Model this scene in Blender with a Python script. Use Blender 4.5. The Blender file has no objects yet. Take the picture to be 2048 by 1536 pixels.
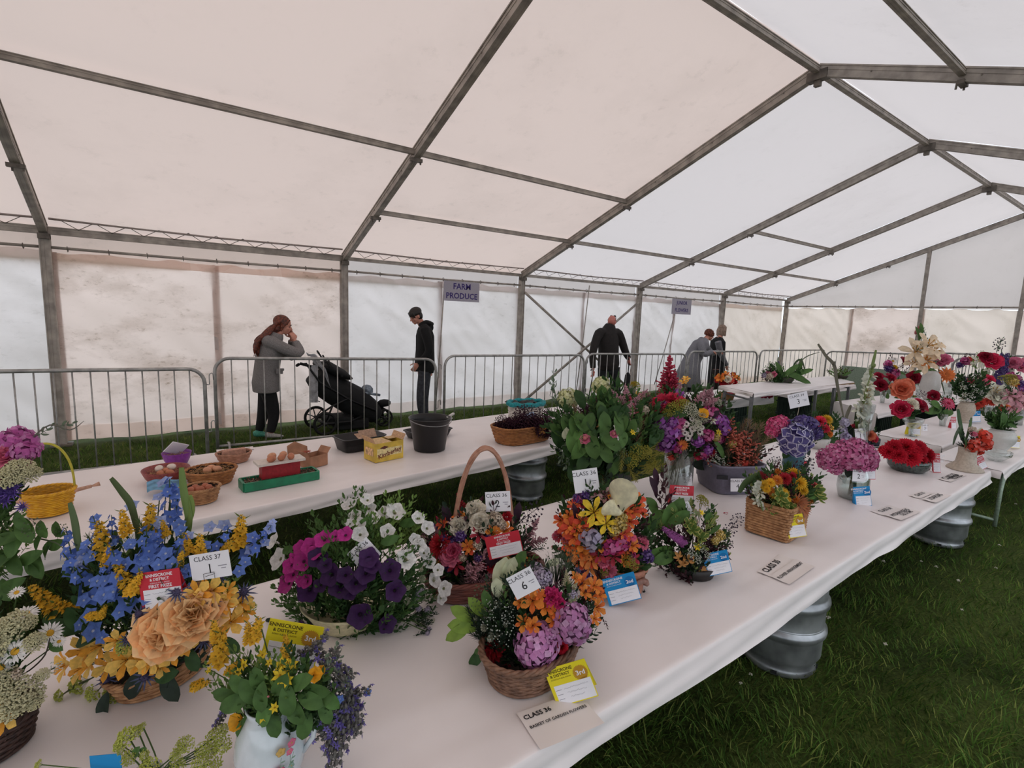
import bpy, bmesh, math, random
import numpy as np
from mathutils import Vector as V, Matrix as M, Euler, noise

S = bpy.context.scene
COL = S.collection
random.seed(11)
PI = math.pi
R = math.radians

# ------------------------------------------------------------------ camera
FPX, PITCH, ROLL, YAW, EYE = 1010.86, .1344, .0366, .6245, 1.72
fw = V((math.sin(YAW)*math.cos(PITCH), math.cos(YAW)*math.cos(PITCH), -math.sin(PITCH)))
r0 = V((math.cos(YAW), -math.sin(YAW), 0)); u0 = r0.cross(fw)
cr = r0*math.cos(ROLL) + u0*math.sin(ROLL)
cu = -r0*math.sin(ROLL) + u0*math.cos(ROLL)
CAM = V((0, 0, EYE))
cam = bpy.data.objects.new('camera', bpy.data.cameras.new('camera'))
COL.objects.link(cam)
cam.matrix_world = M(((cr.x, cu.x, -fw.x, 0), (cr.y, cu.y, -fw.y, 0), (cr.z, cu.z, -fw.z, EYE), (0, 0, 0, 1)))
cam.data.sensor_width = 36; cam.data.lens = FPX*36/2048
cam.data.clip_start = .03; cam.data.clip_end = 300
S.camera = cam

# ------------------------------------------------------------------ sky, exposure
w = bpy.data.worlds.new('overcast_sky'); S.world = w; w.use_nodes = True
nt = w.node_tree; bg = nt.nodes['Background']
bg.inputs[0].default_value = (.84, .91, 1.0, 1); bg.inputs[1].default_value = 1.62
sun = bpy.data.objects.new('hazy_sun', bpy.data.lights.new('hazy_sun', 'SUN')); COL.objects.link(sun)
sun.data.energy = .25; sun.data.angle = R(25); sun.data.color = (1, .95, .88)
sun.rotation_euler = (R(30), R(28), 0)
S.view_settings.view_transform = 'Standard'; S.view_settings.look = 'None'
S.view_settings.exposure = 0; S.view_settings.gamma = 1; S.view_settings.use_curve_mapping = False
S.cycles.max_bounces = 8; S.cycles.diffuse_bounces = 4; S.cycles.glossy_bounces = 3
S.cycles.transmission_bounces = 8; S.cycles.transparent_max_bounces = 12
S.cycles.use_denoising = True
S.cycles.caustics_reflective = False; S.cycles.caustics_refractive = False


def at(px, py, z=.57):
    """ground-plan point: where the sight line of a photo pixel meets height z"""
    d = fw + cr*((px-1024)/FPX) - cu*((py-768)/FPX)
    return CAM + d*((z-EYE)/d.z)


def ad(px, py, dep):
    """point of a photo pixel at a depth in metres"""
    return CAM + (fw + cr*((px-1024)/FPX) - cu*((py-768)/FPX))*dep


def depth(p):
    return (V(p)-CAM).dot(fw)


# ------------------------------------------------------------------ materials
def lin(c):
    if isinstance(c, str):
        c = tuple(int(c[i:i+2], 16)/255 for i in (0, 2, 4))
    return tuple(x/12.92 if x <= .04045 else ((x+.055)/1.055)**2.4 for x in c)


MC = {}


def mat(c, rough=.6, metal=0, vary=.12, scale=60, coat=0, sheen=0, trans=0, name=None, bump=0, rnd=0, spec=.5, c2=None):
    key = (c, rough, metal, vary, scale, coat, trans, bump, rnd, spec, c2)
    if key in MC: return MC[key]
    m = bpy.data.materials.new(name or 'paint_'+str(c)); m.use_nodes = True
    n = m.node_tree.nodes; l = m.node_tree.links; b = n['Principled BSDF']
    L = lin(c); b.inputs['Roughness'].default_value = rough; b.inputs['Metallic'].default_value = metal
    b.inputs['Specular IOR Level'].default_value = spec
    if coat: b.inputs['Coat Weight'].default_value = coat
    tc = n.new('ShaderNodeTexCoord')
    nz = n.new('ShaderNodeTexNoise'); nz.inputs['Scale'].default_value = scale; nz.inputs['Detail'].default_value = 3
    l.new(tc.outputs['Object'], nz.inputs['Vector'])
    mx = n.new('ShaderNodeMix'); mx.data_type = 'RGBA'
    L2 = lin(c2) if c2 else tuple(x*(1-vary*2) for x in L)
    L1 = L if c2 else tuple(min(1, x*(1+vary)) for x in L)
    mx.inputs[6].default_value = (*L2, 1); mx.inputs[7].default_value = (*L1, 1)
    rp = n.new('ShaderNodeMapRange'); rp.inputs[1].default_value = .35; rp.inputs[2].default_value = .65
    l.new(nz.outputs['Fac'], rp.inputs[0]); l.new(rp.outputs[0], mx.inputs[0])
    out = mx.outputs[2]
    if rnd:
        oi = n.new('ShaderNodeObjectInfo'); hv = n.new('ShaderNodeHueSaturation')
        mr = n.new('ShaderNodeMapRange'); mr.inputs[3].default_value = 1-rnd; mr.inputs[4].default_value = 1+rnd
        l.new(oi.outputs['Random'], mr.inputs[0]); l.new(mr.outputs[0], hv.inputs['Value']); l.new(out, hv.inputs['Color'])
        out = hv.outputs[0]
    l.new(out, b.inputs['Base Color'])
    if bump:
        bp = n.new('ShaderNodeBump'); bp.inputs['Strength'].default_value = bump; bp.inputs['Distance'].default_value = .01
        l.new(nz.outputs['Fac'], bp.inputs['Height']); l.new(bp.outputs[0], b.inputs['Normal'])
    if trans:
        t = n.new('ShaderNodeBsdfTranslucent'); l.new(out, t.inputs[0])
        ms = n.new('ShaderNodeMixShader'); ms.inputs[0].default_value = trans
        l.new(b.outputs[0], ms.inputs[1]); l.new(t.outputs[0], ms.inputs[2]); l.new(ms.outputs[0], n['Material Output'].inputs[0])
    MC[key] = m
    return m


def canvas_mat(name, c, dirt=.25, dscale=1.3, trans=.5, dirtc='8d7f70', stretch=(1, 1, 1)):
    """translucent white PVC sheeting with grime"""
    m = bpy.data.materials.new(name); m.use_nodes = True
    n = m.node_tree.nodes; l = m.node_tree.links; n.clear()
    o = n.new('ShaderNodeOutputMaterial'); tc = n.new('ShaderNodeTexCoord')
    a = n.new('ShaderNodeTexNoise'); a.inputs['Scale'].default_value = dscale; a.inputs['Detail'].default_value = 8; a.inputs['Roughness'].default_value = .65
    c1 = n.new('ShaderNodeMapRange'); c1.inputs[1].default_value = .5; c1.inputs[2].default_value = .8; c1.inputs[4].default_value = dirt
    a2 = n.new('ShaderNodeTexNoise'); a2.inputs['Scale'].default_value = dscale*11; a2.inputs['Detail'].default_value = 6; a2.inputs['Roughness'].default_value = .7
    c2 = n.new('ShaderNodeMapRange'); c2.inputs[1].default_value = .56; c2.inputs[2].default_value = .75; c2.inputs[4].default_value = dirt*1.1
    mu = n.new('ShaderNodeMath'); mu.operation = 'MULTIPLY'
    c3 = n.new('ShaderNodeMapRange'); c3.inputs[1].default_value = .42; c3.inputs[2].default_value = .6
    ad_ = n.new('ShaderNodeMath'); ad_.operation = 'ADD'; ad_.use_clamp = True
    mp_ = n.new('ShaderNodeMapping'); mp_.inputs['Scale'].default_value = stretch; mp_.inputs['Rotation'].default_value = (0, .35, 0); l.new(tc.outputs['Object'], mp_.inputs[0])
    for x in (a, a2): l.new(mp_.outputs[0], x.inputs['Vector'])
    l.new(a.outputs['Fac'], c1.inputs[0]); l.new(a2.outputs['Fac'], c2.inputs[0]); l.new(a.outputs['Fac'], c3.inputs[0])
    l.new(c2.outputs[0], mu.inputs[0]); l.new(c3.outputs[0], mu.inputs[1])
    l.new(c1.outputs[0], ad_.inputs[0]); l.new(mu.outputs[0], ad_.inputs[1])
    mx = n.new('ShaderNodeMix'); mx.data_type = 'RGBA'
    mx.inputs[6].default_value = (*lin(c), 1); mx.inputs[7].default_value = (*lin(dirtc), 1)
    l.new(ad_.outputs[0], mx.inputs[0])
    d = n.new('ShaderNodeBsdfDiffuse'); t = n.new('ShaderNodeBsdfTranslucent')
    l.new(mx.outputs[2], d.inputs[0]); l.new(mx.outputs[2], t.inputs[0])
    s = n.new('ShaderNodeMixShader'); s.inputs[0].default_value = trans
    l.new(d.outputs[0], s.inputs[1]); l.new(t.outputs[0], s.inputs[2]); l.new(s.outputs[0], o.inputs[0])
    return m


# ------------------------------------------------------------------ mesh builder
class MB:
    def __init__(s): s.v = []; s.f = []; s.m = []

    def add(s, vs, fs, mi=0):
        k = len(s.v); s.v.extend(vs); s.f.extend([tuple(i+k for i in f) for f in fs]); s.m.extend([mi]*len(fs))

    def put(s, o, T, mi=None):
        """merge another MB under matrix T"""
        k = len(s.v); s.v.extend([T @ V(p) for p in o.v]); s.f.extend([tuple(i+k for i in f) for f in o.f])
        s.m.extend(o.m if mi is None else [mi]*len(o.f))

    def box(s, c, d, rot=None, mi=0, top=1):
        x, y, z = (q/2 for q in d); c = V(c)
        vs = [V((a*x*(top if e > 0 else 1), b*y*(top if e > 0 else 1), e*z)) for e in (-1, 1) for a, b in ((-1, -1), (1, -1), (1, 1), (-1, 1))]
        if rot is not None: vs = [rot @ p for p in vs]
        s.add([p+c for p in vs], [(3, 2, 1, 0), (4, 5, 6, 7), (0, 1, 5, 4), (1, 2, 6, 5), (2, 3, 7, 6), (3, 0, 4, 7)], mi)

    def tube(s, pts, r, n=8, mi=0, cap=True, closed=False, flat=1):
        pts = [V(p) for p in pts]; N = len(pts)
        rs = r if isinstance(r, (list, tuple)) else [r]*N
        vs = []; up = None
        for i, p in enumerate(pts):
            if closed: t = pts[(i+1) % N]-pts[i-1]
            else: t = pts[min(i+1, N-1)]-pts[max(i-1, 0)]
            if t.length < 1e-9: t = V((0, 0, 1))
            t.normalize()
            if up is None:
                a = V((0, 0, 1)) if abs(t.z) < .9 else V((1, 0, 0))
                up = t.cross(a).normalized()
            else:
                up = (up - t*up.dot(t))
                up = up.normalized() if up.length > 1e-6 else t.orthogonal().normalized()
            b = t.cross(up)
            for k in range(n):
                a = 2*PI*k/n
                vs.append(p + up*math.cos(a)*rs[i] + b*math.sin(a)*rs[i]*flat)
        fs = []
        for i in range(N if closed else N-1):
            j = (i+1) % N
            for k in range(n):
                q = (k+1) % n; fs.append((i*n+k, i*n+q, j*n+q, j*n+k))
        if cap and not closed:
            fs.append(tuple(range(n-1, -1, -1))); fs.append(tuple((N-1)*n+k for k in range(n)))
        s.add(vs, fs, mi)

    def lathe(s, prof, n=24, c=(0, 0, 0), mi=0, sx=1, sy=1, fn=None):
        c = V(c); vs = []
        for r, z in prof:
            for k in range(n):
                a = 2*PI*k/n; rr = r*(fn(a, z) if fn else 1)
                vs.append(c+V((math.cos(a)*rr*sx, math.sin(a)*rr*sy, z)))
        fs = [(i*n+k, i*n+(k+1) % n, (i+1)*n+(k+1) % n, (i+1)*n+k) for i in range(len(prof)-1) for k in range(n)]
        s.add(vs, fs, mi)

    def grid(s, fn, nu, nv, mi=0):
        vs = [V(fn(i/nu, j/nv)) for j in range(nv+1) for i in range(nu+1)]
        fs = [(j*(nu+1)+i, j*(nu+1)+i+1, (j+1)*(nu+1)+i+1, (j+1)*(nu+1)+i) for j in range(nv) for i in range(nu)]
        s.add(vs, fs, mi)

    def ball(s, c, r, n=8, mi=0, sq=(1, 1, 1), rot=None):
        c = V(c); m = max(3, n//2); vs = []; fs = []
        for j in range(m+1):
            t = PI*j/m
            for k in range(n):
                a = 2*PI*k/n; p = V((math.sin(t)*math.cos(a)*r*sq[0], math.sin(t)*math.sin(a)*r*sq[1], math.cos(t)*r*sq[2]))
                if rot is not None: p = rot @ p
                vs.append(p+c)
        for j in range(m):
            for k in range(n): fs.append((j*n+k, (j+1)*n+k, (j+1)*n+(k+1) % n, j*n+(k+1) % n))
        s.add(vs, fs, mi)

    def mesh(s, name, mats, smooth=True, off=None):
        me = bpy.data.meshes.new(name)
        vs = [tuple(V(p)-off) for p in s.v] if off is not None else [tuple(p) for p in s.v]
        me.from_pydata(vs, [], s.f)
        if not isinstance(mats, (list, tuple)): mats = [mats]
        for m in mats: me.materials.append(m)
        if len(mats) > 1: me.polygons.foreach_set('material_index', s.m)
        if smooth: me.polygons.foreach_set('use_smooth', [True]*len(me.polygons))
        me.update()
        return me

    def build(s, name, mats, parent=None, smooth=True, world=True, label=None, cat=None, group=None, kind=None, origin=None):
        """world=True: vertices are world coordinates, moved into the parent's frame (parents are unrotated Empties)"""
        off = None
        if parent is not None and world: off = wloc(parent)
        elif origin is not None: off = V(origin)
        me = s.mesh(name, mats, smooth, off)
        o = bpy.data.objects.new(name, me); COL.objects.link(o)
        if parent is not None: o.parent = parent
        elif origin is not None: o.location = origin
        return tag(o, label, cat, group, kind)


def wloc(o):
    p = V(o.location)
    while o.parent is not None:
        o = o.parent; p = p+V(o.location)
    return p


def tag(o, label=None, cat=None, group=None, kind=None):
    if label: o['label'] = label
    if cat: o['category'] = cat
    if group: o['group'] = group
    if kind: o['kind'] = kind
    return o


def thing(name, label, cat, loc, group=None, kind=None, rz=0):
    o = bpy.data.objects.new(name, None); COL.objects.link(o); o.location = loc; o.rotation_euler.z = rz
    o.empty_display_size = .05
    return tag(o, label, cat, group, kind)


def copy_tree(o, parent=None):
    c = o.copy(); COL.objects.link(c); c.parent = parent
    for ch in list(o.children): copy_tree(ch, c)
    return c


def flat_shade(o): o.data.polygons.foreach_set('use_smooth', [False]*len(o.data.polygons)); return o


FONT = {}


def text_mesh(txt, size=1, bold=False, sx=1.0):
    """flat lettering as mesh data, centred, in XY plane; returns MB"""
    key = (txt, bold)
    if key not in FONT:
        cu_ = bpy.data.curves.new('lettering', 'FONT'); cu_.body = txt; cu_.align_x = 'CENTER'; cu_.align_y = 'CENTER'
        cu_.resolution_u = 2; cu_.offset = .022 if bold else 0
        ob = bpy.data.objects.new('lettering', cu_); COL.objects.link(ob)
        bpy.context.view_layer.update()
        me = bpy.data.meshes.new_from_object(ob.evaluated_get(bpy.context.evaluated_depsgraph_get()))
        mb = MB(); mb.v = [V(v.co) for v in me.vertices]; mb.f = [tuple(p.vertices) for p in me.polygons]; mb.m = [0]*len(mb.f)
        bpy.data.objects.remove(ob); bpy.data.curves.remove(cu_); bpy.data.meshes.remove(me)
        FONT[key] = mb
    o = MB(); o.v = [V((p.x*size*sx, p.y*size, 0)) for p in FONT[key].v]; o.f = FONT[key].f; o.m = FONT[key].m
    return o


def frame_of(n, up=V((0, 0, 1))):
    """matrix whose Z axis is n"""
    n = V(n).normalized(); x = up.cross(n)
    if x.length < 1e-4: x = V((1, 0, 0))
    x.normalize(); y = n.cross(x)
    return M(((x.x, y.x, n.x), (x.y, y.y, n.y), (x.z, y.z, n.z)))


# ------------------------------------------------------------------ marquee
X0, BAY, YL, HE, HW, HR = -.903, 3.3418, 7.822, 2.48, 5.0365, 4.349
YR = YL-2*HW; YM = YL-HW
FX = [X0+k*BAY for k in range(-3, 6)]       # frame positions, last one is the gable
XG = FX[-1]
ALU = mat('a39a91', rough=.5, metal=.1, vary=.15, scale=9, name='weathered_aluminium')
ALU_D = mat('6c645c', rough=.6, metal=.15, vary=.2, scale=14, name='dark_aluminium')
ROPE = mat('6d655c', rough=.8, name='rope')
WARM = canvas_mat('warm_white_canvas', 'f2dcd0', .16, .55, .44)
COOL = canvas_mat('cool_white_canvas', 'ede3df', .1, .6, .47)
WALLW = canvas_mat('grimy_warm_wall_canvas', 'f8e4da', .8, 1.1, .66, 'b59c8b', (1, 1, 1.9))
WALLC = canvas_mat('clean_cool_wall_canvas', 'f3eae7', .3, .9, .68, 'a59a90', (1, 1, 1.6))
WALLY = canvas_mat('cream_wall_canvas', 'f8e8dc', .35, 1.2, .66, 'b5a28b')
SEAM = canvas_mat('seam_canvas', 'b9aeaa', .3, 3, .35)

# ground
gm = bpy.data.materials.new('lawn'); gm.use_nodes = True
n_ = gm.node_tree.nodes; l_ = gm.node_tree.links; b_ = n_['Principled BSDF']
tc = n_.new('ShaderNodeTexCoord'); na = n_.new('ShaderNodeTexNoise'); na.inputs['Scale'].default_value = 2.2; na.inputs['Detail'].default_value = 6
nb = n_.new('ShaderNodeTexNoise'); nb.inputs['Scale'].default_value = 70; nb.inputs['Detail'].default_value = 4
l_.new(tc.outputs['Object'], na.inputs['Vector']); l_.new(tc.outputs['Object'], nb.inputs['Vector'])
r1 = n_.new('ShaderNodeValToRGB'); r1.color_ramp.elements[0].position = .35; r1.color_ramp.elements[1].position = .68
r1.color_ramp.elements[0].color = (*lin('34421c'), 1); r1.color_ramp.elements[1].color = (*lin('566430'), 1)
r2_ = n_.new('ShaderNodeMapRange'); r2_.inputs[1].default_value = .3; r2_.inputs[2].default_value = .7; r2_.inputs[3].default_value = .45; r2_.inputs[4].default_value = 1.1
mm = n_.new('ShaderNodeMix'); mm.data_type = 'RGBA'; mm.blend_type = 'MULTIPLY'; mm.inputs[0].default_value = 1
l_.new(na.outputs['Fac'], r1.inputs[0]); l_.new(nb.outputs['Fac'], r2_.inputs[0]); l_.new(r1.outputs[0], mm.inputs[6]); l_.new(r2_.outputs[0], mm.inputs[7])
l_.new(mm.outputs[2], b_.inputs['Base Color']); b_.inputs['Roughness'].default_value = .9; b_.inputs['Specular IOR Level'].default_value = .1
bp = n_.new('ShaderNodeBump'); bp.inputs['Strength'].default_value = .8; bp.inputs['Distance'].default_value = .02
l_.new(nb.outputs['Fac'], bp.inputs['Height']); l_.new(bp.outputs[0], b_.inputs['Normal'])
g = MB()
g.grid(lambda u, v: (-14+42*u, -10+28*v, .012*noise.noise(V((u*60, v*40, 0)))-.006), 120, 80)
FLOOR = g.build('floor', gm, label='dark green trodden grass inside the marquee', cat='grass floor', kind='structure')


def blades(name, x0, x1, y0, y1, n, h, wd, mats, parent, keep=None):
    rs = np.random.RandomState(len(name)+n % 97)
    x = rs.uniform(x0, x1, n); y = rs.uniform(y0, y1, n)
    if keep is not None:
        k = keep(x, y, rs.uniform(0, 1, n)); x = x[k]; y = y[k]
    n = len(x)
    # clumps share a lean
    gx = np.floor(x*7).astype(int); gy = np.floor(y*7).astype(int)
    seed = (gx*73856093 ^ gy*19349663) % 1000/1000.
    a = seed*2*PI+rs.normal(0, .9, n); H = h*rs.uniform(.45, 1.2, n)*(.7+.5*seed); lean = rs.uniform(.4, 1.3, n)*H
    t = rs.uniform(0, 2*PI, n); W = wd*rs.uniform(.6, 1.2, n)
    dx = np.cos(a)*lean; dy = np.sin(a)*lean; wx = np.cos(t)*W; wy = np.sin(t)*W
    z = np.zeros(n)-.008
    P = np.stack([np.stack([x-wx, y-wy, z], 1), np.stack([x+wx, y+wy, z], 1),
                  np.stack([x+dx*.4-wx*.7, y+dy*.4-wy*.7, z+H*.6], 1), np.stack([x+dx*.4+wx*.7, y+dy*.4+wy*.7, z+H*.6], 1),
                  np.stack([x+dx, y+dy, z+H*.95], 1)], 1).reshape(-1, 3)
    me = bpy.data.meshes.new(name)
    b = np.arange(n)*5
    loops = np.stack([b, b+1, b+3, b+2, b+2, b+3, b+4], 1).reshape(-1)
    me.vertices.add(n*5); me.vertices.foreach_set('co', P.reshape(-1))
    me.loops.add(n*7); me.loops.foreach_set('vertex_index', loops.astype(np.int32))
    me.polygons.add(n*2)
    st = np.stack([np.arange(n)*7, np.arange(n)*7+4], 1).reshape(-1); me.polygons.foreach_set('loop_start', st.astype(np.int32))
    for m in mats: me.materials.append(m)
    mi = np.repeat((rs.uniform(0, 1, n)**1.5*len(mats)).astype(int), 2); me.polygons.foreach_set('material_index', mi.astype(np.int32))
    me.update(calc_edges=True)
    o = bpy.data.objects.new(name, me); COL.objects.link(o); o.parent = parent; o['kind'] = 'stuff'
    return o


GR = [mat(c, rough=.75, spec=.15, vary=.2, scale=4, trans=.25) for c in ('50702e', '617f36', '3c5a24', '858f4a')]
GRAY = lambda x, y, u: u < np.clip(1.9/(np.hypot(x, y)**1.25), .05, 1)
blades('grass_blades', -.6, 9, -2.2, 2.6, 230000, .062, .0027, GR, FLOOR, GRAY)
blades('grass_blades', -4, 15.6, 2.3, 7.7, 110000, .055, .0035, GR, FLOOR)
cl = MB()
for k in range(9):
    a = k*2.4; cl.ball((math.cos(a)*.004*(k % 3), math.sin(a)*.004*(k % 3), .052+.003*(k % 2)), .0035, 6, 1)
cl.tube([(0, 0, 0), (.003, 0, .03), (0, 0, .05)], .001, 4, 0)
clm = cl.mesh('clover_flower', [GR[1], mat('b9b4a2', rough=.8)])
for px, py in ((1648, 1178), (1654, 1260), (1634, 1275), (1355, 1340), (1420, 1358), (1500, 1368), (1840, 1135), (1912, 1180), (1700, 1150), (1765, 1140), (1920, 1235), (1766, 1310), (1990, 1150), (1480, 1385), (1460, 1300), (1870, 1150), (1996, 1105), (2030, 1020), (1640, 1200), (1655, 1195)):
    p = at(px, py, 0)
    o = bpy.data.objects.new('clover_flower', clm); COL.objects.link(o); o.parent = FLOOR; o.location = (p.x, p.y, .0)
    o.scale = [random.uniform(.9, 1.5)]*3; o.rotation_euler.z = random.uniform(0, 6)


def roofpt(x, f, up=0):
    """f: 0 left eave, 1 ridge, 2 right eave"""
    return V((x, YL-HW*f, HE+(HR-HE)*(f if f < 1 else 2-f)+up))


# frame
FR = thing('marquee_frame', 'grey aluminium box-section frame holding up the marquee canvas', 'frame', (0, 0, 0), kind='structure')


def beam(P, Q, w, h, name, up=V((0, 0, 1)), holes=0, m=None):
    P = V(P); Q = V(Q); t = (Q-P); L = t.length; t.normalize(); s = t.cross(up).normalized(); u = s.cross(t)
    Rm = M(((t.x, s.x, u.x), (t.y, s.y, u.y), (t.z, s.z, u.z)))
    b = MB(); c = (P+Q)/2
    b.box(c, (L, w*.8, h*.86), Rm)
    for a in (-1, 1):
        b.box(c+u*a*h*.44, (L, w, h*.12), Rm)
        b.box(c+s*a*w*.41+u*a*h*.12, (L, w*.1, h*.1), Rm)
    b.box(c-u*h*.5-s*w*.2, (L, w*.12, h*.05), Rm); b.box(c-u*h*.5+s*w*.2, (L, w*.12, h*.05), Rm)
    for k in range(holes):
        q = P+t*L*(k+.6)/holes
        for a in (-1, 1): b.tube([q+s*a*w*.36, q+s*a*w*.47], .008, 8, 1)
    return b.build(name, [m or ALU, ALU_D], FR, smooth=False)


for k, x in enumerate(FX):
    beam(roofpt(x, .004), roofpt(x, 1), .075, .115, 'rafter', holes=6)
    beam(roofpt(x, 1), roofpt(x, 1.996), .075, .115, 'rafter', holes=6)
    for y in (YL, YR):
        beam((x, y, 0), (x, y, HE+.02), .085, .1, 'post', up=V((1, 0, 0)))
        b = MB(); b.box((x, y, .012), (.2, .2, .02)); b.build('base_plate', ALU_D, FR, smooth=False)
    # apex and purlin brackets
    b = MB(); b.box(roofpt(x, 1, -.055), (.09, .2, .09)); b.box(roofpt(x, 1, -.12), (.05, .06, .07))
    for f in (.26, .5, 1.24, 1.74):
        p = roofpt(x, f, -.07); b.box(p, (.13, .05, .035)); b.tube([p+V((.05, 0, .02)), p+V((.05, 0, -.04))], .009, 6)
        b.tube([p+V((-.03, .03, .02)), p+V((-.03, .035, -.045))], .009, 6)
    b.build('joint_bracket', ALU_D, FR, smooth=False)
    b = MB(); b.box((x, YL-.03, HE-.07), (.1, .12, .06)); b.build('eave_bracket', ALU_D, FR, smooth=False)
bays = list(range(len(FX)-1))
PUR = {0: (.5, .26), 1: (.5, .26), 2: (.5,), 3: (.5,), 4: (.5, .26), 5: (.26,), 6: (.5, .26), 7: (.26,)}
for k in bays:
    a, b2 = FX[k], FX[k+1]
    if k in PUR:
        for f in PUR[k]: beam(roofpt(a, f, .01), roofpt(b2, f, .01), .05, .055, 'purlin')
    for f in ((1.24,) if k == 4 else (1.5,)): beam(roofpt(a, f, .01), roofpt(b2, f, .01), .05, .055, 'purlin')
    beam(roofpt(a, 1, .0), roofpt(b2, 1, .0), .06, .065, 'ridge_beam')
    for y in (YL, YR):
        beam((a, y, HE-.0), (b2, y, HE-.0), .05, .085 if k < 4 else .05, 'eave_beam')
    # curtain rail under the eave with its rings
    b = MB(); b.tube([(a, YL-.01, 2.295), ((a+b2)/2, YL-.01, 2.285), (b2, YL-.01, 2.295)], .016, 8)
    for q in range(9):
        xx = a+(q+.5)*(b2-a)/9
        b.tube([(xx+.001*i, YL-.01+.026*math.cos(i*PI/4), 2.288+.03*math.sin(i*PI/4)) for i in range(9)], .004, 5, 1)
    b.build('curtain_rail', [ALU, ALU_D], FR)
    # canvas edge pole laced to the eave beam
    b = MB(); zz = HE+.115; yy = YL-.13
    b.tube([(a+.06, yy, zz), ((a+b2)/2, yy+.02, zz-.02), (b2-.06, yy, zz)], .013, 6)
    N = 10
    for q in range(N):
        xa = a+.15+(b2-a-.3)*q/N; xb = xa+(b2-a-.3)/N*.5; xc = xa+(b2-a-.3)/N
        b.tube([(xa, yy, zz), (xb, YL-.04, HE+.03), (xc, yy, zz)], .004, 4, 1, cap=False)
    b.build('laced_edge_pole', [SEAM, ROPE], FR)
# gable bars
for y in (4.47, 2.68, -.1):
    f = (YL-y)/HW; beam((XG-.03, y, 0), (XG-.03, y, roofpt(XG, f).z), .07, .08, 'gable_post', up=V((1, 0, 0)))
b = MB(); b.tube([(XG-.05, YL, 2.30), (XG-.05, 4.5, 2.30), (XG-.05, YR, 2.33)], .018, 8)
for q in range(24):
    yy = YL-.2-q*(2*HW-.4)/23
    b.tube([(XG-.05+.026*math.cos(i*PI/4), yy, 2.305+.03*math.sin(i*PI/4)) for i in range(9)], .004, 5, 1)
b.build('curtain_rail', [ALU, ALU_D], FR)
# cross braces against the left wall in the fourth bay, and slanting seam battens
for P, Q in (((5.82, YL-.06, 2.16), (9.0, YL-.06, .1)), ((5.9, YL-.09, .1), (9.0, YL-.09, 2.12))):
    b = MB(); b.tube([P, Q], .026, 8); b.build('cross_brace', ALU, FR)

# roof canvas
ROOF = thing('ceiling', 'translucent off-white canvas roof of the marquee', 'canvas roof', (0, 0, 0), kind='structure')
rs = random.Random(3)
for k in bays:
    a, b2 = FX[k], FX[k+1]
    for side in (0, 1):
        mb = MB(); sd = rs.uniform(0, 50)

        def fn(u, v, a=a, b2=b2, side=side, sd=sd):
            f = v if side == 0 else 2-v
            f = v*1.02-.02 if side == 0 else 2-(v*1.02-.02)
            p = roofpt(a+(b2-a)*u, f, .075)
            p.z -= .05*math.sin(PI*u)*(math.sin(PI*min(v, .999)*4)**2)*.35
            p.z += .012*noise.noise(V((u*3+sd, v*5, side)))
            return p
        mb.grid(fn, 14, 26)
        m = (WARM if k < 5 else COOL) if side == 0 else (WARM if k < 4 else COOL)
        mb.build('canvas_panel', m, ROOF)
    # valance hanging outside the eave
    mb = MB(); mb.grid(lambda u, v, a=a, b2=b2: (a+(b2-a)*u, YL+.12+.01*math.sin(u*40), HE+.09-.42*v), 30, 3)
    mb.build('valance', WARM if k < 4 else COOL, ROOF)

# walls
WL = thing('wall_left', 'long side wall of laced off-white canvas sheets', 'canvas wall', (0, 0, 0), kind='structure')


def wall_panel(parent, P, Q, zt, m, seed, sag=.03, skirt=True, amp=.045, name='canvas_sheet', pull=1):
    P = V(P); Q = V(Q); t = (Q-P); L = t.length; t.normalize(); nrm = V((-t.y, t.x, 0))
    mb = MB()

    def fn(u, v):
        x = u*L; z = zt*(1-v)
        top = zt - sag*abs(math.sin(PI*u*2.5+seed)) - .02*noise.noise(V((u*9, seed, 0)))
        z = top*(1-v)+.03*v+.02*v*noise.noise(V((u*6, seed, 4)))
        d = amp*noise.noise(V((x*.9+seed*3, z*.8-x*.45*pull, 0)))*1.6
        d += amp*.45*math.sin((x*2.2+z*3.2*pull)+seed+2*noise.noise(V((x, z, seed))))*max(0, .9-z*.45)
        d += amp*.8*abs(noise.noise(V((x*3.2+z*2.6*pull, z*1.1-x*.8, seed))))+amp*.5*(1-abs(noise.noise(V((x*1.4+z*1.9, z*.7-x*.5, seed*2)))))**6
        d -= .08*max(0, .3-z)
        return P+t*x+nrm*d+V((0, 0, z))
    nu = max(6, int(L*16)); mb.grid(fn, nu, 34)
    o = mb.build(name, m, parent)
    if skirt:
        s2 = MB(); s2.grid(lambda u, v: fn(u, .92+.08*v)-nrm*(-.004-.0), nu, 3)
        # folded mud flap along the foot
        s2.build('hem_flap', SEAM2, parent)
    sm = MB()
    sm.grid(lambda u, v: fn(0, v)+t*(u-.5)*.09-nrm*-.012, 1, 24)
    s = sm.build('lacing_seam', SEAM, parent)
    e = MB()
    for q in range(9):
        p = fn(0, .06+q*.1)-nrm*-.018
        e.tube([p+t*.01*math.cos(i*PI/3)+V((0, 0, .01*math.sin(i*PI/3))) for i in range(6)], .003, 4, closed=True)
        e.tube([p+V((0, 0, .01)), p+t*.02+V((0, 0, -.03)), p+t*.005+V((0, 0, -.06))], .002, 4)
    e.build('eyelets', ALU_D, parent)
    return o


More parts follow.
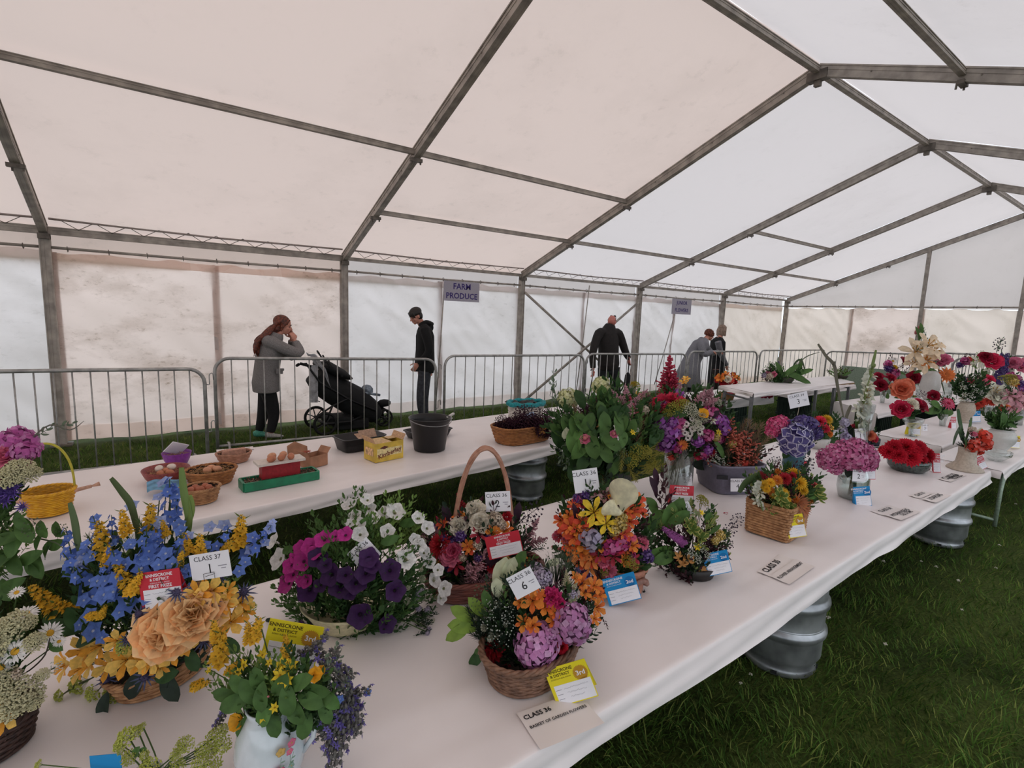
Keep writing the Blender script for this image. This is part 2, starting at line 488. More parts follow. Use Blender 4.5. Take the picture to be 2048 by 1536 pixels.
SEAM2 = canvas_mat('hem_canvas', 'f6ece6', .2, 2, .85)
ys = YL+.07
segs = [(-7.6, -4.2, WALLC), (-4.2, -.96, WALLC), (-.86, .76, WALLW), (.76, 2.44, WALLW), (2.44, 4.12, WALLC), (4.12, 5.78, WALLC), (5.78, 7.5, WALLC), (7.5, 9.12, WALLC), (9.12, 10.5, WALLC), (10.5, 12.46, WALLC), (12.46, 15.8, WALLY)]
for i, (a, b2, m) in enumerate(segs): wall_panel(WL, (a, ys, 0), (b2, ys, 0), 2.27, m, i*1.7+.4)
# slanting battens where sheets are clipped together
for xa, za, xb, zb in ((4.13, 2.22, 4.0, .1), (7.52, 2.4, 7.3, .1), (10.45, 2.0, 9.85, .2)):
    b = MB(); b.tube([(xa, YL-.02, za), ((xa+xb)/2, YL-.03, (za+zb)/2), (xb, YL-.02, zb)], .011, 6); b.build('seam_batten', ALU, FR)
WR = thing('wall_right', 'right side wall of off-white canvas sheets', 'canvas wall', (0, 0, 0), kind='structure')
for i in (5, 6): wall_panel(WR, (-7.6+i*3.34+3.34, YR-.07, 0), (-7.6+i*3.34, YR-.07, 0), 2.42, WALLC, i*2.1, skirt=False)
WB = thing('wall_back', 'gable end wall of cream canvas with a white triangle above', 'canvas wall', (0, 0, 0), kind='structure')
gy = [YL, 6.05, 4.47, 2.7, .9, -.9, YR]
for i in range(6): wall_panel(WB, (XG+.06, gy[i], 0), (XG+.06, gy[i+1], 0), 2.27, (WALLY, WALLW)[i % 2 if i > 0 else 0] if i < 1 else (WALLW if i in (1, 3) else WALLY), 7+i*1.3)
for i in range(6):
    mb = MB()
    def fn(u, v, i=i):
        y = gy[i]+(gy[i+1]-gy[i])*u; f = (YL-y)/HW
        zt = roofpt(XG, f).z+.05
        return (XG+.09+.02*noise.noise(V((y*1.4, v*3, 2))), y, 2.26+(zt-2.26)*v)
    mb.grid(fn, 16, 14); mb.build('gable_sheet', COOL, WB)
WF = thing('wall_front', 'near gable wall of the marquee behind the viewer', 'canvas wall', (0, 0, 0), kind='structure')
mb = MB()
mb.grid(lambda u, v: (FX[0]-.08, YL-2*HW*u, HE-.2+(roofpt(0, 2*u).z+.26-HE)*v), 20, 10); mb.build('gable_sheet', COOL, WF)
mb = MB()
mb.grid(lambda u, v: (FX[0]-.08, YL-3*u, (HE-.2)*v), 10, 10); mb.build('canvas_sheet', WALLC, WF)


# ------------------------------------------------------------------ tables on kegs
def pY(px, py, Y):
    d = fw + cr*((px-1024)/FPX) - cu*((py-768)/FPX)
    return CAM + d*(Y/d.y)


def pX(px, py, X):
    d = fw + cr*((px-1024)/FPX) - cu*((py-768)/FPX)
    return CAM + d*(X/d.x)


PAPER = mat('ece5e4', rough=.38, vary=.02, scale=3, spec=.4, name='white_table_sheeting')
WOOD = mat('8b6f4c', rough=.7, vary=.2, scale=8)
KEG = mat('a9abae', rough=.36, metal=.7, vary=.22, scale=7, bump=.15)
KEGD = mat('1c1c1e', rough=.7)


def cover(name, label, cf, zt, hang_f, hang_b, ends, seed, group=None, n=120, amp=.0035):
    """cf(u) -> (near edge point, far edge point) in plan; sheet folded down over both long edges and the ends"""
    mb = MB()

    def fn(u, v):
        a, b = cf(min(1, max(0, u))); a = V((a[0], a[1], 0)); b = V((b[0], b[1], 0)); d = (b-a).normalized(); W = (b-a).length
        j = round(v*nv)                      # rows packed tightly round the folds
        if j <= 8: s = -hang_f*(1-j/8.)
        elif j >= nv-4: s = W+hang_b*(j-nv+4)/4
        else:
            q = (j-8)/(nv-12); s = W*(q*q*(3-2*q)*.35+q*.65) if j > 11 else .004*(j-8)**1.6
        wv = .012*math.sin(u*n*.23+seed)+.03*noise.noise(V((u*n*.07, seed, 1)))+.02*noise.noise(V((u*n*.25, s*14, seed)))
        if s < 0:
            k = -s/hang_f
            z = zt-.004+s; p = a-d*(.006*math.sin(min(1, k*3)*PI/2)+wv*.5*k+.012*k*k+.005*math.sin(k*9+u*n*.3)*k)
            z += .014*noise.noise(V((u*n*.06, seed, 3)))*k
        elif s > W:
            k = (s-W)/hang_b; z = zt-.004-(s-W); p = b+d*(.012+wv*.4*k)
        else:
            p = a+d*s
            e = min(s, W-s); z = zt-.004*max(0, 1-e/.008)
            x_ = (a.x+(b.x-a.x)*.5)
            z += amp*(noise.noise(V((x_*1.1+seed, s*9+x_*1.5, seed)))+.6*noise.noise(V((x_*4, s*16, seed)))+1.3*max(0, 1-abs((s-.16-.05*math.sin(x_*1.3+seed))/.03))*(.5+noise.noise(V((x_, seed, 2))))+.9*max(0, 1-abs((s-.3-.09*math.sin(x_*.9+seed*2))/.035)))*min(1, e/.05)+amp
        return p+V((0, 0, z))
    nv = 56
    vs = [0, .25, .5, .75, 1]
    mb.grid(fn, n, nv)
    # end flaps
    for u, sg in ((0, -1), (1, 1)):
        if not ends[(sg+1)//2]: continue
        a, b = cf(u); a = V((*a, 0)); b = V((*b, 0)); t = V(cf(1)[0]+(0,))-V(cf(0)[0]+(0,)); t.normalize()
        h = ends[(sg+1)//2]
        mb.grid(lambda p, q, a=a, b=b, t=t, sg=sg, h=h: a+(b-a)*p+t*sg*(.012*math.sin(min(1, q*2)*PI/2)+.02*q*math.sin(p*9+seed))+V((0, 0, zt-q*h+.02*q*noise.noise(V((p*4, seed, 0))))), 30, 5)
    o = mb.build(name, PAPER, origin=(cf(.5)[0][0], cf(.5)[0][1], zt), label=label, cat='table cover')
    return o


def board(label, cf, z, th=.018):
    a, b = cf(0); c, d = cf(1)
    mb = MB(); q = [V((*p, 0)) for p in (a, c, d, b)]
    ctr = sum(q, V())/4; q = [ctr+(p-ctr)*.992 for p in q]
    mb.add([p+V((0, 0, z-th)) for p in q]+[p+V((0, 0, z)) for p in q], [(3, 2, 1, 0), (4, 5, 6, 7), (0, 1, 5, 4), (1, 2, 6, 5), (2, 3, 7, 6), (3, 0, 4, 7)])
    mb.build('table_board', WOOD, smooth=False, origin=(ctr.x, ctr.y, z), label=label, cat='table')


def keg(x, y, h, label, group=None):
    T = thing('beer_keg', label, 'keg', (x, y, 0), group)
    b = MB(); r = .19; H = h
    pr = [(.150, .0), (.172, .0), (.178, .012), (.172, .03), (.165, .045), (.178, .07), (r, .09)]
    for k in (1, 2):
        z = H*(.12+.28*k); pr += [(r, z-.035), (r+.004, z-.024), (r+.014, z-.012), (r+.016, z), (r+.014, z+.012), (r+.004, z+.024), (r, z+.035)]
    pr += [(r, H-.09), (.18, H-.06), (.166, H-.045), (.172, H-.03), (.180, H-.012), (.176, H-.001), (.15, H-.001), (.15, H-.04), (.05, H-.03), (0, H-.03)]
    b.lathe(pr, 40); b.build('shell', KEG, T, world=False)
    v = MB(); v.lathe([(.0, H-.012), (.028, H-.012), (.03, H-.03), (.04, H-.034)], 16); v.build('valve', KEG, T, world=False)
    for k in range(4):
        a = k*PI/2-1.2; s = MB(); s.box((.176*math.cos(a), .176*math.sin(a), .02), (.01, .028, .014), M.Rotation(a, 3, 'Z').to_3x3())
        s.build('drain_slot', KEGD, T, world=False, smooth=False)
    bd = MB(); bd.lathe([(r+.001, H*.42), (r+.0025, H*.425), (r+.0025, H*.46), (r+.001, H*.465)], 40); bd.build('seam_band', KEG, T, world=False)
    return T


near = lambda u: ((-1.5+7.2*u, .905+.014*(-1.5+7.2*u)), (-1.5+7.2*u, 2.19+.052*(-1.5+7.2*u)))
board('long plywood table top under the near white sheet', near, .562)
cover('table_cover', 'white sheet over the near long table of flower baskets', near, .57, .085, .05, (.1, .1), 1.3)
leftt = lambda u: ((-2.2+7.1*u, 2.80+.117*(7.1*u)), (-2.2+7.1*u, 4.20+.108*(7.1*u)))
board('plywood table top under the egg display sheet', leftt, .562)
cover('table_cover', 'white sheet over the table of eggs by the barriers', leftt, .57, .085, .05, (.1, .1), 4.1)
for x, y, l in ((2.60, 1.14, 'dented steel keg under the near table, closest to the viewer'), (5.25, 1.17, 'steel keg at the far end of the near table beside the trestle leg'),
                (2.88, 3.72, 'steel keg in the dark gap under the egg table'), (-.9, 1.3, 'steel keg under the near table below the daisies'),
                (-1.7, 3.1, 'steel keg under the egg table below the yellow basket'), (4.3, 4.35, 'steel keg under the far end of the egg table')):
    keg(x, y, .5435, l)

t4 = lambda u: ((5.79+4.6*u, .93+.02*u), (5.79+4.6*u, 1.42+.02*u))
board('trestle table top beside the grass at far right', t4, .560)
cover('table_cover', 'white sheet over the far right trestle table with the white vases', t4, .568, .07, .05, (.06, .06), 2.2, n=90)
T = thing('trestle', 'pale green steel trestle legs under the far right table', 'trestle', (6.1, 1.15, 0))
GRN = mat('9fb09c', rough=.5, metal=.3, vary=.1)
for y in (.97, 1.4):
    b = MB(); b.tube([(6.1, y, 0), (6.1, y, .54)], .016, 8); b.build('leg', GRN, T)
for z in (.06, .525): b = MB(); b.tube([(6.1, .97, z), (6.1, 1.4, z)], .013, 8); b.build('cross_bar', GRN, T)
b = MB(); b.tube([(6.1, .98, .05), (6.75, 1.05, .5)], .011, 8); b.build('brace', GRN, T)
T2 = copy_tree(T); T2.location.x = 9.3; T2['label'] = 'green steel trestle at the hidden far end of the right table'
t3 = lambda u: ((6.45+3.2*u, 1.50+.02*u), (6.45+3.2*u, 2.12+.02*u))
board('small table top under the rose vases', t3, .560)
cover('table_cover', 'creased white sheet over the small table of rose vases', t3, .568, .07, .05, (.13, .05), 5.2, n=60)
t5 = lambda u: ((7.69+3.8*u, 2.49-.15*u), (8.3+3.2*u, 3.25-.1*u))
board('table top behind the gladioli with draped end', t5, .612)
cover('table_cover', 'white sheet with a boxy draped end behind the gladioli', t5, .62, .06, .05, (.26, .05), 6.2, n=80)
t6 = lambda u: ((6.5+1.62*u, 4.07), (6.62+1.55*u, 4.85))
board('table top just behind the raised shelf, left end', t6, .60)
cover('table_cover', 'white sheet over the short back table left of the raised shelf', t6, .608, .12, .05, (.1, .05), 7.7, n=50)
t8 = lambda u: ((8.75+2.6*u, 4.1), (8.8+2.6*u, 5.1))
board('table top behind the right half of the raised shelf', t8, .60)
cover('table_cover', 'white sheet over the table behind the right half of the shelf', t8, .608, .08, .05, (.1, .05), 3.3, n=50)
t7 = lambda u: ((11.7+1.2*u, 1.1), (11.7+1.2*u, 3.4))
board('back table top behind the lilies', t7, .612)
cover('table_cover', 'white sheet over the back table behind the lilies', t7, .62, .06, .05, (.1, .05), 8.2, n=60)
CR_ = mat('23372e', rough=.6)


def crate(x, y, h, label, w=.42, c=CR_):
    T = thing('plastic_crate', label, 'crate', (x, y, 0))
    b = MB()
    for sx in (-1, 1): b.box((sx*w/2, 0, h/2), (.02, w, h))
    for sy in (-1, 1): b.box((0, sy*w/2, h/2), (w, .02, h))
    b.box((0, 0, .012), (w, w, .02)); b.box((0, 0, h-.012), (w, w, .02)); b.build('shell', c, T, world=False, smooth=False)
    s = MB()
    for k in range(6):
        for sx in (-1, 1):
            s.box((sx*(w/2+.012), -w/2+w*(k+.5)/6, h*.5), (.012, .016, h)); s.box((-w/2+w*(k+.5)/6, sx*(w/2+.012), h*.5), (.016, .012, h))
    for z in (.06, h*.5, h-.05): s.box((0, 0, z), (w+.05, w+.05, .02))
    s.build('ribs', c, T, world=False, smooth=False)


for x, y, h, l in ((7.3, 1.8, .541, 'dark crate under the small table of rose vases'), (9.0, 1.8, .541, 'dark crate under the far end of the rose vase table'), (8.5, 2.85, .593, 'black crate under the draped table behind the gladioli'), (10.6, 2.8, .593, 'black crate at the far end under the draped table'),
                   (7.4, 4.42, .581, 'dark green crate under the short back table'), (10.0, 4.6, .581, 'dark green crate under the table behind the shelf'), (12.3, 1.6, .593, 'dark crate under the lily table, near end'), (12.3, 2.9, .593, 'dark crate under the lily table, far end')):
    crate(x, y, h, l)
# raised bench shelf
GALV = mat('8a8c90', rough=.4, metal=.7, vary=.12, scale=12)
B0 = V((6.18, 3.36, 0)); B1 = V((9.2, 3.34, 0)); B2 = V((9.75, 3.84, 0)); B3 = V((6.4, 3.96, 0))
T = thing('raised_shelf', 'long raised bench shelf on thin grey legs behind the dahlias', 'shelf', (7.9, 3.65, 0))
mb = MB(); q = [p+V((0, 0, .83)) for p in (B0, B1, B2, B3)]
mb.add(q+[p+V((0, 0, .022)) for p in q], [(3, 2, 1, 0), (4, 5, 6, 7), (0, 1, 5, 4), (1, 2, 6, 5), (2, 3, 7, 6), (3, 0, 4, 7)]); mb.build('plank', WOOD, T, smooth=False)
for p, z0 in ((B0+V((.06, .04, 0)), 0), (B1+V((-.1, .04, 0)), 0), (B2+V((-.1, -.05, 0)), 0), (B3+V((.06, -.05, 0)), 0), ((B0+B1)/2+V((.3, .04, 0)), 0), ((B0+B1)/2+V((.9, .04, 0)), 0)):
    b = MB(); b.box(p+V((0, 0, .415)), (.035, .035, .83)); b.build('leg', GALV, T, smooth=False)
for p, q in ((B0+V((.06, .04, .76)), B3+V((.06, -.05, .76))), (B1+V((-.1, .04, .76)), B2+V((-.1, -.05, .76)))): b = MB(); b.tube([p, q], .012, 8); b.build('cross_bar', GALV, T)
shf = lambda u: ((B0.x+(B1.x-B0.x)*u, B0.y-.01), (B3.x+(B2.x-B3.x)*u, B3.y+.01))
cover('shelf_cover', 'white paper covering the raised bench shelf', shf, .86, .05, .04, (.05, .04), 9.1, n=60)


# ------------------------------------------------------------------ crowd barriers
BAR = mat('a8a6a3', rough=.45, metal=.3, vary=.15, scale=12, name='galvanised_tube')


def barrier(P, Q, label, nb=16, zs=.045):
    P = V(P); Q = V(Q); c = (P+Q)/2
    T = thing('crowd_barrier', label, 'barrier', (c.x, c.y, 0), 'steel crowd barriers along the tent wall')
    hp, hq = P.z, Q.z; P = V((P.x, P.y, 0)); Q = V((Q.x, Q.y, 0)); t = (Q-P).normalized(); L = (Q-P).length
    n = V((-t.y, t.x, 0)); rr = .16
    up = V((0, 0, 1)); pts = [P+up*.02]
    pts += [P+up*(hp-rr)]
    for k in range(1, 6): a = k*PI/12; pts.append(P+up*(hp-rr+rr*math.sin(a))+t*(rr-rr*math.cos(a)))
    pts.append(P+t*rr+up*hp); pts.append(Q-t*rr+up*hq)
    for k in range(1, 6): a = PI/2-k*PI/12; pts.append(Q+up*(hq-rr+rr*math.sin(a))-t*(rr-rr*math.cos(a)))
    pts += [Q+up*(hq-rr), Q+up*.02]
    b = MB(); b.tube(pts, .0195, 10); b.build('frame', BAR, T)
    b = MB(); b.tube([P+up*zs, Q+up*zs], .016, 8); b.build('bottom_rail', BAR, T)
    bm_ = MB(); bm_.tube([V((0, 0, 0)), V((0, 0, 1))], .0075, 6); me = bm_.mesh('bar', BAR)
    for k in range(nb):
        u = (k+1)/(nb+1); q = P+t*L*u; h = hp+(hq-hp)*u
        e = min(u*L, L-u*L); h -= (rr-math.sqrt(max(0, rr*rr-(rr-e)**2))) if e < rr else 0
        o = bpy.data.objects.new('bar', me); COL.objects.link(o); o.parent = T; o.location = q+up*zs-T.location; o.scale = (1, 1, h-zs)
    for s, E in ((1, P), (-1, Q)):
        b = MB(); f = E+t*s*.12
        b.tube([f-n*.28+up*.012, f-n*.2+up*.03, f+up*.075, f+n*.2+up*.03, f+n*.28+up*.012], .014, 8); b.tube([f+up*.07, f+up*zs], .014, 8)
        b.build('foot', BAR, T)
    for z in (.32, .85):
        b = MB()
        if z > .5 or True:
            q = Q+up*z
            b.tube([q, q+t*.03, q+t*.045+up*.0, q+t*.045+up*.1, q+t*.055+up*.12, q+t*.07+up*.125, q+t*.083+up*.11, q+t*.085+up*.05], .006, 6)
        b.build('hook', BAR, T)
    return T


names = ['crowd barrier at the far left behind the yellow basket', 'crowd barrier in front of the woman with the pushchair', 'crowd barrier right of the boy in black',
         'crowd barrier in front of the bald man', 'crowd barrier in front of the two women', 'crowd barrier nearest the back corner post']
bd = [((-60, 744, 6.4), (408, 737, 6.4)), ((428, 717, 6.8), (872, 718, 6.62)), ((890, 712, 6.75), (1169, 710, 6.7)), ((1173, 708, 6.72), (1374, 708, 6.5)), ((1379, 703, 6.75), (1515, 703, 6.65)), ((1521, 701, 6.72), (1651, 700, 6.64))]
for nm, (a, b) in zip(names, bd): barrier(pY(*a), pY(*b), nm, 12 if 'yellow basket' in nm else 15)
for (a, b), nm in (((1654, 702, 14.7), (1835, 709, 14.7)), 'crowd barrier along the back wall, left of the lilies'), (((1872, 705, 14.7), (2075, 714, 14.7)), 'crowd barrier along the back wall, right of the lilies'), (((1908, 715, 13.3), (2020, 718, 13.3)), 'shorter crowd barrier in front of the back row'):
    barrier(pX(*a), pX(*b), nm, 15)


# ------------------------------------------------------------------ hanging signs
SIGN = mat('b9b4c0', rough=.5, vary=.03, trans=.25); INKP = mat('33216e', rough=.6, vary=.02)


def sign(TL, BR, lines, label, pole=None):
    TL = V(TL); BR = V(BR); c = (TL+BR)/2; w_ = BR.x-TL.x; h = TL.z-BR.z
    T = thing('hanging_sign', label, 'sign', (c.x, c.y, c.z))
    b = MB(); b.box((0, 0, 0), (w_, .006, h)); b.build('board', SIGN, T, world=False, smooth=False)
    Rx = M.Rotation(PI/2, 4, 'X')
    for i, (tx, sz) in enumerate(lines):
        m = text_mesh(tx, sz, True); o = MB(); o.put(m, M.Translation((0, -.0045, h*(.24-.48*i))) @ Rx); o.build('lettering', INKP, T, world=False, smooth=False)
    b = MB()
    for s in (-1, 1): b.tube([(s*w_*.4, 0, h/2), (s*w_*.4, .04, 2.295-c.z)], .002, 4)
    b.build('cord', ROPE, T, world=False)


a = pY(888, 561, 7.7); b = pY(958, 602, 7.7); a = V((a.x, 7.7, 2.262)); b = V((b.x, 7.7, 1.93))
sign(a, b, (('FARM', .14), ('PRODUCE', .135)), 'grey FARM PRODUCE sign hanging on the tent wall')
a = pY(1345, 597, 7.7); b = pY(1381, 629, 7.7)
sign((a.x, 7.7, 2.262), (b.x, 7.7, 1.90), (('JUNIOR', .12), ('FLOWERS', .118)), 'white JUNIOR FLOWERS sign hanging above the two women')


# ------------------------------------------------------------------ people
def remeshed(mb, voxel, name, m, parent, smooth=2, label=None, cut=None):
    off = wloc(parent); me = mb.mesh('tmp', m, off=off)
    o = bpy.data.objects.new(name, me); COL.objects.link(o)
    r = o.modifiers.new('r', 'REMESH'); r.mode = 'VOXEL'; r.voxel_size = voxel; r.use_smooth_shade = True
    if smooth:
        s = o.modifiers.new('s', 'SMOOTH'); s.factor = .5; s.iterations = smooth
    dg = bpy.context.evaluated_depsgraph_get()
    m2 = bpy.data.meshes.new_from_object(o.evaluated_get(dg)); m2.materials.clear(); m2.materials.append(m)
    m2.polygons.foreach_set('use_smooth', [True]*len(m2.polygons))
    o.modifiers.clear(); o.data = m2; bpy.data.meshes.remove(me); m2.name = name
    o.parent = parent
    if label: o['label'] = label
    return o


def loft(mb, secs, n=20, fwd=V((1, 0, 0))):
    """secs: (centre, radius front-back, radius side); elliptical rings square to the path"""
    vs = []; C = [V(s[0]) for s in secs]
    for i, s in enumerate(secs):
        t = (C[min(i+1, len(C)-1)]-C[max(i-1, 0)]).normalized()
        side = t.cross(fwd).normalized(); f = side.cross(t)
        for k in range(n):
            a = 2*PI*k/n; vs.append(C[i]+f*math.cos(a)*s[1]+side*math.sin(a)*s[2])
    fs = [(i*n+k, i*n+(k+1) % n, (i+1)*n+(k+1) % n, (i+1)*n+k) for i in range(len(secs)-1) for k in range(n)]
    fs.append(tuple(range(n-1, -1, -1))); fs.append(tuple((len(secs)-1)*n+k for k in range(n)))
    mb.add(vs, fs)


def curve_pts(P, n=5):
    """Catmull-Rom through P"""
    P = [V(p) for p in P]; out = []
    for i in range(len(P)-1):
        a = P[max(i-1, 0)]; b = P[i]; c = P[i+1]; d = P[min(i+2, len(P)-1)]
        for k in range(n):
            t = k/n; out.append(.5*((2*b)+(c-a)*t+(2*a-5*b+4*c-d)*t*t+(3*b-a-3*c+d)*t**3))
    out.append(P[-1]); return out


def limb(mb, P, rs, n=12, k=4):
    pts = curve_pts(P, k); rr = []
    for i in range(len(rs)-1):
        for j in range(k): rr.append(rs[i]+(rs[i+1]-rs[i])*j/k)
    rr.append(rs[-1]); mb.tube(pts, rr, n)


def head(mb, F, o, s=1):
    """F: 3x3 frame (x fwd, y left, z up), o: chin-level origin"""
    def P(x, y, z): return o+F @ V((x*s, y*s, z*s))
    mb.ball(P(-.012, 0, .137), .1*s, 18, sq=(.98, .76, .96), rot=F)
    mb.ball(P(.028, 0, .082), .066*s, 16, sq=(.95, .86, 1.12), rot=F)
    mb.ball(P(.055, 0, .026), .03*s, 12, sq=(1, 1.0, .9), rot=F)
    mb.ball(P(.02, 0, .04), .05*s, 12, sq=(.9, .95, .7), rot=F)
    mb.tube([P(.078, 0, .128), P(.096, 0, .105), P(.112, 0, .086), P(.088, 0, .078)], [.008*s, .01*s, .014*s, .009*s], 8)
    mb.ball(P(.074, 0, .136), .022*s, 10, sq=(.8, 2.0, .55), rot=F)
    mb.ball(P(.084, 0, .058), .012*s, 8, sq=(.9, 1.9, .6), rot=F); mb.ball(P(.082, 0, .046), .012*s, 8, sq=(.9, 1.7, .7), rot=F)
    for y in (-1, 1):
        mb.ball(P(-.005, y*.077, .1), .02*s, 8, sq=(.85, .35, 1.45), rot=F)
        mb.ball(P(.062, y*.04, .085), .02*s, 8, sq=(.7, .8, .9), rot=F)


def hand(mb, w_, d, palm, s=1, curl=.5):
    """wrist point, direction of the hand, palm normal"""
    d = V(d).normalized(); palm = V(palm); palm = (palm-d*palm.dot(d)).normalized(); sd = d.cross(palm)
    w_ = V(w_)
    mb.ball(w_+d*.045*s, .042*s, 10, sq=(1.1, .95, .42), rot=M((d, sd, palm)).transposed())
    for i, (o, L) in enumerate(((-.03, .066), (-.01, .076), (.01, .072), (.029, .056))):
        b = w_+d*.08*s+sd*o*s; c1 = b+(d*math.cos(curl*.5)+palm*math.sin(curl*.5))*L*.45*s
        c2 = c1+(d*math.cos(curl*1.4)+palm*math.sin(curl*1.4))*L*.32*s; c3 = c2+(d*math.cos(curl*2.2)+palm*math.sin(curl*2.2))*L*.26*s
        mb.tube([b-d*.02*s, b, c1, c2, c3], [.0095*s, .0095*s, .009*s, .0085*s, .007*s], 7)
    b = w_+d*.025*s-sd*.03*s; mb.tube([b, b+(d*.5-sd*.6+palm*.4)*.045*s, b+(d*.9-sd*.5+palm*.8)*.07*s], [.012*s, .011*s, .008*s], 7)


SKIN = mat('c78a76', rough=.55, vary=.06, scale=20, name='skin')
SKINR = mat('c4776a', rough=.55, vary=.06, scale=20)


def hframe(fwd, up=(0, 0, 1)):
    f = V(fwd).normalized(); l = V(up).cross(f).normalized(); u = f.cross(l)
    return M((f, l, u)).transposed()


def eyes(T, F, o, s=1):
    b = MB()
    for y in (-1, 1): b.ball(o+F @ V((.079*s, y*.033*s, .112*s)), .009*s, 8, sq=(.6, 1.4, .7), rot=F)
    b.build('eyes', mat('2b1d1a', rough=.3), T)
    b = MB()
    for y in (-1, 1): b.tube([o+F @ V((.093*s, y*.015*s, .139*s)), o+F @ V((.092*s, y*.035*s, .143*s)), o+F @ V((.08*s, y*.055*s, .137*s))], .004*s, 5)
    b.build('eyebrows', mat('4a2e22', rough=.8), T)
    b = MB(); b.ball(o+F @ V((.091*s, 0, .052*s)), .009*s, 8, sq=(.5, 2.1, .35), rot=F); b.build('lips', mat('9c4f4c', rough=.4), T)


def shoe(T, a, d, m, s=1, name='shoe'):
    a = V(a); d = V((d[0], d[1], 0)).normalized(); F = hframe(d); b = MB()
    loft(b, [(a+d*-.075*s+V((0, 0, -.035*s)), .03*s, .028*s), (a+d*-.03*s+V((0, 0, -.03*s)), .05*s, .036*s), (a+d*.05*s+V((0, 0, -.045*s)), .035*s, .042*s), (a+d*.13*s+V((0, 0, -.055*s)), .025*s, .045*s), (a+d*.185*s+V((0, 0, -.06*s)), .015*s, .028*s)], 14, V((0, 0, 1)))
    b.tube([a+V((0, 0, .03*s)), a+V((0, 0, -.03*s))], .042*s, 12)
    remeshed(b, .008, name, m, T, 3)


# --- woman with auburn hair and grey coat
Y = 7.1
T = thing('person', 'woman with long auburn hair in a grey coat beside the pushchair, hand at her mouth', 'person', (pY(535, 800, Y).x, Y, 0))
J = lambda px, py, dy=0: pY(px, py, Y+dy)
hF = hframe((1, -.22, -.28)); ho = J(570, 651)-hF @ V((.02, 0, .115))
sh = {s: J(540, 684, s*.17) for s in (-1, 1)}; hp = {s: J(533, 772, s*.09) for s in (-1, 1)}
el = {-1: J(597, 707, -.2), 1: J(583, 712, .16)}; wr = {-1: J(590, 681, -.08), 1: J(584, 676, .05)}
kn = {-1: J(547, 826, -.06), 1: J(527, 822, .1)}; an = {-1: J(541, 871, -.05), 1: J(519, 868, .12)}
for s in an: an[s].z = .09
b = MB(); head(b, hF, ho)
b.tube([ho+hF @ V((-.01, 0, .05)), J(545, 684)], [.05, .058], 14)
loft(b, [(J(536, 774), .12, .17), (J(536, 745), .12, .15), (J(538, 715), .11, .13), (J(541, 694), .09, .13), (J(547, 680), .06, .08)])
for s in (-1, 1):
    limb(b, [sh[s], el[s], wr[s]], [.05, .042, .028]); limb(b, [hp[s], kn[s], an[s]], [.085, .055, .038])
hand(b, wr[-1], (-.35, .1, 1), (-.3, .9, -.2), .95, 1.0); hand(b, wr[1], (-.3, -.1, 1), (-.3, -.9, -.2), .95, .9)
remeshed(b, .0065, 'body', SKIN, T, 2)
COAT = mat('8a8686', rough=.9, vary=.14, scale=160, c2='66625f', name='grey_tweed')
b = MB()
loft(b, [(J(533, 782), .16, .23), (J(532, 765), .165, .225), (J(533, 742), .15, .2), (J(537, 712), .15, .2), (J(539, 694), .14, .21), (J(543, 682), .12, .19), (J(549, 673), .085, .12), (J(553, 668), .07, .08)], 28)
for s in (-1, 1): limb(b, [sh[s]*.55+sh[-s]*.45, sh[s], el[s], wr[s]+(el[s]-wr[s])*.12], [.07, .082, .068, .05])
remeshed(b, .009, 'coat', COAT, T, 3)
b = MB(); loft(b, [(J(546, 680), .11, .14), (J(551, 672), .1, .12), (J(553, 666), .085, .1)], 20)
b.box(J(560, 739, -.2), (.1, .02, .03)); b.box(J(559, 744, -.2), (.09, .012, .06)); remeshed(b, .008, 'collar_and_pocket', COAT, T, 2)
BLK = mat('0f0f12', rough=.85, vary=.2, scale=30)
b = MB()
for s in (-1, 1): limb(b, [hp[s], kn[s], an[s]+V((0, 0, .01))], [.105, .075, .05])
remeshed(b, .01, 'trousers', BLK, T, 3)
TEAL = mat('4d9a86', rough=.6)
shoe(T, an[1], (.9, -.3), TEAL, 1.0); shoe(T, an[-1], (.95, -.3), mat('a9a6a2', rough=.6), .85)
HAIR = mat('7a3a26', rough=.55, vary=.3, scale=45, c2='3a1c12', name='auburn_hair')
b = MB()
b.ball(ho+hF @ V((-.03, 0, .15)), .108, 18, sq=(.98, .84, .86), rot=hF); b.ball(ho+hF @ V((-.06, 0, .06)), .085, 14, sq=(.8, .95, 1.2), rot=hF)
for q in range(20):
    q = q*.8
    y = (q-7.5)/7.5; p0 = ho+hF @ V((.02-.06*abs(y), y*.075, .21-.05*abs(y))); p1 = ho+hF @ V((-.1, y*.075, .08))
    p2 = J(537+random.uniform(-8, 8), 668, y*.11); p3 = J(520+random.uniform(-10, 12), 686+random.uniform(-5, 5), y*.13); p4 = J(515+random.uniform(-9, 13), 708+random.uniform(-9, 10), y*.12)
    b.tube(curve_pts([p0, p1, p2, p3, p4], 4), [.026]*5+[.036]*6+[.028]*4+[.006]*2, 6)
for y in (-1, 1): b.tube([ho+hF @ V((.06, y*.045, .2)), ho+hF @ V((.03, y*.075, .16)), ho+hF @ V((.0, y*.082, .09)), ho+hF @ V((-.01, y*.08, .03))], [.012, .018, .016, .01], 6)
remeshed(b, .006, 'hair', HAIR, T, 2)
eyes(T, hF, ho)

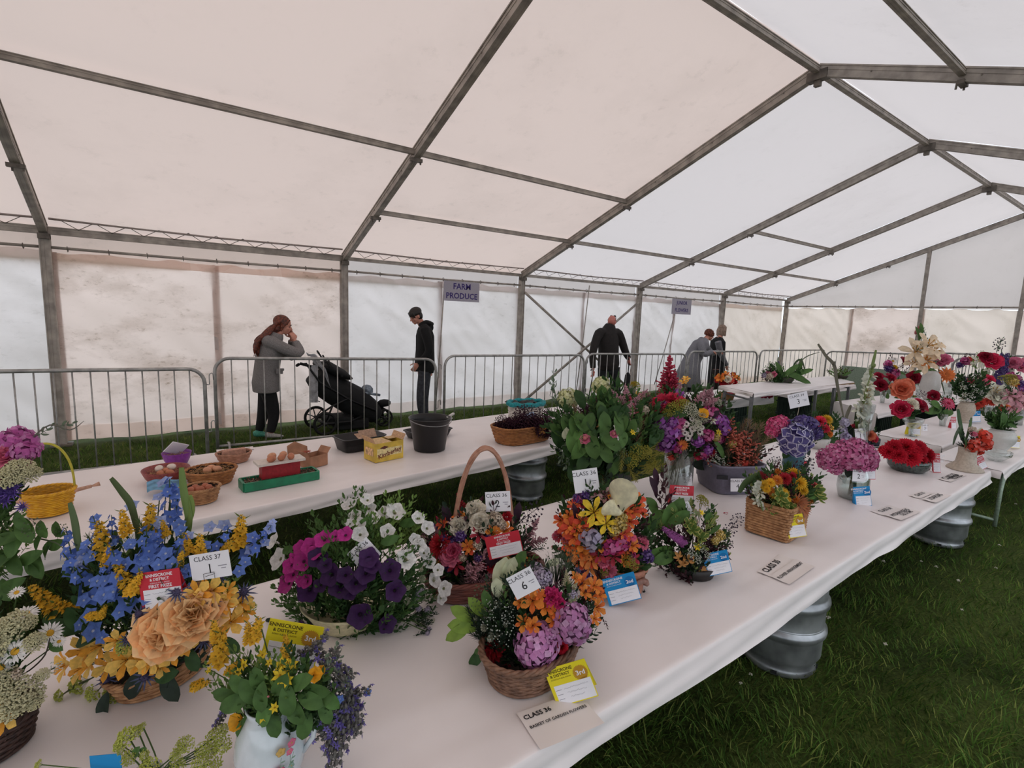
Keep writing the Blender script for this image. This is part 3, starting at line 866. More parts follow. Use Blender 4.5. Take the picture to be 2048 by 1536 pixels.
# --- boy in black hoodie
Y = 7.2
T = thing('person', 'dark-haired boy in a black hoodie looking down beside the farm produce sign', 'person', (pY(850, 760, Y).x, Y, 0))
hF = hframe((-1, -.1, -.55)); ho = J(829, 633)-hF @ V((.02, 0, .115))
sh = {s: J(850, 661, s*.19) for s in (-1, 1)}; hp = {s: J(850, 745, s*.09) for s in (-1, 1)}
el = {-1: J(858, 702, -.24), 1: J(856, 702, .22)}; wr = {-1: J(836, 727, -.16), 1: J(838, 727, .16)}
kn = {-1: J(842, 798, -.08), 1: J(848, 797, .1)}; an = {-1: J(846, 855, -.09), 1: J(850, 850, .1)}
for s in an: an[s].z = .09
b = MB(); head(b, hF, ho); b.tube([ho+hF @ V((-.02, 0, .05)), J(848, 655)], [.052, .062], 14)
loft(b, [(J(850, 750), .1, .16), (J(850, 715), .11, .15), (J(850, 685), .1, .15), (J(850, 664), .08, .12), (J(848, 652), .06, .08)])
for s in (-1, 1):
    limb(b, [sh[s], el[s], wr[s]], [.05, .042, .028]); limb(b, [hp[s], kn[s], an[s]], [.085, .055, .038]); hand(b, wr[s], (-.6, 0, -.8), (0, -s, 0), 1, .4)
remeshed(b, .0065, 'body', SKIN, T, 2)
b = MB()
loft(b, [(J(848, 744), .135, .19), (J(849, 735), .15, .2), (J(850, 700), .135, .18), (J(850, 672), .125, .2), (J(849, 660), .1, .17), (J(847, 652), .075, .1)], 28)
for s in (-1, 1): limb(b, [sh[s]*.6+sh[-s]*.4, sh[s], el[s], wr[s]], [.07, .08, .062, .045])
b.tube(curve_pts([J(838, 652, -.08), J(852, 644, -.12), J(864, 648, 0), J(852, 644, .12), J(838, 652, .08)], 5), [.02]+[.032]*19+[.02], 10)
b.ball(J(858, 655), .085, 12, sq=(.8, 1.1, .9))
HOOD = mat('0b0b0d', rough=.9, vary=.15, scale=50)
remeshed(b, .009, 'hoodie', HOOD, T, 3)
b = MB()
for s in (-1, 1): limb(b, [hp[s]+V((0, 0, .02)), kn[s], an[s]], [.105, .072, .055])
remeshed(b, .01, 'jeans', mat('3a3c44', rough=.85, vary=.2, scale=25), T, 3)
for s in an: shoe(T, an[s], (-1, -.1), mat('2a2a2c', rough=.6))
b = MB(); b.ball(ho+hF @ V((-.02, 0, .165)), .104, 18, sq=(1.03, .84, .78), rot=hF)
b.ball(ho+hF @ V((-.045, 0, .10)), .09, 14, sq=(.75, .88, .9), rot=hF)
for q in range(9):
    y = (q-4)/4; b.tube([ho+hF @ V((.0, y*.05, .225-.03*abs(y))), ho+hF @ V((.065, y*.058, .2-.02*abs(y))), ho+hF @ V((.088-.03*abs(y), y*.068, .165)), ho+hF @ V((.092-.04*abs(y), y*.074, .132-.03*abs(y)))], [.018, .018, .012, .005], 6)
remeshed(b, .006, 'hair', mat('1d130f', rough=.5, vary=.3, scale=60), T, 2)
eyes(T, hF, ho)

# --- bald man from behind
Y = 7.15
T = thing('person', 'bald man seen from behind in a dark jacket with sunglasses on his head', 'person', (pY(1217, 790, Y).x, Y, 0))
hF = hframe((.85, .45, -.08)); ho = J(1224, 644)-hF @ V((.0, 0, .115))
sh = {-1: J(1237, 668, -.05), 1: J(1198, 667, .0)}; hp = {-1: J(1229, 735, -.04), 1: J(1207, 735, .04)}
el = {-1: J(1251, 704, -.1), 1: J(1186, 704, -.06)}; wr = {-1: J(1258, 718, -.2), 1: J(1186, 740, -.12)}
kn = {-1: J(1232, 790, -.08), 1: J(1205, 790, .0)}; an = {-1: J(1234, 833, -.04), 1: J(1203, 833, .04)}
for s in an: an[s].z = .09
b = MB(); head(b, hF, ho, 1.05); b.tube([ho+hF @ V((-.02, 0, .05)), J(1218, 668)], [.062, .07], 14)
fx = V((0, 1, 0))
loft(b, [(J(1218, 745), .13, .19), (J(1218, 715), .12, .17), (J(1217, 690), .11, .17), (J(1217, 670), .09, .14), (J(1219, 656), .07, .08)], fwd=fx)
for s in (-1, 1):
    limb(b, [sh[s], el[s], wr[s]], [.055, .045, .03]); limb(b, [hp[s], kn[s], an[s]], [.09, .06, .04]); hand(b, wr[s], (0, -.1, -1), (-s, 0, 0), 1.05, .8)
remeshed(b, .007, 'body', SKINR, T, 2)
b = MB()
loft(b, [(J(1217, 738), .17, .225), (J(1217, 728), .19, .245), (J(1217, 705), .17, .235), (J(1217, 683), .16, .25), (J(1217, 667), .14, .23), (J(1219, 657), .12, .15), (J(1221, 649), .09, .1)], 28, fwd=fx)
for s in (-1, 1): limb(b, [sh[s]*.65+sh[-s]*.35, sh[s], el[s], wr[s]+(el[s]-wr[s])*.1], [.09, .095, .075, .055])
remeshed(b, .01, 'jacket', mat('1a1311', rough=.8, vary=.2, scale=30), T, 3)
b = MB()
for s in (-1, 1): limb(b, [hp[s], kn[s], an[s]], [.12, .1, .075])
b.ball(J(1218, 742), .17, 14, sq=(1.2, .9, .8))
remeshed(b, .011, 'trousers', mat('10151b', rough=.8, vary=.2), T, 3)
for s in an: shoe(T, an[s], (.2, 1), BLK, 1.1)
b = MB(); g1 = ho+hF @ V((.035, 0, .225))
for y in (-1, 1): b.tube([ho+hF @ V((-.05, y*.078, .14)), ho+hF @ V((.0, y*.075, .19)), ho+hF @ V((.03, y*.06, .222))], .005, 5); b.ball(ho+hF @ V((.04, y*.035, .235)), .026, 8, sq=(.35, 1.1, .8), rot=hF)
b.build('sunglasses', mat('0c0c10', rough=.2), T)
eyes(T, hF, ho, 1.05)
# sticks he leans on
for (a, c, l) in ((wr[-1]+V((0, -.01, -.06)), J(1249, 812, -.3), 'black folded umbrella in the bald man\'s right hand'), (wr[1]+V((0, -.01, -.06)), J(1172, 838, -.25), 'black walking stick in the bald man\'s left hand')):
    c.z = .0; U = thing('walking_stick' if 'stick' in l else 'umbrella', l, 'umbrella' if 'umb' in l else 'stick', (c.x, c.y, 0))
    b = MB(); b.tube([c, a], .011, 8); b.build('shaft', BLK, U)
    b = MB(); b.tube([a, a+V((0, -.0, .045)), a+V((-.03, 0, .07)), a+V((-.07, 0, .06))], .013, 8); b.build('handle', BLK, U)
    if 'umb' in l:
        b = MB(); b.lathe([(.008, .08), (.03, .2), (.055, .5), (.05, .62), (.012, .68)], 14, fn=lambda t, z: 1+.15*math.sin(t*6)); o = b.build('folded_canopy', BLK, U, world=False); o.rotation_euler = V((0, 0, 1)).rotation_difference((a-c).normalized()).to_euler()

# --- bending woman in grey coat
Y = 7.05
T = thing('person', 'curly auburn-haired woman in a light grey coat bending over the barrier', 'person', (pY(1385, 790, Y).x, Y, 0))
hF = hframe((.9, -.5, -.45)); ho = J(1421, 671)-hF @ V((.02, 0, .115))
sh = {-1: J(1402, 688, -.17), 1: J(1404, 682, .17)}; hp = {s: J(1379, 742, s*.1) for s in (-1, 1)}
el = {-1: J(1408, 708, -.3), 1: J(1422, 705, .15)}; wr = {-1: J(1424, 703, -.38), 1: J(1438, 703, .0)}
kn = {-1: J(1378, 785, -.1), 1: J(1385, 785, .1)}; an = {-1: J(1376, 826, -.1), 1: J(1384, 826, .1)}
for s in an: an[s].z = .09
b = MB(); head(b, hF, ho); b.tube([ho+hF @ V((-.03, 0, .05)), J(1407, 683)], [.055, .065], 14)
loft(b, [(J(1379, 748), .1, .16), (J(1383, 722), .1, .14), (J(1394, 700), .1, .14), (J(1404, 686), .08, .14), (J(1409, 681), .06, .08)])
for s in (-1, 1):
    limb(b, [sh[s], el[s], wr[s]], [.05, .042, .03]); limb(b, [hp[s], kn[s], an[s]], [.085, .058, .04]); hand(b, wr[s], (.9, -.2, -.2), (0, 0, -1), .95, .7)
remeshed(b, .007, 'body', SKIN, T, 2)
b = MB()
loft(b, [(J(1374, 772), .29, .31), (J(1376, 748), .25, .28), (J(1383, 722), .17, .22), (J(1393, 702), .16, .21), (J(1402, 688), .13, .22), (J(1409, 680), .085, .11)], 28)
for s in (-1, 1): limb(b, [sh[s]*.6+sh[-s]*.4, sh[s], el[s], wr[s]], [.08, .09, .075, .055])
remeshed(b, .01, 'coat', mat('86858a', rough=.9, vary=.12, scale=120, c2='67666c'), T, 3)
b = MB()
for s in (-1, 1): limb(b, [hp[s], kn[s], an[s]], [.1, .07, .055])
remeshed(b, .011, 'trousers', BLK, T, 3)
for s in an: shoe(T, an[s], (1, -.1), BLK)
b = MB()
for q in range(60):
    a = q*2.4; z = 1-(q/60)*1.5; rr = math.sqrt(max(0, 1-z*z)); d = V((math.cos(a)*rr*.098-.03, math.sin(a)*rr*.088, z*.095+.14))
    if d.x > .06 and d.z < .18: continue
    b.ball(ho+hF @ d, random.uniform(.02, .032), 6)
b.ball(ho+hF @ V((-.025, 0, .14)), .1, 12, sq=(1, .85, .9), rot=hF)
remeshed(b, .006, 'hair', mat('6b3420', rough=.7, vary=.4, scale=50), T, 1)
eyes(T, hF, ho)

# --- fair-haired woman
Y = 7.35
T = thing('person', 'fair-haired woman in a black coat standing beside the bending woman', 'person', (pY(1437, 760, Y).x, Y, 0))
hF = hframe((1, .1, -.12)); ho = J(1446, 659)-hF @ V((.02, 0, .115))
sh = {s: J(1436, 683, s*.17) for s in (-1, 1)}; hp = {s: J(1433, 738, s*.09) for s in (-1, 1)}
el = {-1: J(1442, 708, -.2), 1: J(1444, 708, .2)}; wr = {-1: J(1453, 730, -.2), 1: J(1452, 732, .1)}
kn = {-1: J(1434, 782, -.1), 1: J(1430, 782, .1)}; an = {-1: J(1436, 822, -.1), 1: J(1430, 822, .1)}
for s in an: an[s].z = .09
b = MB(); head(b, hF, ho); b.tube([ho+hF @ V((-.02, 0, .05)), J(1438, 680)], [.05, .06], 14)
loft(b, [(J(1433, 745), .12, .17), (J(1434, 715), .12, .15), (J(1435, 695), .12, .17), (J(1436, 682), .1, .18), (J(1438, 675), .06, .08)])
for s in (-1, 1):
    limb(b, [sh[s], el[s], wr[s]], [.05, .042, .03]); limb(b, [hp[s], kn[s], an[s]], [.085, .058, .04]); hand(b, wr[s], (.4, -.1, -.9), (0, -s, 0), .95, .6)
remeshed(b, .0075, 'body', SKIN, T, 2)
b = MB()
loft(b, [(J(1432, 770), .17, .23), (J(1433, 745), .165, .22), (J(1434, 715), .14, .19), (J(1435, 695), .14, .2), (J(1436, 683), .12, .2), (J(1439, 676), .08, .1)], 28)
remeshed(b, .01, 'coat', mat('121114', rough=.85, vary=.2), T, 3)
b = MB()
for s in (-1, 1): limb(b, [sh[s], el[s], wr[s]], [.08, .07, .052])
remeshed(b, .01, 'sleeves', mat('77767b', rough=.85, vary=.15), T, 2, label='pale grey sleeves')
b = MB()
for s in (-1, 1): limb(b, [hp[s], kn[s], an[s]], [.1, .07, .055])
remeshed(b, .011, 'trousers', mat('2a1d19', rough=.9), T, 3)
for s in an: shoe(T, an[s], (1, -.1), BLK)
b = MB(); b.ball(ho+hF @ V((-.02, 0, .15)), .108, 18, sq=(.98, .86, .84), rot=hF)
for q in range(14):
    y = (q-6.5)/6.5; b.tube(curve_pts([ho+hF @ V((-.02-.05*(1-abs(y)), y*.08, .18)), ho+hF @ V((-.05-.06*(1-abs(y)), y*.1, .07)), ho+hF @ V((-.03-.06*(1-abs(y)), y*.1, -.06+.02*random.random()))], 4), [.03]*5+[.026]*3+[.012], 7)
remeshed(b, .0065, 'hair', mat('9a8170', rough=.6, vary=.25, scale=30, c2='75604f'), T, 2)
eyes(T, hF, ho)

# ------------------------------------------------------------------ pushchair
Y = 7.2
T = thing('pushchair', 'black three-wheeled pushchair with a folded hood behind the barrier', 'pushchair', (pY(700, 800, Y).x, Y, 0))
TYRE = mat('101010', rough=.8); FAB = mat('0d0e11', rough=.85, vary=.3, scale=20); CLEAR = mat('b9b9bd', rough=.25, vary=.1, trans=.4)


def wheel(c, r, T):
    b = MB(); c = V(c)
    b.tube([c+V((r*.88*math.cos(a*PI/12), 0, r*.88*math.sin(a*PI/12))) for a in range(24)], r*.12, 8, closed=True)
    o = b.build('wheel', TYRE, T)
    s = MB()
    for k in range(7):
        a = k*2*PI/7; s.tube([c, c+V((r*.82*math.cos(a), 0, r*.82*math.sin(a)))], .008, 5)
    s.tube([c+V((0, -.03, 0)), c+V((0, .03, 0))], .025, 10)
    s.build('spokes', mat('2a2a2c', rough=.5), o)


rw = pY(641, 850, Y); rr = .165
for dy in (-.25, .25): wheel((rw.x, Y+dy, rr), rr, T)
fwc = pY(765, 853, Y)
for dy in (-.07, .07): wheel((fwc.x, Y+dy, .135), .135, T)
b = MB()
for dy in (-.24, .24):
    b.tube([pY(597, 729, Y+dy), pY(612, 727, Y+dy), pY(640, 765, Y+dy), pY(700, 800, Y+dy), pY(752, 822, Y+dy)], .014, 8)
    b.tube([V((rw.x, Y+dy, rr)), pY(665, 812, Y+dy), pY(700, 795, Y+dy)], .014, 8)
    b.tube([V((rw.x, Y+dy, rr)), pY(700, 843, Y+dy), V((fwc.x, Y, .3))], .013, 8)
b.tube([V((rw.x, Y-.27, rr)), V((rw.x, Y+.27, rr))], .012, 8); b.tube([V((fwc.x, Y-.08, .135)), V((fwc.x, Y+.08, .135))], .01, 8)
b.tube([V((fwc.x, Y, .14)), V((fwc.x, Y, .33)), pY(752, 822, Y)], .02, 8)
b.build('frame', mat('1a1a1c', rough=.4, metal=.3), T)
b = MB(); b.tube([pY(597, 729, Y-.25), pY(594, 731, Y), pY(597, 729, Y+.25)], .02, 10); b.tube([pY(600, 727, Y-.24), pY(622, 733, Y-.24)], .018, 8); b.build('handle', BLK, T)
b = MB()
# sling seat and leg apron
secs = [((632, 748), 24, .2), ((645, 765), 28, .23), ((672, 782), 30, .24), ((705, 800), 32, .24), ((735, 818), 26, .22), ((752, 832), 18, .16)]
loft(b, [(pY(px, py, Y), h*.0069, w_) for (px, py), h, w_ in secs], 18, V((0, 0, 1)))
b.box(pY(675, 837, Y), (.35, .4, .1)); b.box(pY(700, 845, Y), (.45, .36, .13)); remeshed(b, .014, 'seat', FAB, T, 3)
b = MB()
for k in range(5):
    b.tube(curve_pts([pY(652+k*8, 727+k*7, Y-.25), pY(636+k*11, 706+k*9, Y-.16), pY(636+k*11, 703+k*9, Y+.16), pY(652+k*8, 727+k*7, Y+.25)], 5), .011, 6)
loft(b, [(pY(632, 728, Y), .04, .2), (pY(655, 735, Y), .09, .25), (pY(682, 748, Y), .075, .25), (pY(697, 755, Y), .03, .2)], 16, V((0, 0, 1)))
remeshed(b, .011, 'hood', FAB, T, 2)
b = MB()
b.grid(lambda u, v: pY(612+38*u+14*v, 704+30*u*u+46*v*(.4+.6*u)+3*math.sin(u*9+v*7), Y-.26+.05*noise.noise(V((u*5, v*5, 1)))), 14, 10)
b.grid(lambda u, v: pY(620+16*u, 730+75*v, Y-.22+.05*noise.noise(V((u*5, v*8, 3)))), 6, 12)
b.build('rain_cover', CLEAR, T)
b = MB(); b.ball(pY(734, 780, Y), .09, 10, sq=(1, 1.2, .9)); b.tube([pY(722, 785, Y-.1), pY(760, 790, Y-.1)], .02, 6); b.build('blanket', mat('7e8a96', rough=.9, vary=.3, scale=20), T)
b = MB(); b.ball(pY(768, 806, Y), .085, 10, sq=(1.3, .9, .7)); b.build('foot_muff', FAB, T)
b = MB(); b.tube([pY(629, 775, Y-.2), pY(628, 800, Y-.2), pY(640, 803, Y-.2)], .006, 5); b.build('strap', BLK, T)


# ------------------------------------------------------------------ cards
def flatc(c, rough=.5): return mat(c, rough=rough, vary=.015, scale=5, spec=.3)


WHT = flatc('e8e7ec'); INK = flatc('1b1a20'); BLUE = flatc('1487c4'); RED = flatc('c22c3c'); YEL = flatc('e3d32a'); GOLD = flatc('b98a2c'); BLUED = flatc('0f6fae'); GREY = flatc('8c8a94')
CREAM = flatc('e6deda'); DKTXT = flatc('4a3b14')


def card_frame(px, py, dep, roll=0, yaw=0, pitch=0):
    p = ad(px, py, dep)
    x = cr*math.cos(R(roll))+cu*math.sin(R(roll)); y = cu*math.cos(R(roll))-cr*math.sin(R(roll)); n = -fw
    F = M((x, y, n)).transposed(); F = F @ M.Rotation(R(yaw), 3, 'Y') @ M.Rotation(R(pitch), 3, 'X')
    return p, F


def scribble(mb, x0, x1, y, s, seed, T, mi):
    rs = random.Random(seed); pts = []; x = x0
    while x < x1:
        pts.append(T @ V((x, y+rs.uniform(-s, s), .0006))); x += s*rs.uniform(.5, 1.3)
    mb.tube(pts, .0003, 3, mi, cap=False)


def put_text(T, name, t, size, pos, F, m, bold=False, sx=1, rot=0):
    tm = text_mesh(t, size, bold, sx); o = MB(); o.put(tm, M.Translation(V(pos)+V((0, 0, .0011))) @ M.Rotation(R(rot), 4, 'Z'))
    ob = o.build(name, m, T, world=False, smooth=False); ob.rotation_euler = F.to_euler(); return ob


def class_card(px, py, dep, w_, h, roll, cls, num, label, yaw=0, pitch=0, stick=None):
    p, F = card_frame(px, py, dep, roll, yaw, pitch); k = dep/FPX; w_ *= k; h *= k
    T = thing('class_card', label, 'card', p, 'white numbered class cards')
    b = MB(); b.box((0, 0, 0), (w_, h, .0012)); o = b.build('card', WHT, T, world=False, smooth=False); o.rotation_euler = F.to_euler()
    put_text(T, 'heading', cls, h*.25, (-w_*.05, h*.3, 0), F, INK, False, 1.05)
    put_text(T, 'number', num, h*.5, (-w_*.02, -h*.12, 0), F, INK)
    b = MB(); b.box((w_*.3, -h*.05, .0009), (w_*.22, h*.03, .0004)); b.box((w_*.32, -h*.15, .0009), (w_*.12, h*.03, .0004)); o = b.build('small_print', GREY, T, world=False, smooth=False); o.rotation_euler = F.to_euler(); o['kind'] = 'stuff'
    if stick:
        q = V(stick)-V(p); b = MB(); b.tube([F @ V((0, -h*.4, -.002)), q], .0022, 5); b.build('stick', mat('a8a08c'), T, world=False)
    return T


def prize_card(px, py, dep, w_, h, roll, kind, label, yaw=0, pitch=0):
    p, F = card_frame(px, py, dep, roll, yaw, pitch); k = dep/FPX; w_ *= k; h *= k
    T = thing('prize_card', label, 'card', p, 'coloured prize cards')
    col_, tx, rt = {'red': (RED, WHT, 'FIRST PRIZE'), 'blue': (BLUE, WHT, '2nd'), 'yellow': (YEL, DKTXT, '3rd')}[kind]
    e = F.to_euler()
    b = MB(); b.box((0, 0, 0), (w_, h, .0014))
    # folded back leaf that props the card
    b.add([V((-w_/2, -h/2, 0)), V((-w_/2, h/2, 0)), V((-w_/2, -h*.45, -h*.3))], [(0, 1, 2)]); b.add([V((-w_/2, h/2, 0)), V((w_/2, h/2, 0)), V((w_/2, -h*.42, -h*.32)), V((-w_/2, -h*.42, -h*.32))], [(0, 1, 2, 3)])
    o = b.build('card', col_, T, world=False, smooth=False); o.rotation_euler = e
    b = MB(); b.box((w_*.03, -h*.22, .0010), (w_*.9, h*.5, .0006)); o = b.build('entry_panel', WHT, T, world=False, smooth=False); o.rotation_euler = e
    x = -w_*.18 if kind != 'red' else 0
    put_text(T, 'heading', 'ENNISCRONE', h*.115, (x, h*.39, 0), F, tx, True, 1)
    put_text(T, 'heading', '& DISTRICT', h*.1, (x, h*.28, 0), F, tx, True, 1)
    put_text(T, 'heading', 'AGRICULTURAL SHOW', h*.05, (x, h*.19, 0), F, tx, False, 1)
    if kind == 'red': put_text(T, 'award', rt, h*.12, (0, h*.1, 0), F, tx, True)
    else:
        b = MB(); n = 28; c = V((w_*.3, h*.2, .0012)); ra = h*.2
        pts = [c+V((math.cos(2*PI*i/(2*n))*ra*(1 if i % 2 else .86), math.sin(2*PI*i/(2*n))*ra*(1 if i % 2 else .86), 0)) for i in range(2*n)]
        b.add(pts, [tuple(range(2*n))]); b.add([c+V((-.25*ra, -.7*ra, 0)), c+V((.6*ra, -.6*ra, 0)), c+V((.75*ra, -1.9*ra, 0)), c+V((.35*ra, -1.5*ra, 0)), c+V((.1*ra, -1.8*ra, 0))], [(0, 4, 3, 2, 1)])
        o = b.build('rosette', GOLD if kind == 'yellow' else BLUED, T, world=False, smooth=False); o.rotation_euler = e
        put_text(T, 'award', rt, h*.17, (w_*.3, h*.2, .0006), F, WHT, True)
    b = MB(); I = M.Identity(3)
    for i in range(3):
        y = -h*(.08+.12*i); scribble(b, -w_*(.2-.05*i), w_*(.4-.08*i), y, h*.022, px+i, M.Translation((0, 0, .0012)), 0)
        b.box((-w_*.33, y-h*.01, .0014), (w_*.14, h*.012, .0002))
    o = b.build('handwriting', GREY, T, world=False, smooth=False); o.rotation_euler = e; o['kind'] = 'stuff'
    return T


def paper(corners, label, lines, z=.5765, m=None):
    """sheet lying on a table; corners TL TR BR BL in photo order"""
    q = [at(*c, z) for c in corners]; c = sum(q, V())/4; x = (q[1]-q[0]).normalized(); y = V((0, 0, 1)).cross(x)
    T = thing('paper_notice', label, 'notice', c)
    b = MB(); w2 = (q[1]-q[0]).length; h2 = abs((q[3]-q[0]).dot(y))
    F = M((x, y, V((0, 0, 1)))).transposed()
    b.grid(lambda u, v: V(((u-.5)*w2, (.5-v)*h2, .0012+.0015*(abs(u-.5)*2)**4+.001*math.sin(v*7))), 10, 8)
    o = b.build('sheet', m or CREAM, T, world=False); o.rotation_euler = F.to_euler()
    for t, s, px_, py_ in lines:
        tm = text_mesh(t, 1); wd = max(v.x for v in tm.v)-min(v.x for v in tm.v)
        put_text(T, 'lettering', t, s*w2/wd, (px_*w2, py_*h2, .003), F, INK, True)
    return T


# ------------------------------------------------------------------ wicker
W_TAN = mat('b98a5e', rough=.6, vary=.3, scale=40, c2='8a5f3c', name='tan_willow'); W_BRN = mat('8a6650', rough=.6, vary=.3, scale=40, c2='5e4233', name='brown_willow')
W_ORG = mat('b57a45', rough=.6, vary=.3, scale=30, c2='8f5a30'); W_YEL = mat('e0a91c', rough=.5, vary=.2, scale=30, c2='c48a12'); W_PNK = mat('b8876f', rough=.6, vary=.25, scale=30, c2='95694f')
W_WHT = mat('c9c4bd', rough=.6, vary=.2, scale=30)
LIN = mat('2a1c14', rough=.9)


def wicker(T, rx, ry, h, flare, rows, stakes, p=2.0, m=None, z0=0, rim=.008, yaw=0, handle=None, hm=None, lin=None):
    """woven basket body around the local origin of T"""
    ca, sa = math.cos(yaw), math.sin(yaw)

    def P(a, t, off=0):
        c, s = math.cos(a), math.sin(a); k = 1+(flare-1)*t
        x = (abs(c)**(2/p))*(1 if c > 0 else -1)*(rx*k+off); y = (abs(s)**(2/p))*(1 if s > 0 else -1)*(ry*k+off)
        return V((x*ca-y*sa, x*sa+y*ca, z0+.004+t*(h-.004)))
    n = 72; b = MB()
    for r in range(rows):
        t = (r+.5)/rows; tr = h/rows*.56
        b.tube([P(2*PI*k/n, t, .0028*math.sin(stakes*PI*k/n*1.0+(r % 2)*PI)) for k in range(n)], tr, 5, closed=True)
    b.build('woven_side', m, T, world=False)['kind'] = 'stuff'
    b = MB()
    for k in range(stakes):
        a = 2*PI*(k+.5)/stakes; b.tube([P(a, 0), P(a, 1.0)], .0028, 5)
    b.build('stakes', m, T, world=False)['kind'] = 'stuff'
    b = MB(); b.grid(lambda u, v: P(2*PI*u, v*.99, -.006), 40, 4); b.add([P(2*PI*k/40, 0.02, -.004) for k in range(40)], [tuple(range(40))]); b.build('lining', lin or LIN, T, world=False)
    b = MB()
    for j in range(3): b.tube([P(2*PI*k/n, 1.0, 0)+V((0, 0, rim*.5*math.sin(12*2*PI*k/n+j*2.1))) + (P(2*PI*k/n, 1, 1)-P(2*PI*k/n, 1, 0))*rim*.6*math.cos(12*2*PI*k/n+j*2.1) for k in range(n)], rim*.62, 5, closed=True)
    b.tube([P(2*PI*k/n, .03, .003) for k in range(n)], rim*.6, 5, closed=True); b.build('braided_rim', m, T, world=False)
    if handle:
        hh, ang, th = handle; A = P(ang, .9); B = P(ang+PI, .9); mid = (A+B)/2; hb = MB()
        for j in range(4):
            pts = []
            for k in range(33):
                t = k/32; a = PI*t; q = mid+(A-mid)*math.cos(a)*(1+.0*math.sin(a))+V((0, 0, hh*math.sin(a)**.75))
                tw = j*PI/2+t*3; q = q+V((th*.55*math.cos(tw)*.5, th*.9*math.sin(tw), th*.3*math.cos(tw))); pts.append(q)
            hb.tube(pts, th*.5, 6)
        hb.build('handle', hm or m, T, world=False)


EGGS = [mat('b97453', rough=.45, vary=.08, scale=30), mat('a55a3c', rough=.45, vary=.08), mat('c98f6c', rough=.45, vary=.06), mat('ded2c6', rough=.4, vary=.03)]
eggb = MB(); eggb.lathe([(.0215*math.sin(PI*k/12)*(1-.12*math.cos(PI*k/12)*-1*.9), -.028*math.cos(PI*k/12)) for k in range(13)], 16)
egg_me = [eggb.mesh('egg', m) for m in EGGS]


def eggs(spots, label, group, mi=0, s=1.0):
    order = sorted(range(len(spots)), key=lambda i: spots[i].x)
    where = {2: ('left-hand', 'right-hand'), 3: ('leftmost', 'middle', 'rightmost'), 5: ('leftmost', 'second from left', 'middle', 'fourth from left', 'rightmost')}[len(spots)]
    names_ = {order[i]: where[i]+' '+label for i in range(len(spots))}
    for i, p in enumerate(spots):
        o = bpy.data.objects.new('egg', egg_me[mi]); COL.objects.link(o); o.location = p; o.scale = [s]*3
        o.rotation_euler = (PI/2+random.uniform(-.3, .3), 0, random.uniform(0, 6)); tag(o, names_[i], 'egg', group)


def straw(T, c, r, n, m, L=.07):
    b = MB(); c = V(c)
    for k in range(n):
        a = random.uniform(0, 2*PI); rr = r*math.sqrt(random.random()); d = random.uniform(0, 2*PI)
        p = c+V((rr*math.cos(a), rr*math.sin(a), random.uniform(-.004, .012))); v = V((math.cos(d), math.sin(d), 0))*L*random.uniform(.2, .5)
        b.tube([p-v, p+V((0, 0, .008)), p+v+V((0, 0, random.uniform(-.008, .008)))], .0012, 3, cap=False)
    b.build('straw', m, T, world=False)['kind'] = 'stuff'


STRAW = mat('bb9263', rough=.7, vary=.3)
Z = .5765


def base(px, py, z=Z): p = at(px, py, z); return p


def kp(p): return depth(p)/FPX          # metres per photo pixel there


# --- the egg table
p = base(100, 1026); T = thing('yellow_basket', 'bright yellow woven basket with a tall thin hoop handle', 'basket', p); k = kp(p)
wicker(T, 31*k, 27*k, 47*k, 1.34, 12, 22, 2, W_YEL, handle=(100*k, .1, .007), hm=mat('bdb33a', rough=.5, vary=.1), lin=mat('b8861a'))
p2 = at(125, 990, Z+.1); b = MB(); b.tube([V(p2)+V((-.19, -.02, .0)), V(p2)+V((-.02, 0, .005)), V(p2)+V((.12, .03, .02))], [.006, .007, .005], 6, flat=2); b.tube([V(p2)+V((.12, .03, .02)), V(p2)+V((.155, .038, .026))], [.005, .013], 6)
b.build('wooden_spoon', mat('c79a82', rough=.6), origin=p2, label='pale wooden spoon lying across the yellow basket', cat='spoon')


def bowl(px, py, wpx, hpx, c, label, ry=1.0, name='bowl', flare=1.45, rough=.35):
    p = base(px, py); k = kp(p); r = wpx*k/2; h = hpx*k
    T = thing(name, label, 'bowl', p+V((0, r*.5, 0)))
    b = MB(); n = [(r/flare*.75, 0), (r/flare, .004), (r*.86, h*.45), (r, h), (r*.985, h+.003), (r*.95, h), (r*.82, h*.5), (r/flare*.9, .02), (0, .016)]
    b.lathe(n, 36, sy=ry); b.build('body', c, T, world=False)
    return T, r, h


PUR = mat('7a2a8e', rough=.35, vary=.1); DRED = mat('8e3f3c', rough=.4, vary=.15)
T, r, h = bowl(355, 931, 52, 24, PUR, 'purple bowl with a white card standing in it')
a = T.location
b = MB(); F_ = M.Rotation(.5, 3, 'Z') @ M.Rotation(-.9, 3, 'X'); b.box(V(a)+V((0, .0, h+.03)), (.13, .004, .1), M.Rotation(.3, 3, 'Z') @ M.Rotation(.6, 3, 'X') @ M.Rotation(.5, 3, 'Y')); b.build('blank_card', WHT, origin=a+V((0, 0, h)), label='white card standing tilted in the purple bowl', cat='card', smooth=False)
straw(T, (0, 0, h*.8), r*.8, 40, STRAW)
T, r, h = bowl(334, 968, 84, 26, DRED, 'wide dull red bowl of straw and eggs'); a = T.location
straw(T, (0, 0, h*.62), r*.85, 90, STRAW)
eggs([a+V((x, y, h*.75)) for x, y in ((-.03, -.03), (.02, -.035), (-.005, .02))], 'brown egg in the straw of the dull red bowl', 'eggs in the dull red bowl', 0)
eggs([a+V((x, y, h*.98)) for x, y in ((-.035, .03), (.03, .035))], 'cream egg at the back of the dull red bowl', 'cream eggs in the dull red bowl', 3)


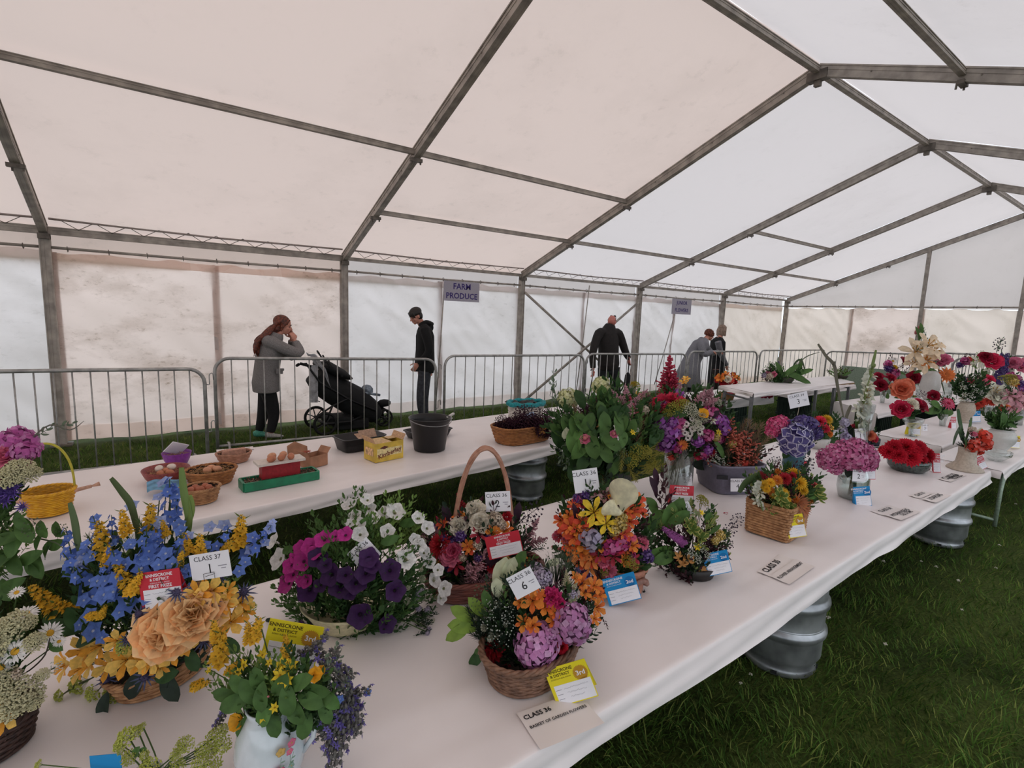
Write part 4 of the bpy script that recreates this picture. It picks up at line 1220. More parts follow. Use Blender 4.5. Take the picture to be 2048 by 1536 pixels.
def basket(px, py, wpx, hpx, m, label, rows=8, ry=.85, flare=1.3, p_=2, handle=None, name='wicker_basket', yaw=0, stakes=24, lin=None, hm=None, z=Z):
    p = base(px, py, z); k = kp(p); r = wpx*k/2; h = hpx*k
    T = thing(name, label, 'basket', p+V((0, r*ry*.55, 0))); wicker(T, r/flare, r*ry/flare, h, flare, rows, stakes, p_, m, yaw=yaw, handle=handle, lin=lin, hm=hm)
    return T, r, h


T, r, h = basket(425, 971, 92, 28, W_ORG, 'orange-brown wicker basket of straw with a few eggs'); a = T.location
straw(T, (0, 0, h*.8), r*.8, 170, STRAW); eggs([a+V((-.02, -.02, h)), a+V((.035, -.015, h)), a+V((.005, .025, h))], 'egg lying in straw in the orange-brown basket', 'eggs in the orange-brown basket', 2)
T, r, h = basket(402, 1008, 72, 30, W_TAN, 'small tan wicker basket of dark red-brown eggs'); a = T.location
straw(T, (0, 0, h*.7), r*.7, 40, mat('a83c28', rough=.7)); eggs([a+V((x, y, h*.88)) for x, y in ((-.045, -.01), (.0, -.02), (.045, -.01), (-.02, .03), (.03, .03))], 'dark red-brown egg in the small tan basket', 'eggs in the small tan basket', 1)
T, r, h = basket(470, 926, 62, 18, W_PNK, 'shallow pinkish wicker basket behind the egg bowls', rows=5); a = T.location
b = MB(); b.box(V(a)+V((0, -.02, h+.012)), (.15, .05, .035), M.Rotation(.15, 3, 'Z')); b.build('egg_carton', mat('bd8d78', rough=.8), origin=a+V((0, 0, h)), label='pinkish card egg carton lying in the shallow basket', cat='box', smooth=False)
p = base(335, 985); b = MB(); b.grid(lambda u, v: V(p)+V(((u-.5)*.2, (v-.5)*.12, .035+.03*v+.01*math.sin(u*6)+.008*noise.noise(V((u*4, v*4, 0))))), 12, 8)
b.build('blue_tissue', mat('6fa6c9', rough=.5, vary=.25, scale=20, trans=.3), origin=p, label='crumpled light blue tissue beside the tan egg basket', cat='tissue')
paper([(432, 900), (505, 893), (508, 899), (435, 906)], 'white notice at the back edge of the egg table', [('CLASS 12 HEN EGGS', .8, 0, 0)])
# green tray with red stand
pa = at(489, 985, Z); pb = at(638, 958, Z); x = (pb-pa).normalized(); y = V((-x.y, x.x, 0)); L = (pb-pa).length; W_ = .13; c = (pa+pb)/2+y*W_/2
ang = math.atan2(x.y, x.x); T = thing('green_tray', 'green painted wooden tray of wood shavings under a red stand', 'tray', c, rz=ang)
GRT = mat('167a55', rough=.45, vary=.12, scale=20)
for s in (-1, 1):
    b = MB(); b.box((0, s*W_/2, .028), (L, .014, .056)); b.build('side_board', GRT, T, world=False, smooth=False)
    b = MB(); b.box((s*L/2, 0, .028), (.014, W_-.014, .056)); b.build('end_board', GRT, T, world=False, smooth=False)
b = MB(); b.box((0, 0, .02), (L-.02, W_-.02, .03)); b.build('bottom', GRT, T, world=False, smooth=False)
b = MB()
for k in range(420):
    q = V((random.uniform(-L*.48, L*.48), random.uniform(-W_*.43, W_*.43), .04+random.uniform(0, .012))); b.box(q, (.012, .006, .003), Euler((random.random()*3, random.random()*3, random.random()*6)).to_matrix(), k % 2)
b.build('shavings', [mat('8a6a5a', rough=.8), mat('5b4138', rough=.8)], T, world=False, smooth=False)['kind'] = 'stuff'
T = thing('egg_stand', 'red wooden block with a white top board holding eggs', 'stand', c+V((0, 0, .052)), rz=ang)
b = MB(); b.box((.0, 0, .045), (.235, .07, .09)); b.build('block', mat('9d1c27', rough=.45, vary=.1), T, world=False, smooth=False)
b = MB(); b.box((0, 0, .099), (.29, .12, .016)); b.build('top_board', mat('d6cdc4', rough=.5, vary=.05), T, world=False, smooth=False)
ez = .052+.107+.021
eggs([c+x*d+y*-.035+V((0, 0, ez)) for d in (-.06, .0, .06)], 'brown egg in the front row on the white stand board', 'front row of eggs on the stand', 0)
eggs([c+x*d+y*.03+V((0, 0, ez)) for d in (-.04, .03)], 'tan egg in the back row on the white stand board', 'back row of eggs on the stand', 2)
CARDB = mat('a87a5e', rough=.8, vary=.12, scale=12)


def open_box(c, w_, d_, h, label, m, rz=0, flaps=True, name='cardboard_box', fm=None):
    T = thing(name, label, 'box', c, rz=rz); th = .004
    b = MB()
    for s in (-1, 1): b.box((s*w_/2, 0, h/2), (th, d_, h)); b.box((0, s*d_/2, h/2), (w_, th, h))
    b.box((0, 0, th/2), (w_, d_, th)); b.build('body', m, T, world=False, smooth=False)
    if flaps:
        for a, o, s in ((0, (w_/2, 0), (.05, d_)), (1, (-w_/2, 0), (.05, d_))):
            f = MB(); sg = 1 if a == 0 else -1
            f.box((sg*s[0]/2, 0, 0), (s[0], s[1], .003)); ob = f.build('flap', fm or m, T, world=False, smooth=False); ob.location = (o[0], 0, h); ob.rotation_euler.y = -sg*flaps
    return T


p = base(632, 934); open_box(p+V((0, .05, 0)), .15, .11, .085, 'open brown cardboard egg box behind the stand', CARDB, .4, .9)
T = thing('egg_tray', 'torn brown cardboard lid propped up behind the eggs', 'box', base(598, 925)); b = MB(); b.grid(lambda u, v: V(((u-.5)*.14, .02+v*.03+.01*math.sin(u*5), .01+v*.14*(1-.5*abs(u-.4)))), 10, 8)
o = b.build('lid', CARDB, T, world=False); so = o.modifiers.new('thickness', 'SOLIDIFY'); so.thickness = .004
straw(T, (.06, .03, .06), .03, 40, mat('d0705a', rough=.7), .05)
# trays, biscuit box, bucket
BPL = mat('19191c', rough=.35, vary=.15, scale=8, spec=.4)


def tray(px, py, w_, d_, h, label, rz=0, m=None, name='plastic_tray'):
    p = base(px, py); T = thing(name, label, 'tray', p+V((0, d_/2, 0)), rz=rz)
    b = MB(); n = 40

    def P(a, k, z): c, s = math.cos(a), math.sin(a); return V((abs(c)**.3*(1 if c > 0 else -1)*w_/2*k, abs(s)**.3*(1 if s > 0 else -1)*d_/2*k, z))
    prof = [(.80, .0), (.82, .003), (.95, h-.006), (1.0, h-.006), (1.0, h), (.93, h), (.79, .008), (.0, .007)]
    vs = [P(2*PI*i/n, k, z) for k, z in prof for i in range(n)]
    b.add(vs, [(j*n+i, j*n+(i+1) % n, (j+1)*n+(i+1) % n, (j+1)*n+i) for j in range(len(prof)-1) for i in range(n)]); b.add([P(2*PI*i/n, .8, 0) for i in range(n)][::-1], [tuple(range(n))])
    b.build('body', m or BPL, T, world=False); return T


T = tray(730, 903, .40, .26, .11, 'black plastic tray behind the yellow biscuit box', .15)
b = MB(); a = T.location+V((.06, -.02, .12)); b.box(a, (.16, .004, .075), M.Rotation(.25, 3, 'Z') @ M.Rotation(-.5, 3, 'X')); b.box(a+V((-.07, -.03, -.02)), (.05, .12, .004), M.Rotation(.25, 3, 'Z') @ M.Rotation(.4, 3, 'X'))
b.build('folded_card', mat('b9977f', rough=.7), origin=a, label='folded tan card resting on the black tray', cat='card', smooth=False)
tray(868, 878, .44, .24, .07, 'shallow black tray partly hidden behind the bucket', .15)
pa = at(751, 926, Z); pb = at(806, 915, Z); x = (pb-pa).normalized(); ang = math.atan2(x.y, x.x); y = V((-x.y, x.x, 0)); wb = (pb-pa).length; db = .17; hb = .145
YB = mat('dcbb4a', rough=.5, vary=.12, scale=10); c = (pa+pb)/2+y*db/2
T = open_box(c, wb, db, hb, 'yellow Kimberley biscuit box with its lid torn open', YB, ang, 1.1, fm=mat('caa27c', rough=.7))
b = MB(); b.box((-wb*.2, 0, hb-.002), (wb*.6, db, .004)); b.box((wb*.35, db*.3, hb-.002), (wb*.3, db*.4, .004)); b.build('lid', mat('cfae7e', rough=.7), T, world=False, smooth=False)
b = MB(); b.box((0, -db/2-.003, hb*.5), (wb*.9, .001, hb*.42)); b.build('label_panel', mat('e7d69b', rough=.5), T, world=False, smooth=False)
tm = text_mesh('Kimberley', .05, True); o = MB(); o.put(tm, M.Translation((0, -db/2-.0045, hb*.42)) @ M.Rotation(PI/2, 4, 'X') @ M.Rotation(.22, 4, 'Z')); o.build('lettering', mat('7a3a26', rough=.6), T, world=False, smooth=False)
b = MB(); F_ = [V((-wb*.2, -db/2-.0042, hb*.84)), V((-wb*.36, -db/2-.0042, hb*.74)), V((-wb*.2, -db/2-.0042, hb*.66)), V((-wb*.04, -db/2-.0042, hb*.76))]; b.add(F_, [(0, 1, 2, 3)]); b.build('emblem', mat('5c2a20'), T, world=False, smooth=False)
b = MB(); b.box((-wb/2-.004, 0, hb*.5), (.001, db*.7, hb*.4)); b.build('side_label', mat('e2b98a', rough=.6, vary=.3, scale=40), T, world=False, smooth=False)
p = base(868, 903); k = kp(p); T = thing('bucket', 'black plastic bucket on the egg table', 'bucket', p+V((0, 33*k*.6, 0))); r = 42*k; h = 66*k
b = MB(); b.lathe([(r*.70, 0), (r*.74, .004), (r*.93, h*.86), (r*.95, h*.87), (r, h*.985), (r*1.03, h*.99), (r*1.03, h), (r*.97, h), (r*.9, h*.85), (r*.72, .02), (0, .018)], 48); b.build('body', BPL, T, world=False)
b = MB(); b.tube([V((r*1.02*math.cos(a), r*1.02*math.sin(a)*1, h*.97-.035*math.sin(a)*(-1 if a > PI else 1)*(1 if a > PI else 0))) for a in [PI+PI*i/20 for i in range(21)]], .0035, 6); b.build('wire_handle', mat('9a9a9c', rough=.3, metal=.8), T, world=False)
b = MB(); b.box((r*1.03, -.01, h*.93), (.03, .05, .02), M.Rotation(-.5, 3, 'Y')); b.box((r*1.12, .0, h*1.0), (.07, .03, .012), M.Rotation(-.45, 3, 'Y')); b.build('carry_grip', mat('c9c7c4', rough=.4), T, world=False, smooth=False)

# white basket with teal rim, tan basket of heather
T, r, h = basket(1060, 842, 78, 34, W_WHT, 'white wicker basket with a teal cloth rim and dark contents', rows=9, ry=.7, flare=1.1); a = T.location
b = MB(); n = 48
for j in range(1): b.tube([V((r*1.02*math.cos(2*PI*k_/n), r*.7*1.02*math.sin(2*PI*k_/n), h+.002+.006*math.sin(9*2*PI*k_/n))) for k_ in range(n)], .026, 8, closed=True)
b.build('cloth_rim', mat('128a91', rough=.7, vary=.2), T, world=False)
b = MB(); b.grid(lambda u, v: V(((u-.5)*r*1.9, (v-.5)*r*1.25, h*.9+.10*max(0, noise.noise(V((u*2.3+.4, v*2+.3, 5)))+.35)*(1-abs(u-.45)*1.5)+.03*noise.noise(V((u*7, v*7, 2))))), 16, 12); b.build('black_liner', mat('0d0b0c', rough=.5), T, world=False)
HB = basket(1057, 885, 138, 34, W_ORG, 'oblong tan wicker basket of dark purple heather', rows=10, ry=.55, flare=1.22, p_=3.2, stakes=30, yaw=.1)
HB2 = basket(1190, 862, 110, 26, W_ORG, 'second tan basket of dark red foliage behind the green arrangement', rows=8, ry=.6, flare=1.2, p_=3)


# ------------------------------------------------------------------ flowers: one mesh per kind and colour, copied as parts
def petal(mb, T, L, W, cup, curl, n=4, mi=0, a=.8, b=.45, crease=.12, tipmi=None):
    """petal from the origin along X, rising by cup, bending by curl"""
    vs = []; x = z = 0; mx = (a/(a+b))**a*(b/(a+b))**b
    for i in range(n+1):
        t = i/n; w_ = W*((t**a)*((1-t)**b)/mx) if 0 < t < 1 else (W*.12 if t == 0 else W*.02)
        if i: ang = cup+curl*(t-.5/n); x += L/n*math.cos(ang); z += L/n*math.sin(ang)
        for s in (-1, 0, 1): vs.append(T @ V((x, s*w_/2, z+(abs(s)*crease*w_))))
    k = len(mb.v); mb.v.extend(vs)
    for i in range(n):
        for s in (0, 1):
            mb.f.append((k+i*3+s, k+i*3+s+1, k+i*3+s+4, k+i*3+s+3)); mb.m.append(tipmi if (tipmi is not None and i >= n-1) else mi)


def Rz(a): return M.Rotation(a, 4, 'Z')
def Ry(a): return M.Rotation(a, 4, 'Y')
def Rx_(a): return M.Rotation(a, 4, 'X')
def Tr(x, y, z): return M.Translation((x, y, z))


def k_lily(m, n=6, W=.42, cup=.75, curl=-1.0, st=True, inner=None):
    for i in range(n):
        petal(m, Rz(2*PI*i/n) @ Tr(.05, 0, -.25+(.05 if i % 2 else 0)), 1.02, W*(1 if i % 2 == 0 else .8), cup, curl, 5, 1 if (inner and i % 2) else 0, .9, .5)
    if st:
        for i in range(5): a = 2*PI*i/5+.3; m.tube([(0, 0, -.2), (.15*math.cos(a), .15*math.sin(a), .2), (.27*math.cos(a), .27*math.sin(a), .35)], [.02, .02, .05], 4, 2)


def k_astro(m):
    for i in range(6): petal(m, Rz(2*PI*i/6+.1) @ Tr(.04, 0, -.4), 1.3, .74 if i % 2 == 0 else .48, .95, -.9, 4, 0 if i % 2 == 0 else 1, .9, .3)
    for i in range(4): a = 2*PI*i/4+.3; m.tube([(0, 0, -.3), (.12*math.cos(a), .12*math.sin(a), .1), (.2*math.cos(a), .2*math.sin(a), .25)], [.02, .02, .04], 4, 2)


def k_daisy(m):
    for i in range(19): petal(m, Rz(2*PI*i/19+random.uniform(-.06, .06)) @ Tr(.22, 0, .0), .78+random.uniform(-.08, .05), .2, .12, -.3+random.uniform(-.2, .2), 3, 0, .6, .3)
    m.ball((0, 0, .0), .3, 10, 1, (1, 1, .45))


def k_petunia(m):
    n = 20; rr = [0, .1, .2, .45, .75, 1.0]
    rings = []
    for r in rr:
        rings.append([V((r*(1+.09*r*math.cos(5*a))*math.cos(a), r*(1+.09*r*math.cos(5*a))*math.sin(a), -.55*(1-r)**2.2+.07*r*math.cos(5*a+.6)+.05*r*math.sin(10*a))) for a in [2*PI*k/n for k in range(n)]])
    k0 = len(m.v)
    for ring in rings: m.v.extend(ring)
    for i in range(len(rr)-1):
        for k in range(n): m.f.append((k0+i*n+k, k0+i*n+(k+1) % n, k0+(i+1)*n+(k+1) % n, k0+(i+1)*n+k)); m.m.append(1 if i < 2 else 0)
    m.tube([(0, 0, -.5), (0, 0, -.9)], [.18, .08], 8, 0)


def k_rose(m, layers=5, ruf=.08, W=.75):
    for l in range(layers):
        t = l/(layers-1); n = 3+l
        for i in range(n):
            a = 2*PI*i/n+l*.7; petal(m, Rz(a) @ Tr(.14+.05*t, 0, -.42+.04*(1-t)), .66+.42*t+random.uniform(-ruf, ruf), W*(.75+.35*t), 1.62-.95*t+random.uniform(-ruf, ruf), .5-1.15*t, 5, 0 if l % 2 else 1, .7, .22, .22)
    m.ball((0, 0, -.05), .22, 6, 0)


def k_ruffle(m, N=46, W=.45):
    for q in range(N):
        t = (q+.5)/N; ph = math.acos(1-t*1.05); a = q*2.4
        d = V((math.sin(ph)*math.cos(a), math.sin(ph)*math.sin(a), math.cos(ph)))
        T = Rz(a) @ Ry(-(PI/2-ph)*1) @ Tr(.25, 0, 0)
        petal(m, Tr(0, 0, -.3) @ T @ Rx_(random.uniform(-.7, .7)), .72+random.uniform(-.1, .1), W, random.uniform(-.3, .3), random.uniform(-.6, .6), 3, 0, .9, .25, .3)


def k_dahlia(m, n=60, W=.3, b=.5):
    for q in range(n):
        t = (q+.5)/n; ph = math.acos(1-t*1.0); a = q*2.4
        petal(m, Tr(0, 0, -.25) @ Rz(a) @ Ry(-(PI/2-ph)) @ Tr(.15, 0, 0), .62+.25*t, W, .1, -.25, 3, 0, .8, b, .25)


def k_hydra(m, n=130, fl=.155, edge=False):
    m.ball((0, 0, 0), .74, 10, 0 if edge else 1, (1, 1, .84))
    for q in range(n):
        t = (q+.5)/n; ph = math.acos(1-t*1.62); a = q*2.4+random.uniform(-.1, .1)
        d = V((math.sin(ph)*math.cos(a), math.sin(ph)*math.sin(a), math.cos(ph)*.86)); r = 1+random.uniform(-.1, .05)
        F = frame_of(d).to_4x4(); T = M.Translation(d*(r-.1)) @ F @ Rz(random.uniform(0, 6)) @ Rx_(random.uniform(-.6, .6)) @ Ry(random.uniform(-.4, .4))
        for i in range(4):
            c = T @ Rz(i*PI/2)
            k = len(m.v); s = fl
            m.v.extend([c @ V(p) for p in ((0, 0, 0), (s*.6, -s*.6, s*.2), (s*1.15, 0, s*.1), (s*.6, s*.6, s*.2), (s*.65, 0, s*.06))])
            m.f.extend([(k, k+1, k+4), (k+1, k+2, k+4), (k+2, k+3, k+4), (k+3, k, k+4)]); m.m.extend([0, 1, 1, 0] if edge else [(0, 2)[(q*7) % 3 == 0]]*4)
            if edge:
                k = len(m.v); m.v.extend([c @ V(p) for p in ((s*.55, -s*.64, s*.3), (s*1.2, 0, s*.2), (s*.55, s*.64, s*.3), (s*.55, s*.44, s*.3), (s*.95, 0, s*.24), (s*.55, -s*.44, s*.3))])
                m.f.extend([(k, k+1, k+4, k+5), (k+1, k+2, k+3, k+4)]); m.m.extend([2, 2])


def star(m, T, r, n=5, mi=0, cm=None, W=.5, cup=.3):
    for i in range(n): petal(m, T @ Rz(2*PI*i/n), r, r*W, cup, -.3, 2, mi, .8, .5)
    if cm is not None: m.ball(T @ V((0, 0, r*.05)), r*.18, 5, cm)


def spk(m, n, L, r0, r1, fl, fn, turn=2.4, tilt=.5, stem=1, bare=0):
    """florets round a stalk along Z from -L/2 to L/2"""
    m.tube([(0, 0, -L/2), (0, 0, L/2)], [.018*L, .008*L], 5, stem)
    for q in range(n):
        t = (q+.5)/n; z = -L/2+L*(bare+(1-bare)*t); a = q*turn; r = r0+(r1-r0)*t
        T = Tr(0, 0, z) @ Rz(a) @ Tr(r, 0, 0) @ Ry(PI/2-tilt)
        fn(m, T, fl*(1-.6*t))


def k_loose(m): spk(m, 34, 1, .13, .04, .17, lambda m, T, s: star(m, T, s, 5, 0, 2, .8, .7), stem=1, bare=.15, tilt=.8); [petal(m, Tr(0, 0, -.45+.06*i) @ Rz(i*2.4), .26, .07, .4, .2, 2, 1) for i in range(16)]
def k_delph(m): spk(m, 11, 1, .13, .04, .2, lambda m, T, s: star(m, T, s, 5, 0, 2, .75), stem=1)
def k_astil(m):
    m.tube([(0, 0, -.5), (0, 0, .5)], [.015, .006], 4, 1)
    for q in range(90):
        t = (q+.5)/90; z = -.35+.85*t+random.uniform(-.04, .04); r = (.25*(1-t)+.02)*random.uniform(.55, 1.2); a = q*2.4+random.uniform(-.3, .3); p = V((r*math.cos(a), r*math.sin(a), z+r*.5)); b = V((0, 0, z))
        m.tube([b, (b+p)/2+V((0, 0, .01)), p], [.016, .024, .008], 4, 0); m.ball(p, .022, 4, 0)


def k_glad(m):
    spk(m, 9, 1, .05, .03, .21, lambda m, T, s: k_fl6(m, T, s), turn=.55, tilt=.3, stem=1)
    for i in range(5): m.ball((.02*(-1)**i, 0, .3+.05*i), .025, 5, 1, (1, 1, 1.9))


def k_fl6(m, T, s): [petal(m, T @ Rz(2*PI*i/6), s, s*.6, .8, -.5, 3, 0, .9, .35) for i in range(6)]


def k_flower5(m): star(m, M.Identity(4), 1, 5, 0, 1, .95, .35)
def k_star6(m): star(m, M.Identity(4), 1, 6, 0, 1, .5, .45)


def k_thistle(m):
    for i in range(13): petal(m, Rz(2*PI*i/13+random.uniform(-.1, .1)), 1.0*random.uniform(.8, 1.1), .13, .25+random.uniform(-.25, .25), -.2, 3, 0, .5, .8)
    m.ball((0, 0, .15), .3, 8, 1, (1, 1, 1.2))
    for q in range(26): a = q*2.4; t = q/26; ph = math.acos(1-t*1.3); d = V((math.sin(ph)*math.cos(a), math.sin(ph)*math.sin(a), math.cos(ph)*1.2)); m.tube([V((0, 0, .15))+d*.28, V((0, 0, .15))+d*.4], [.04, .008], 3, 1)


def k_umbel(m, n=60, fr=.085, dome=.55):
    for q in range(n):
        r = math.sqrt((q+.5)/n)*.95; a = q*2.4; p = V((r*math.cos(a), r*math.sin(a), dome*(1-r*r)+random.uniform(-.08, .08)))
        m.tube([(0, 0, -.4), p*.6+V((0, 0, -.15)), p], .006, 3, 1, cap=False)
        for i in range(4): m.ball(p+V((random.uniform(-1, 1), random.uniform(-1, 1), random.uniform(-.5, 1)))*fr, fr*random.uniform(.5, .85), 4, 0)


def k_calla(m):
    n = 20; rows = 7; k = len(m.v)
    for j in range(rows):
        t = j/(rows-1)
        for i in range(n+1):
            a = PI+2*PI*i/n*1.02; r = .1+.42*t**1.6; z = -.8+1.3*t+t*t*.55*math.cos(a)-.1*t*t*(1-math.cos(a)); m.v.append(V((r*math.cos(a)*(1+.25*t*(math.cos(a) > 0)), r*math.sin(a), z)))
    for j in range(rows-1):
        for i in range(n): m.f.append((k+j*(n+1)+i, k+j*(n+1)+i+1, k+(j+1)*(n+1)+i+1, k+(j+1)*(n+1)+i)); m.m.append(0)


def k_ball(m):
    for q in range(7): a = q*2.4; m.ball((.4*math.cos(a)*(q > 0), .4*math.sin(a)*(q > 0), .2*(q % 3)-.2), .45, 6, 0)


def k_bud(m): m.ball((0, 0, .1), .5, 8, 0, (.75, .75, 1.5)); [petal(m, Rz(i*2.1) @ Tr(.1, 0, -.5), .8, .3, 1.2, -.1, 2, 1) for i in range(3)]


def leafm(m, W=.4, a=.7, b=.6, L=1, fold=.16, bend=-.25, edge=False, T=None):
    """leaf along Z, -.5..+.5, face +X"""
    n = 7; k = len(m.v); T = T or M.Identity(4); mx = (a/(a+b))**a*(b/(a+b))**b
    for i in range(n+1):
        t = i/n; w_ = W*((max(t, .001)**a)*(max(1-t, .001)**b)/mx); w_ = max(w_, .01)
        x = bend*(t-.5)**2*4*.25; z = -.5*L+L*t
        for s in (-1, -.68, 0, .68, 1): m.v.append(T @ V((x+abs(s)*fold*w_+.015*math.sin(t*9+s*2), s*w_/2, z)))
    for i in range(n):
        for s in range(4): m.f.append((k+i*5+s, k+i*5+s+1, k+i*5+s+6, k+i*5+s+5)); m.m.append(1 if (edge and s in (0, 3)) else 0)


def k_sprig(m, n=9, lw=.42, ls=.26, edge=False, spread=1.0):
    m.tube([(0, 0, -.5), (.03, .02, 0), (0, 0, .45)], [.014, .011, .005], 4, 1 if not edge else 0)
    for q in range(n):
        t = (q+.3)/n; a = q*2.4; z = -.35+.8*t
        T = Tr(0, 0, z) @ Rz(a) @ Ry((.95-.5*t)*spread) @ Tr(0, 0, ls*.5) @ M.Scale(ls*(1.15-.4*t), 4)
        leafm(m, lw, T=T, edge=edge)


def k_fine(m, n=70, L=.3):
    m.tube([(0, 0, -.5), (0, 0, .4)], [.012, .005], 4, 0)
    for q in range(n):
        t = q/n; a = q*2.4; z = -.4+.85*t; d = V((math.cos(a), math.sin(a), .9)).normalized()*L*(1.1-.6*t); b = V((0, 0, z)); s = V((-math.sin(a), math.cos(a), 0))*.012
        k = len(m.v); m.v.extend([b-s, b+s, b+d*.6+s, b+d]); m.f.append((k, k+1, k+2, k+3)); m.m.append(0)


def k_berry(m, n=26):
    m.tube([(0, 0, -.5), (0, 0, .45)], [.012, .005], 4, 1)
    for q in range(n): t = q/n; a = q*2.4; r = .12+.16*math.sin(PI*t); z = -.3+.78*t; p = V((r*math.cos(a), r*math.sin(a), z+.05)); m.tube([(0, 0, z), p], .005, 3, 1, cap=False); m.ball(p, .036, 5, 0)


def k_grassy(m):
    for q in range(34):
        a = q*2.4; s = random.uniform(.1, .35); m.tube([(0, 0, -.5), (s*.4*math.cos(a), s*.4*math.sin(a), 0), (s*math.cos(a), s*math.sin(a), .5*random.uniform(.6, 1))], [.008, .006, .003], 3, 0)
        if q % 3 == 0: m.ball((s*math.cos(a), s*math.sin(a), .48), .02, 4, 0, (1, 1, 1.6))


def k_maple(m):
    for a, l in ((0, 1), (.8, .85), (-.8, .85), (1.7, .6), (-1.7, .6)): leafm(m, .38, T=Tr(0, 0, -.35) @ Rx_(a) @ M.Scale(l*.8, 4) @ Tr(0, 0, .5))


def k_coral(m):
    m.tube([(0, 0, -.5), (0, 0, .4)], [.015, .008], 4, 1)
    for q in range(20):
        t = q/20; a = q*2.4; z = -.2+.6*t; d = V((math.cos(a), math.sin(a), -.1+t)); m.tube([(0, 0, z), V((0, 0, z))+d*.16, V((0, 0, z-.02))+d*.26], [.012, .022, .05], 5, 0)


def k_borage(m):
    m.tube([(0, 0, -.5), (.05, 0, 0), (.0, 0, .5)], .02, 5, 1)
    for q in range(22):
        a = q*2.4; t = q/22; z = -.45+.95*t; p = V((.13*math.cos(a), .13*math.sin(a), z)); m.tube([(0, 0, z), p], .01, 3, 1, cap=False); m.ball(p, .05, 5, 1, (1, 1, 1.5))
        for i in range(5): d = V((math.cos(a+i), math.sin(a+i), math.sin(i*2.))); m.tube([p, p+d*.09], [.012, .003], 3, 1, cap=False)
        if q % 4 == 0: star(m, M.Translation(p*1.25+V((0, 0, z*0))) @ Rz(a) @ Ry(PI/2), .12, 5, 0, 2, .55, .2)


def k_gerb(m):
    for l in range(3):
        for i in range(14): petal(m, Rz(2*PI*i/14+l*.15) @ Tr(.1, 0, .04*l), .9-.2*l, .2, .15+.25*l, -.3, 3, 0, .6, .3)
    m.ball((0, 0, .05), .2, 8, 1, (1, 1, .5))


def k_rosette(m):
    for i in range(7): petal(m, Rz(i*2.4) @ Tr(.03, 0, .02*i), 1-.08*i, .6, .35+.1*i, -.2, 4, 0, .8, .4, tipmi=1)


def k_variegl(m):
    for i in range(7): leafm(m, .55, T=Rz(i*2.4) @ Ry(1.0-.1*i) @ Tr(0, 0, .5) @ M.Scale(.95, 4), edge=True)


G1, G2, G3, G4, G5 = '46692e', '2c4c22', '66873a', '8aa842', '1c3020'
FT = .28


def fm(c, r=.55, v=.1): return mat(tint(c, 1.08), rough=r, vary=v, scale=3, rnd=.14, trans=FT, spec=.25)


KIND = {}      # key -> (mesh name, builder, colours, directional)


def tint(c, f):
    v = [int(c[i:i+2], 16) for i in (0, 2, 4)]
    v = [min(255, int(x*f if f < 1 else x+(255-x)*(f-1))) for x in v]; return '%02x%02x%02x' % tuple(v)


def K(key, name, fn, cols, direc=False):
    if key[0] == 'h' and key != 'hb': cols = (cols[0], tint(cols[0], .72), tint(cols[0], 1.25))  # core ball darkened as painted shade between florets; lighter colour varies the florets
    KIND[key] = (name, fn, cols, direc)


K('ya', 'alstroemeria_bloom', k_astro, ('f0c258', 'e89c2a', 'b9741c')); K('oa', 'alstroemeria_bloom', k_astro, ('e8862c', 'd9641f', '7c2a14')); K('ra', 'alstroemeria_bloom', k_astro, ('d8472a', 'e8742f', '5e1512'))
K('pr', 'peony_bloom', lambda m: (k_rose(m, 8, .08, .62), k_ruffle(m, 80, .5)), ('f8cc94', 'edb074', 'e09c58')); K('wr', 'rose_bloom', lambda m: (k_rose(m, 5, .1), k_ruffle(m, 50, .5)), ('e6dfcd', 'ded4bd', 'c9b98f')); K('pk', 'rose_bloom', k_rose, ('cf4d72', 'b93a60', 'a03050'))
K('rr', 'rose_bloom', k_rose, ('a81230', '8c0c26', '700a1e')); K('sr', 'rose_bloom', k_rose, ('ee8462', 'e0704e', 'd06040')); K('crr', 'rose_bloom', k_rose, ('d5224a', 'c01a40', 'a01030')); K('pkr', 'rose_bloom', k_rose, ('e27a9a', 'd66a8a', 'c55a7a'))
K('yl', 'lily_bloom', k_lily, ('ecc92e', 'e0b821', '9a6a1c')); K('bl', 'lily_bloom', lambda m: k_lily(m, inner=True), ('cf9a9c', 'd9b0b0', '8a4a3c')); K('rl', 'lily_bloom', k_lily, ('a62234', '8e1628', '4a0c12')); K('ol', 'lily_bloom', k_lily, ('e0813a', 'd56c28', '7a3414')); K('cl', 'lily_bloom', k_lily, ('e6cfae', 'e9c48e', 'c98d2c')); K('wl', 'lily_bloom', k_lily, ('dad9c6', 'cfd2b4', 'b8953c')); K('pl', 'lily_bloom', lambda m: k_lily(m, inner=True), ('dda2ac', 'cf8a98', '9a5a4c'))
K('da', 'daisy_bloom', k_daisy, ('e6e4e0', 'dca425', 'c08a1c')); K('dw', 'daisy_bloom', k_daisy, ('e2d8d2', '3a2c2a', '3a2c2a'))
K('pm', 'petunia_bloom', k_petunia, ('b0207f', '5c1048', '5c1048')); K('pw', 'petunia_bloom', k_petunia, ('dedddb', '8b8a68', '8b8a68')); K('pp', 'petunia_bloom', k_petunia, ('2e0c40', '180420', '180420'))
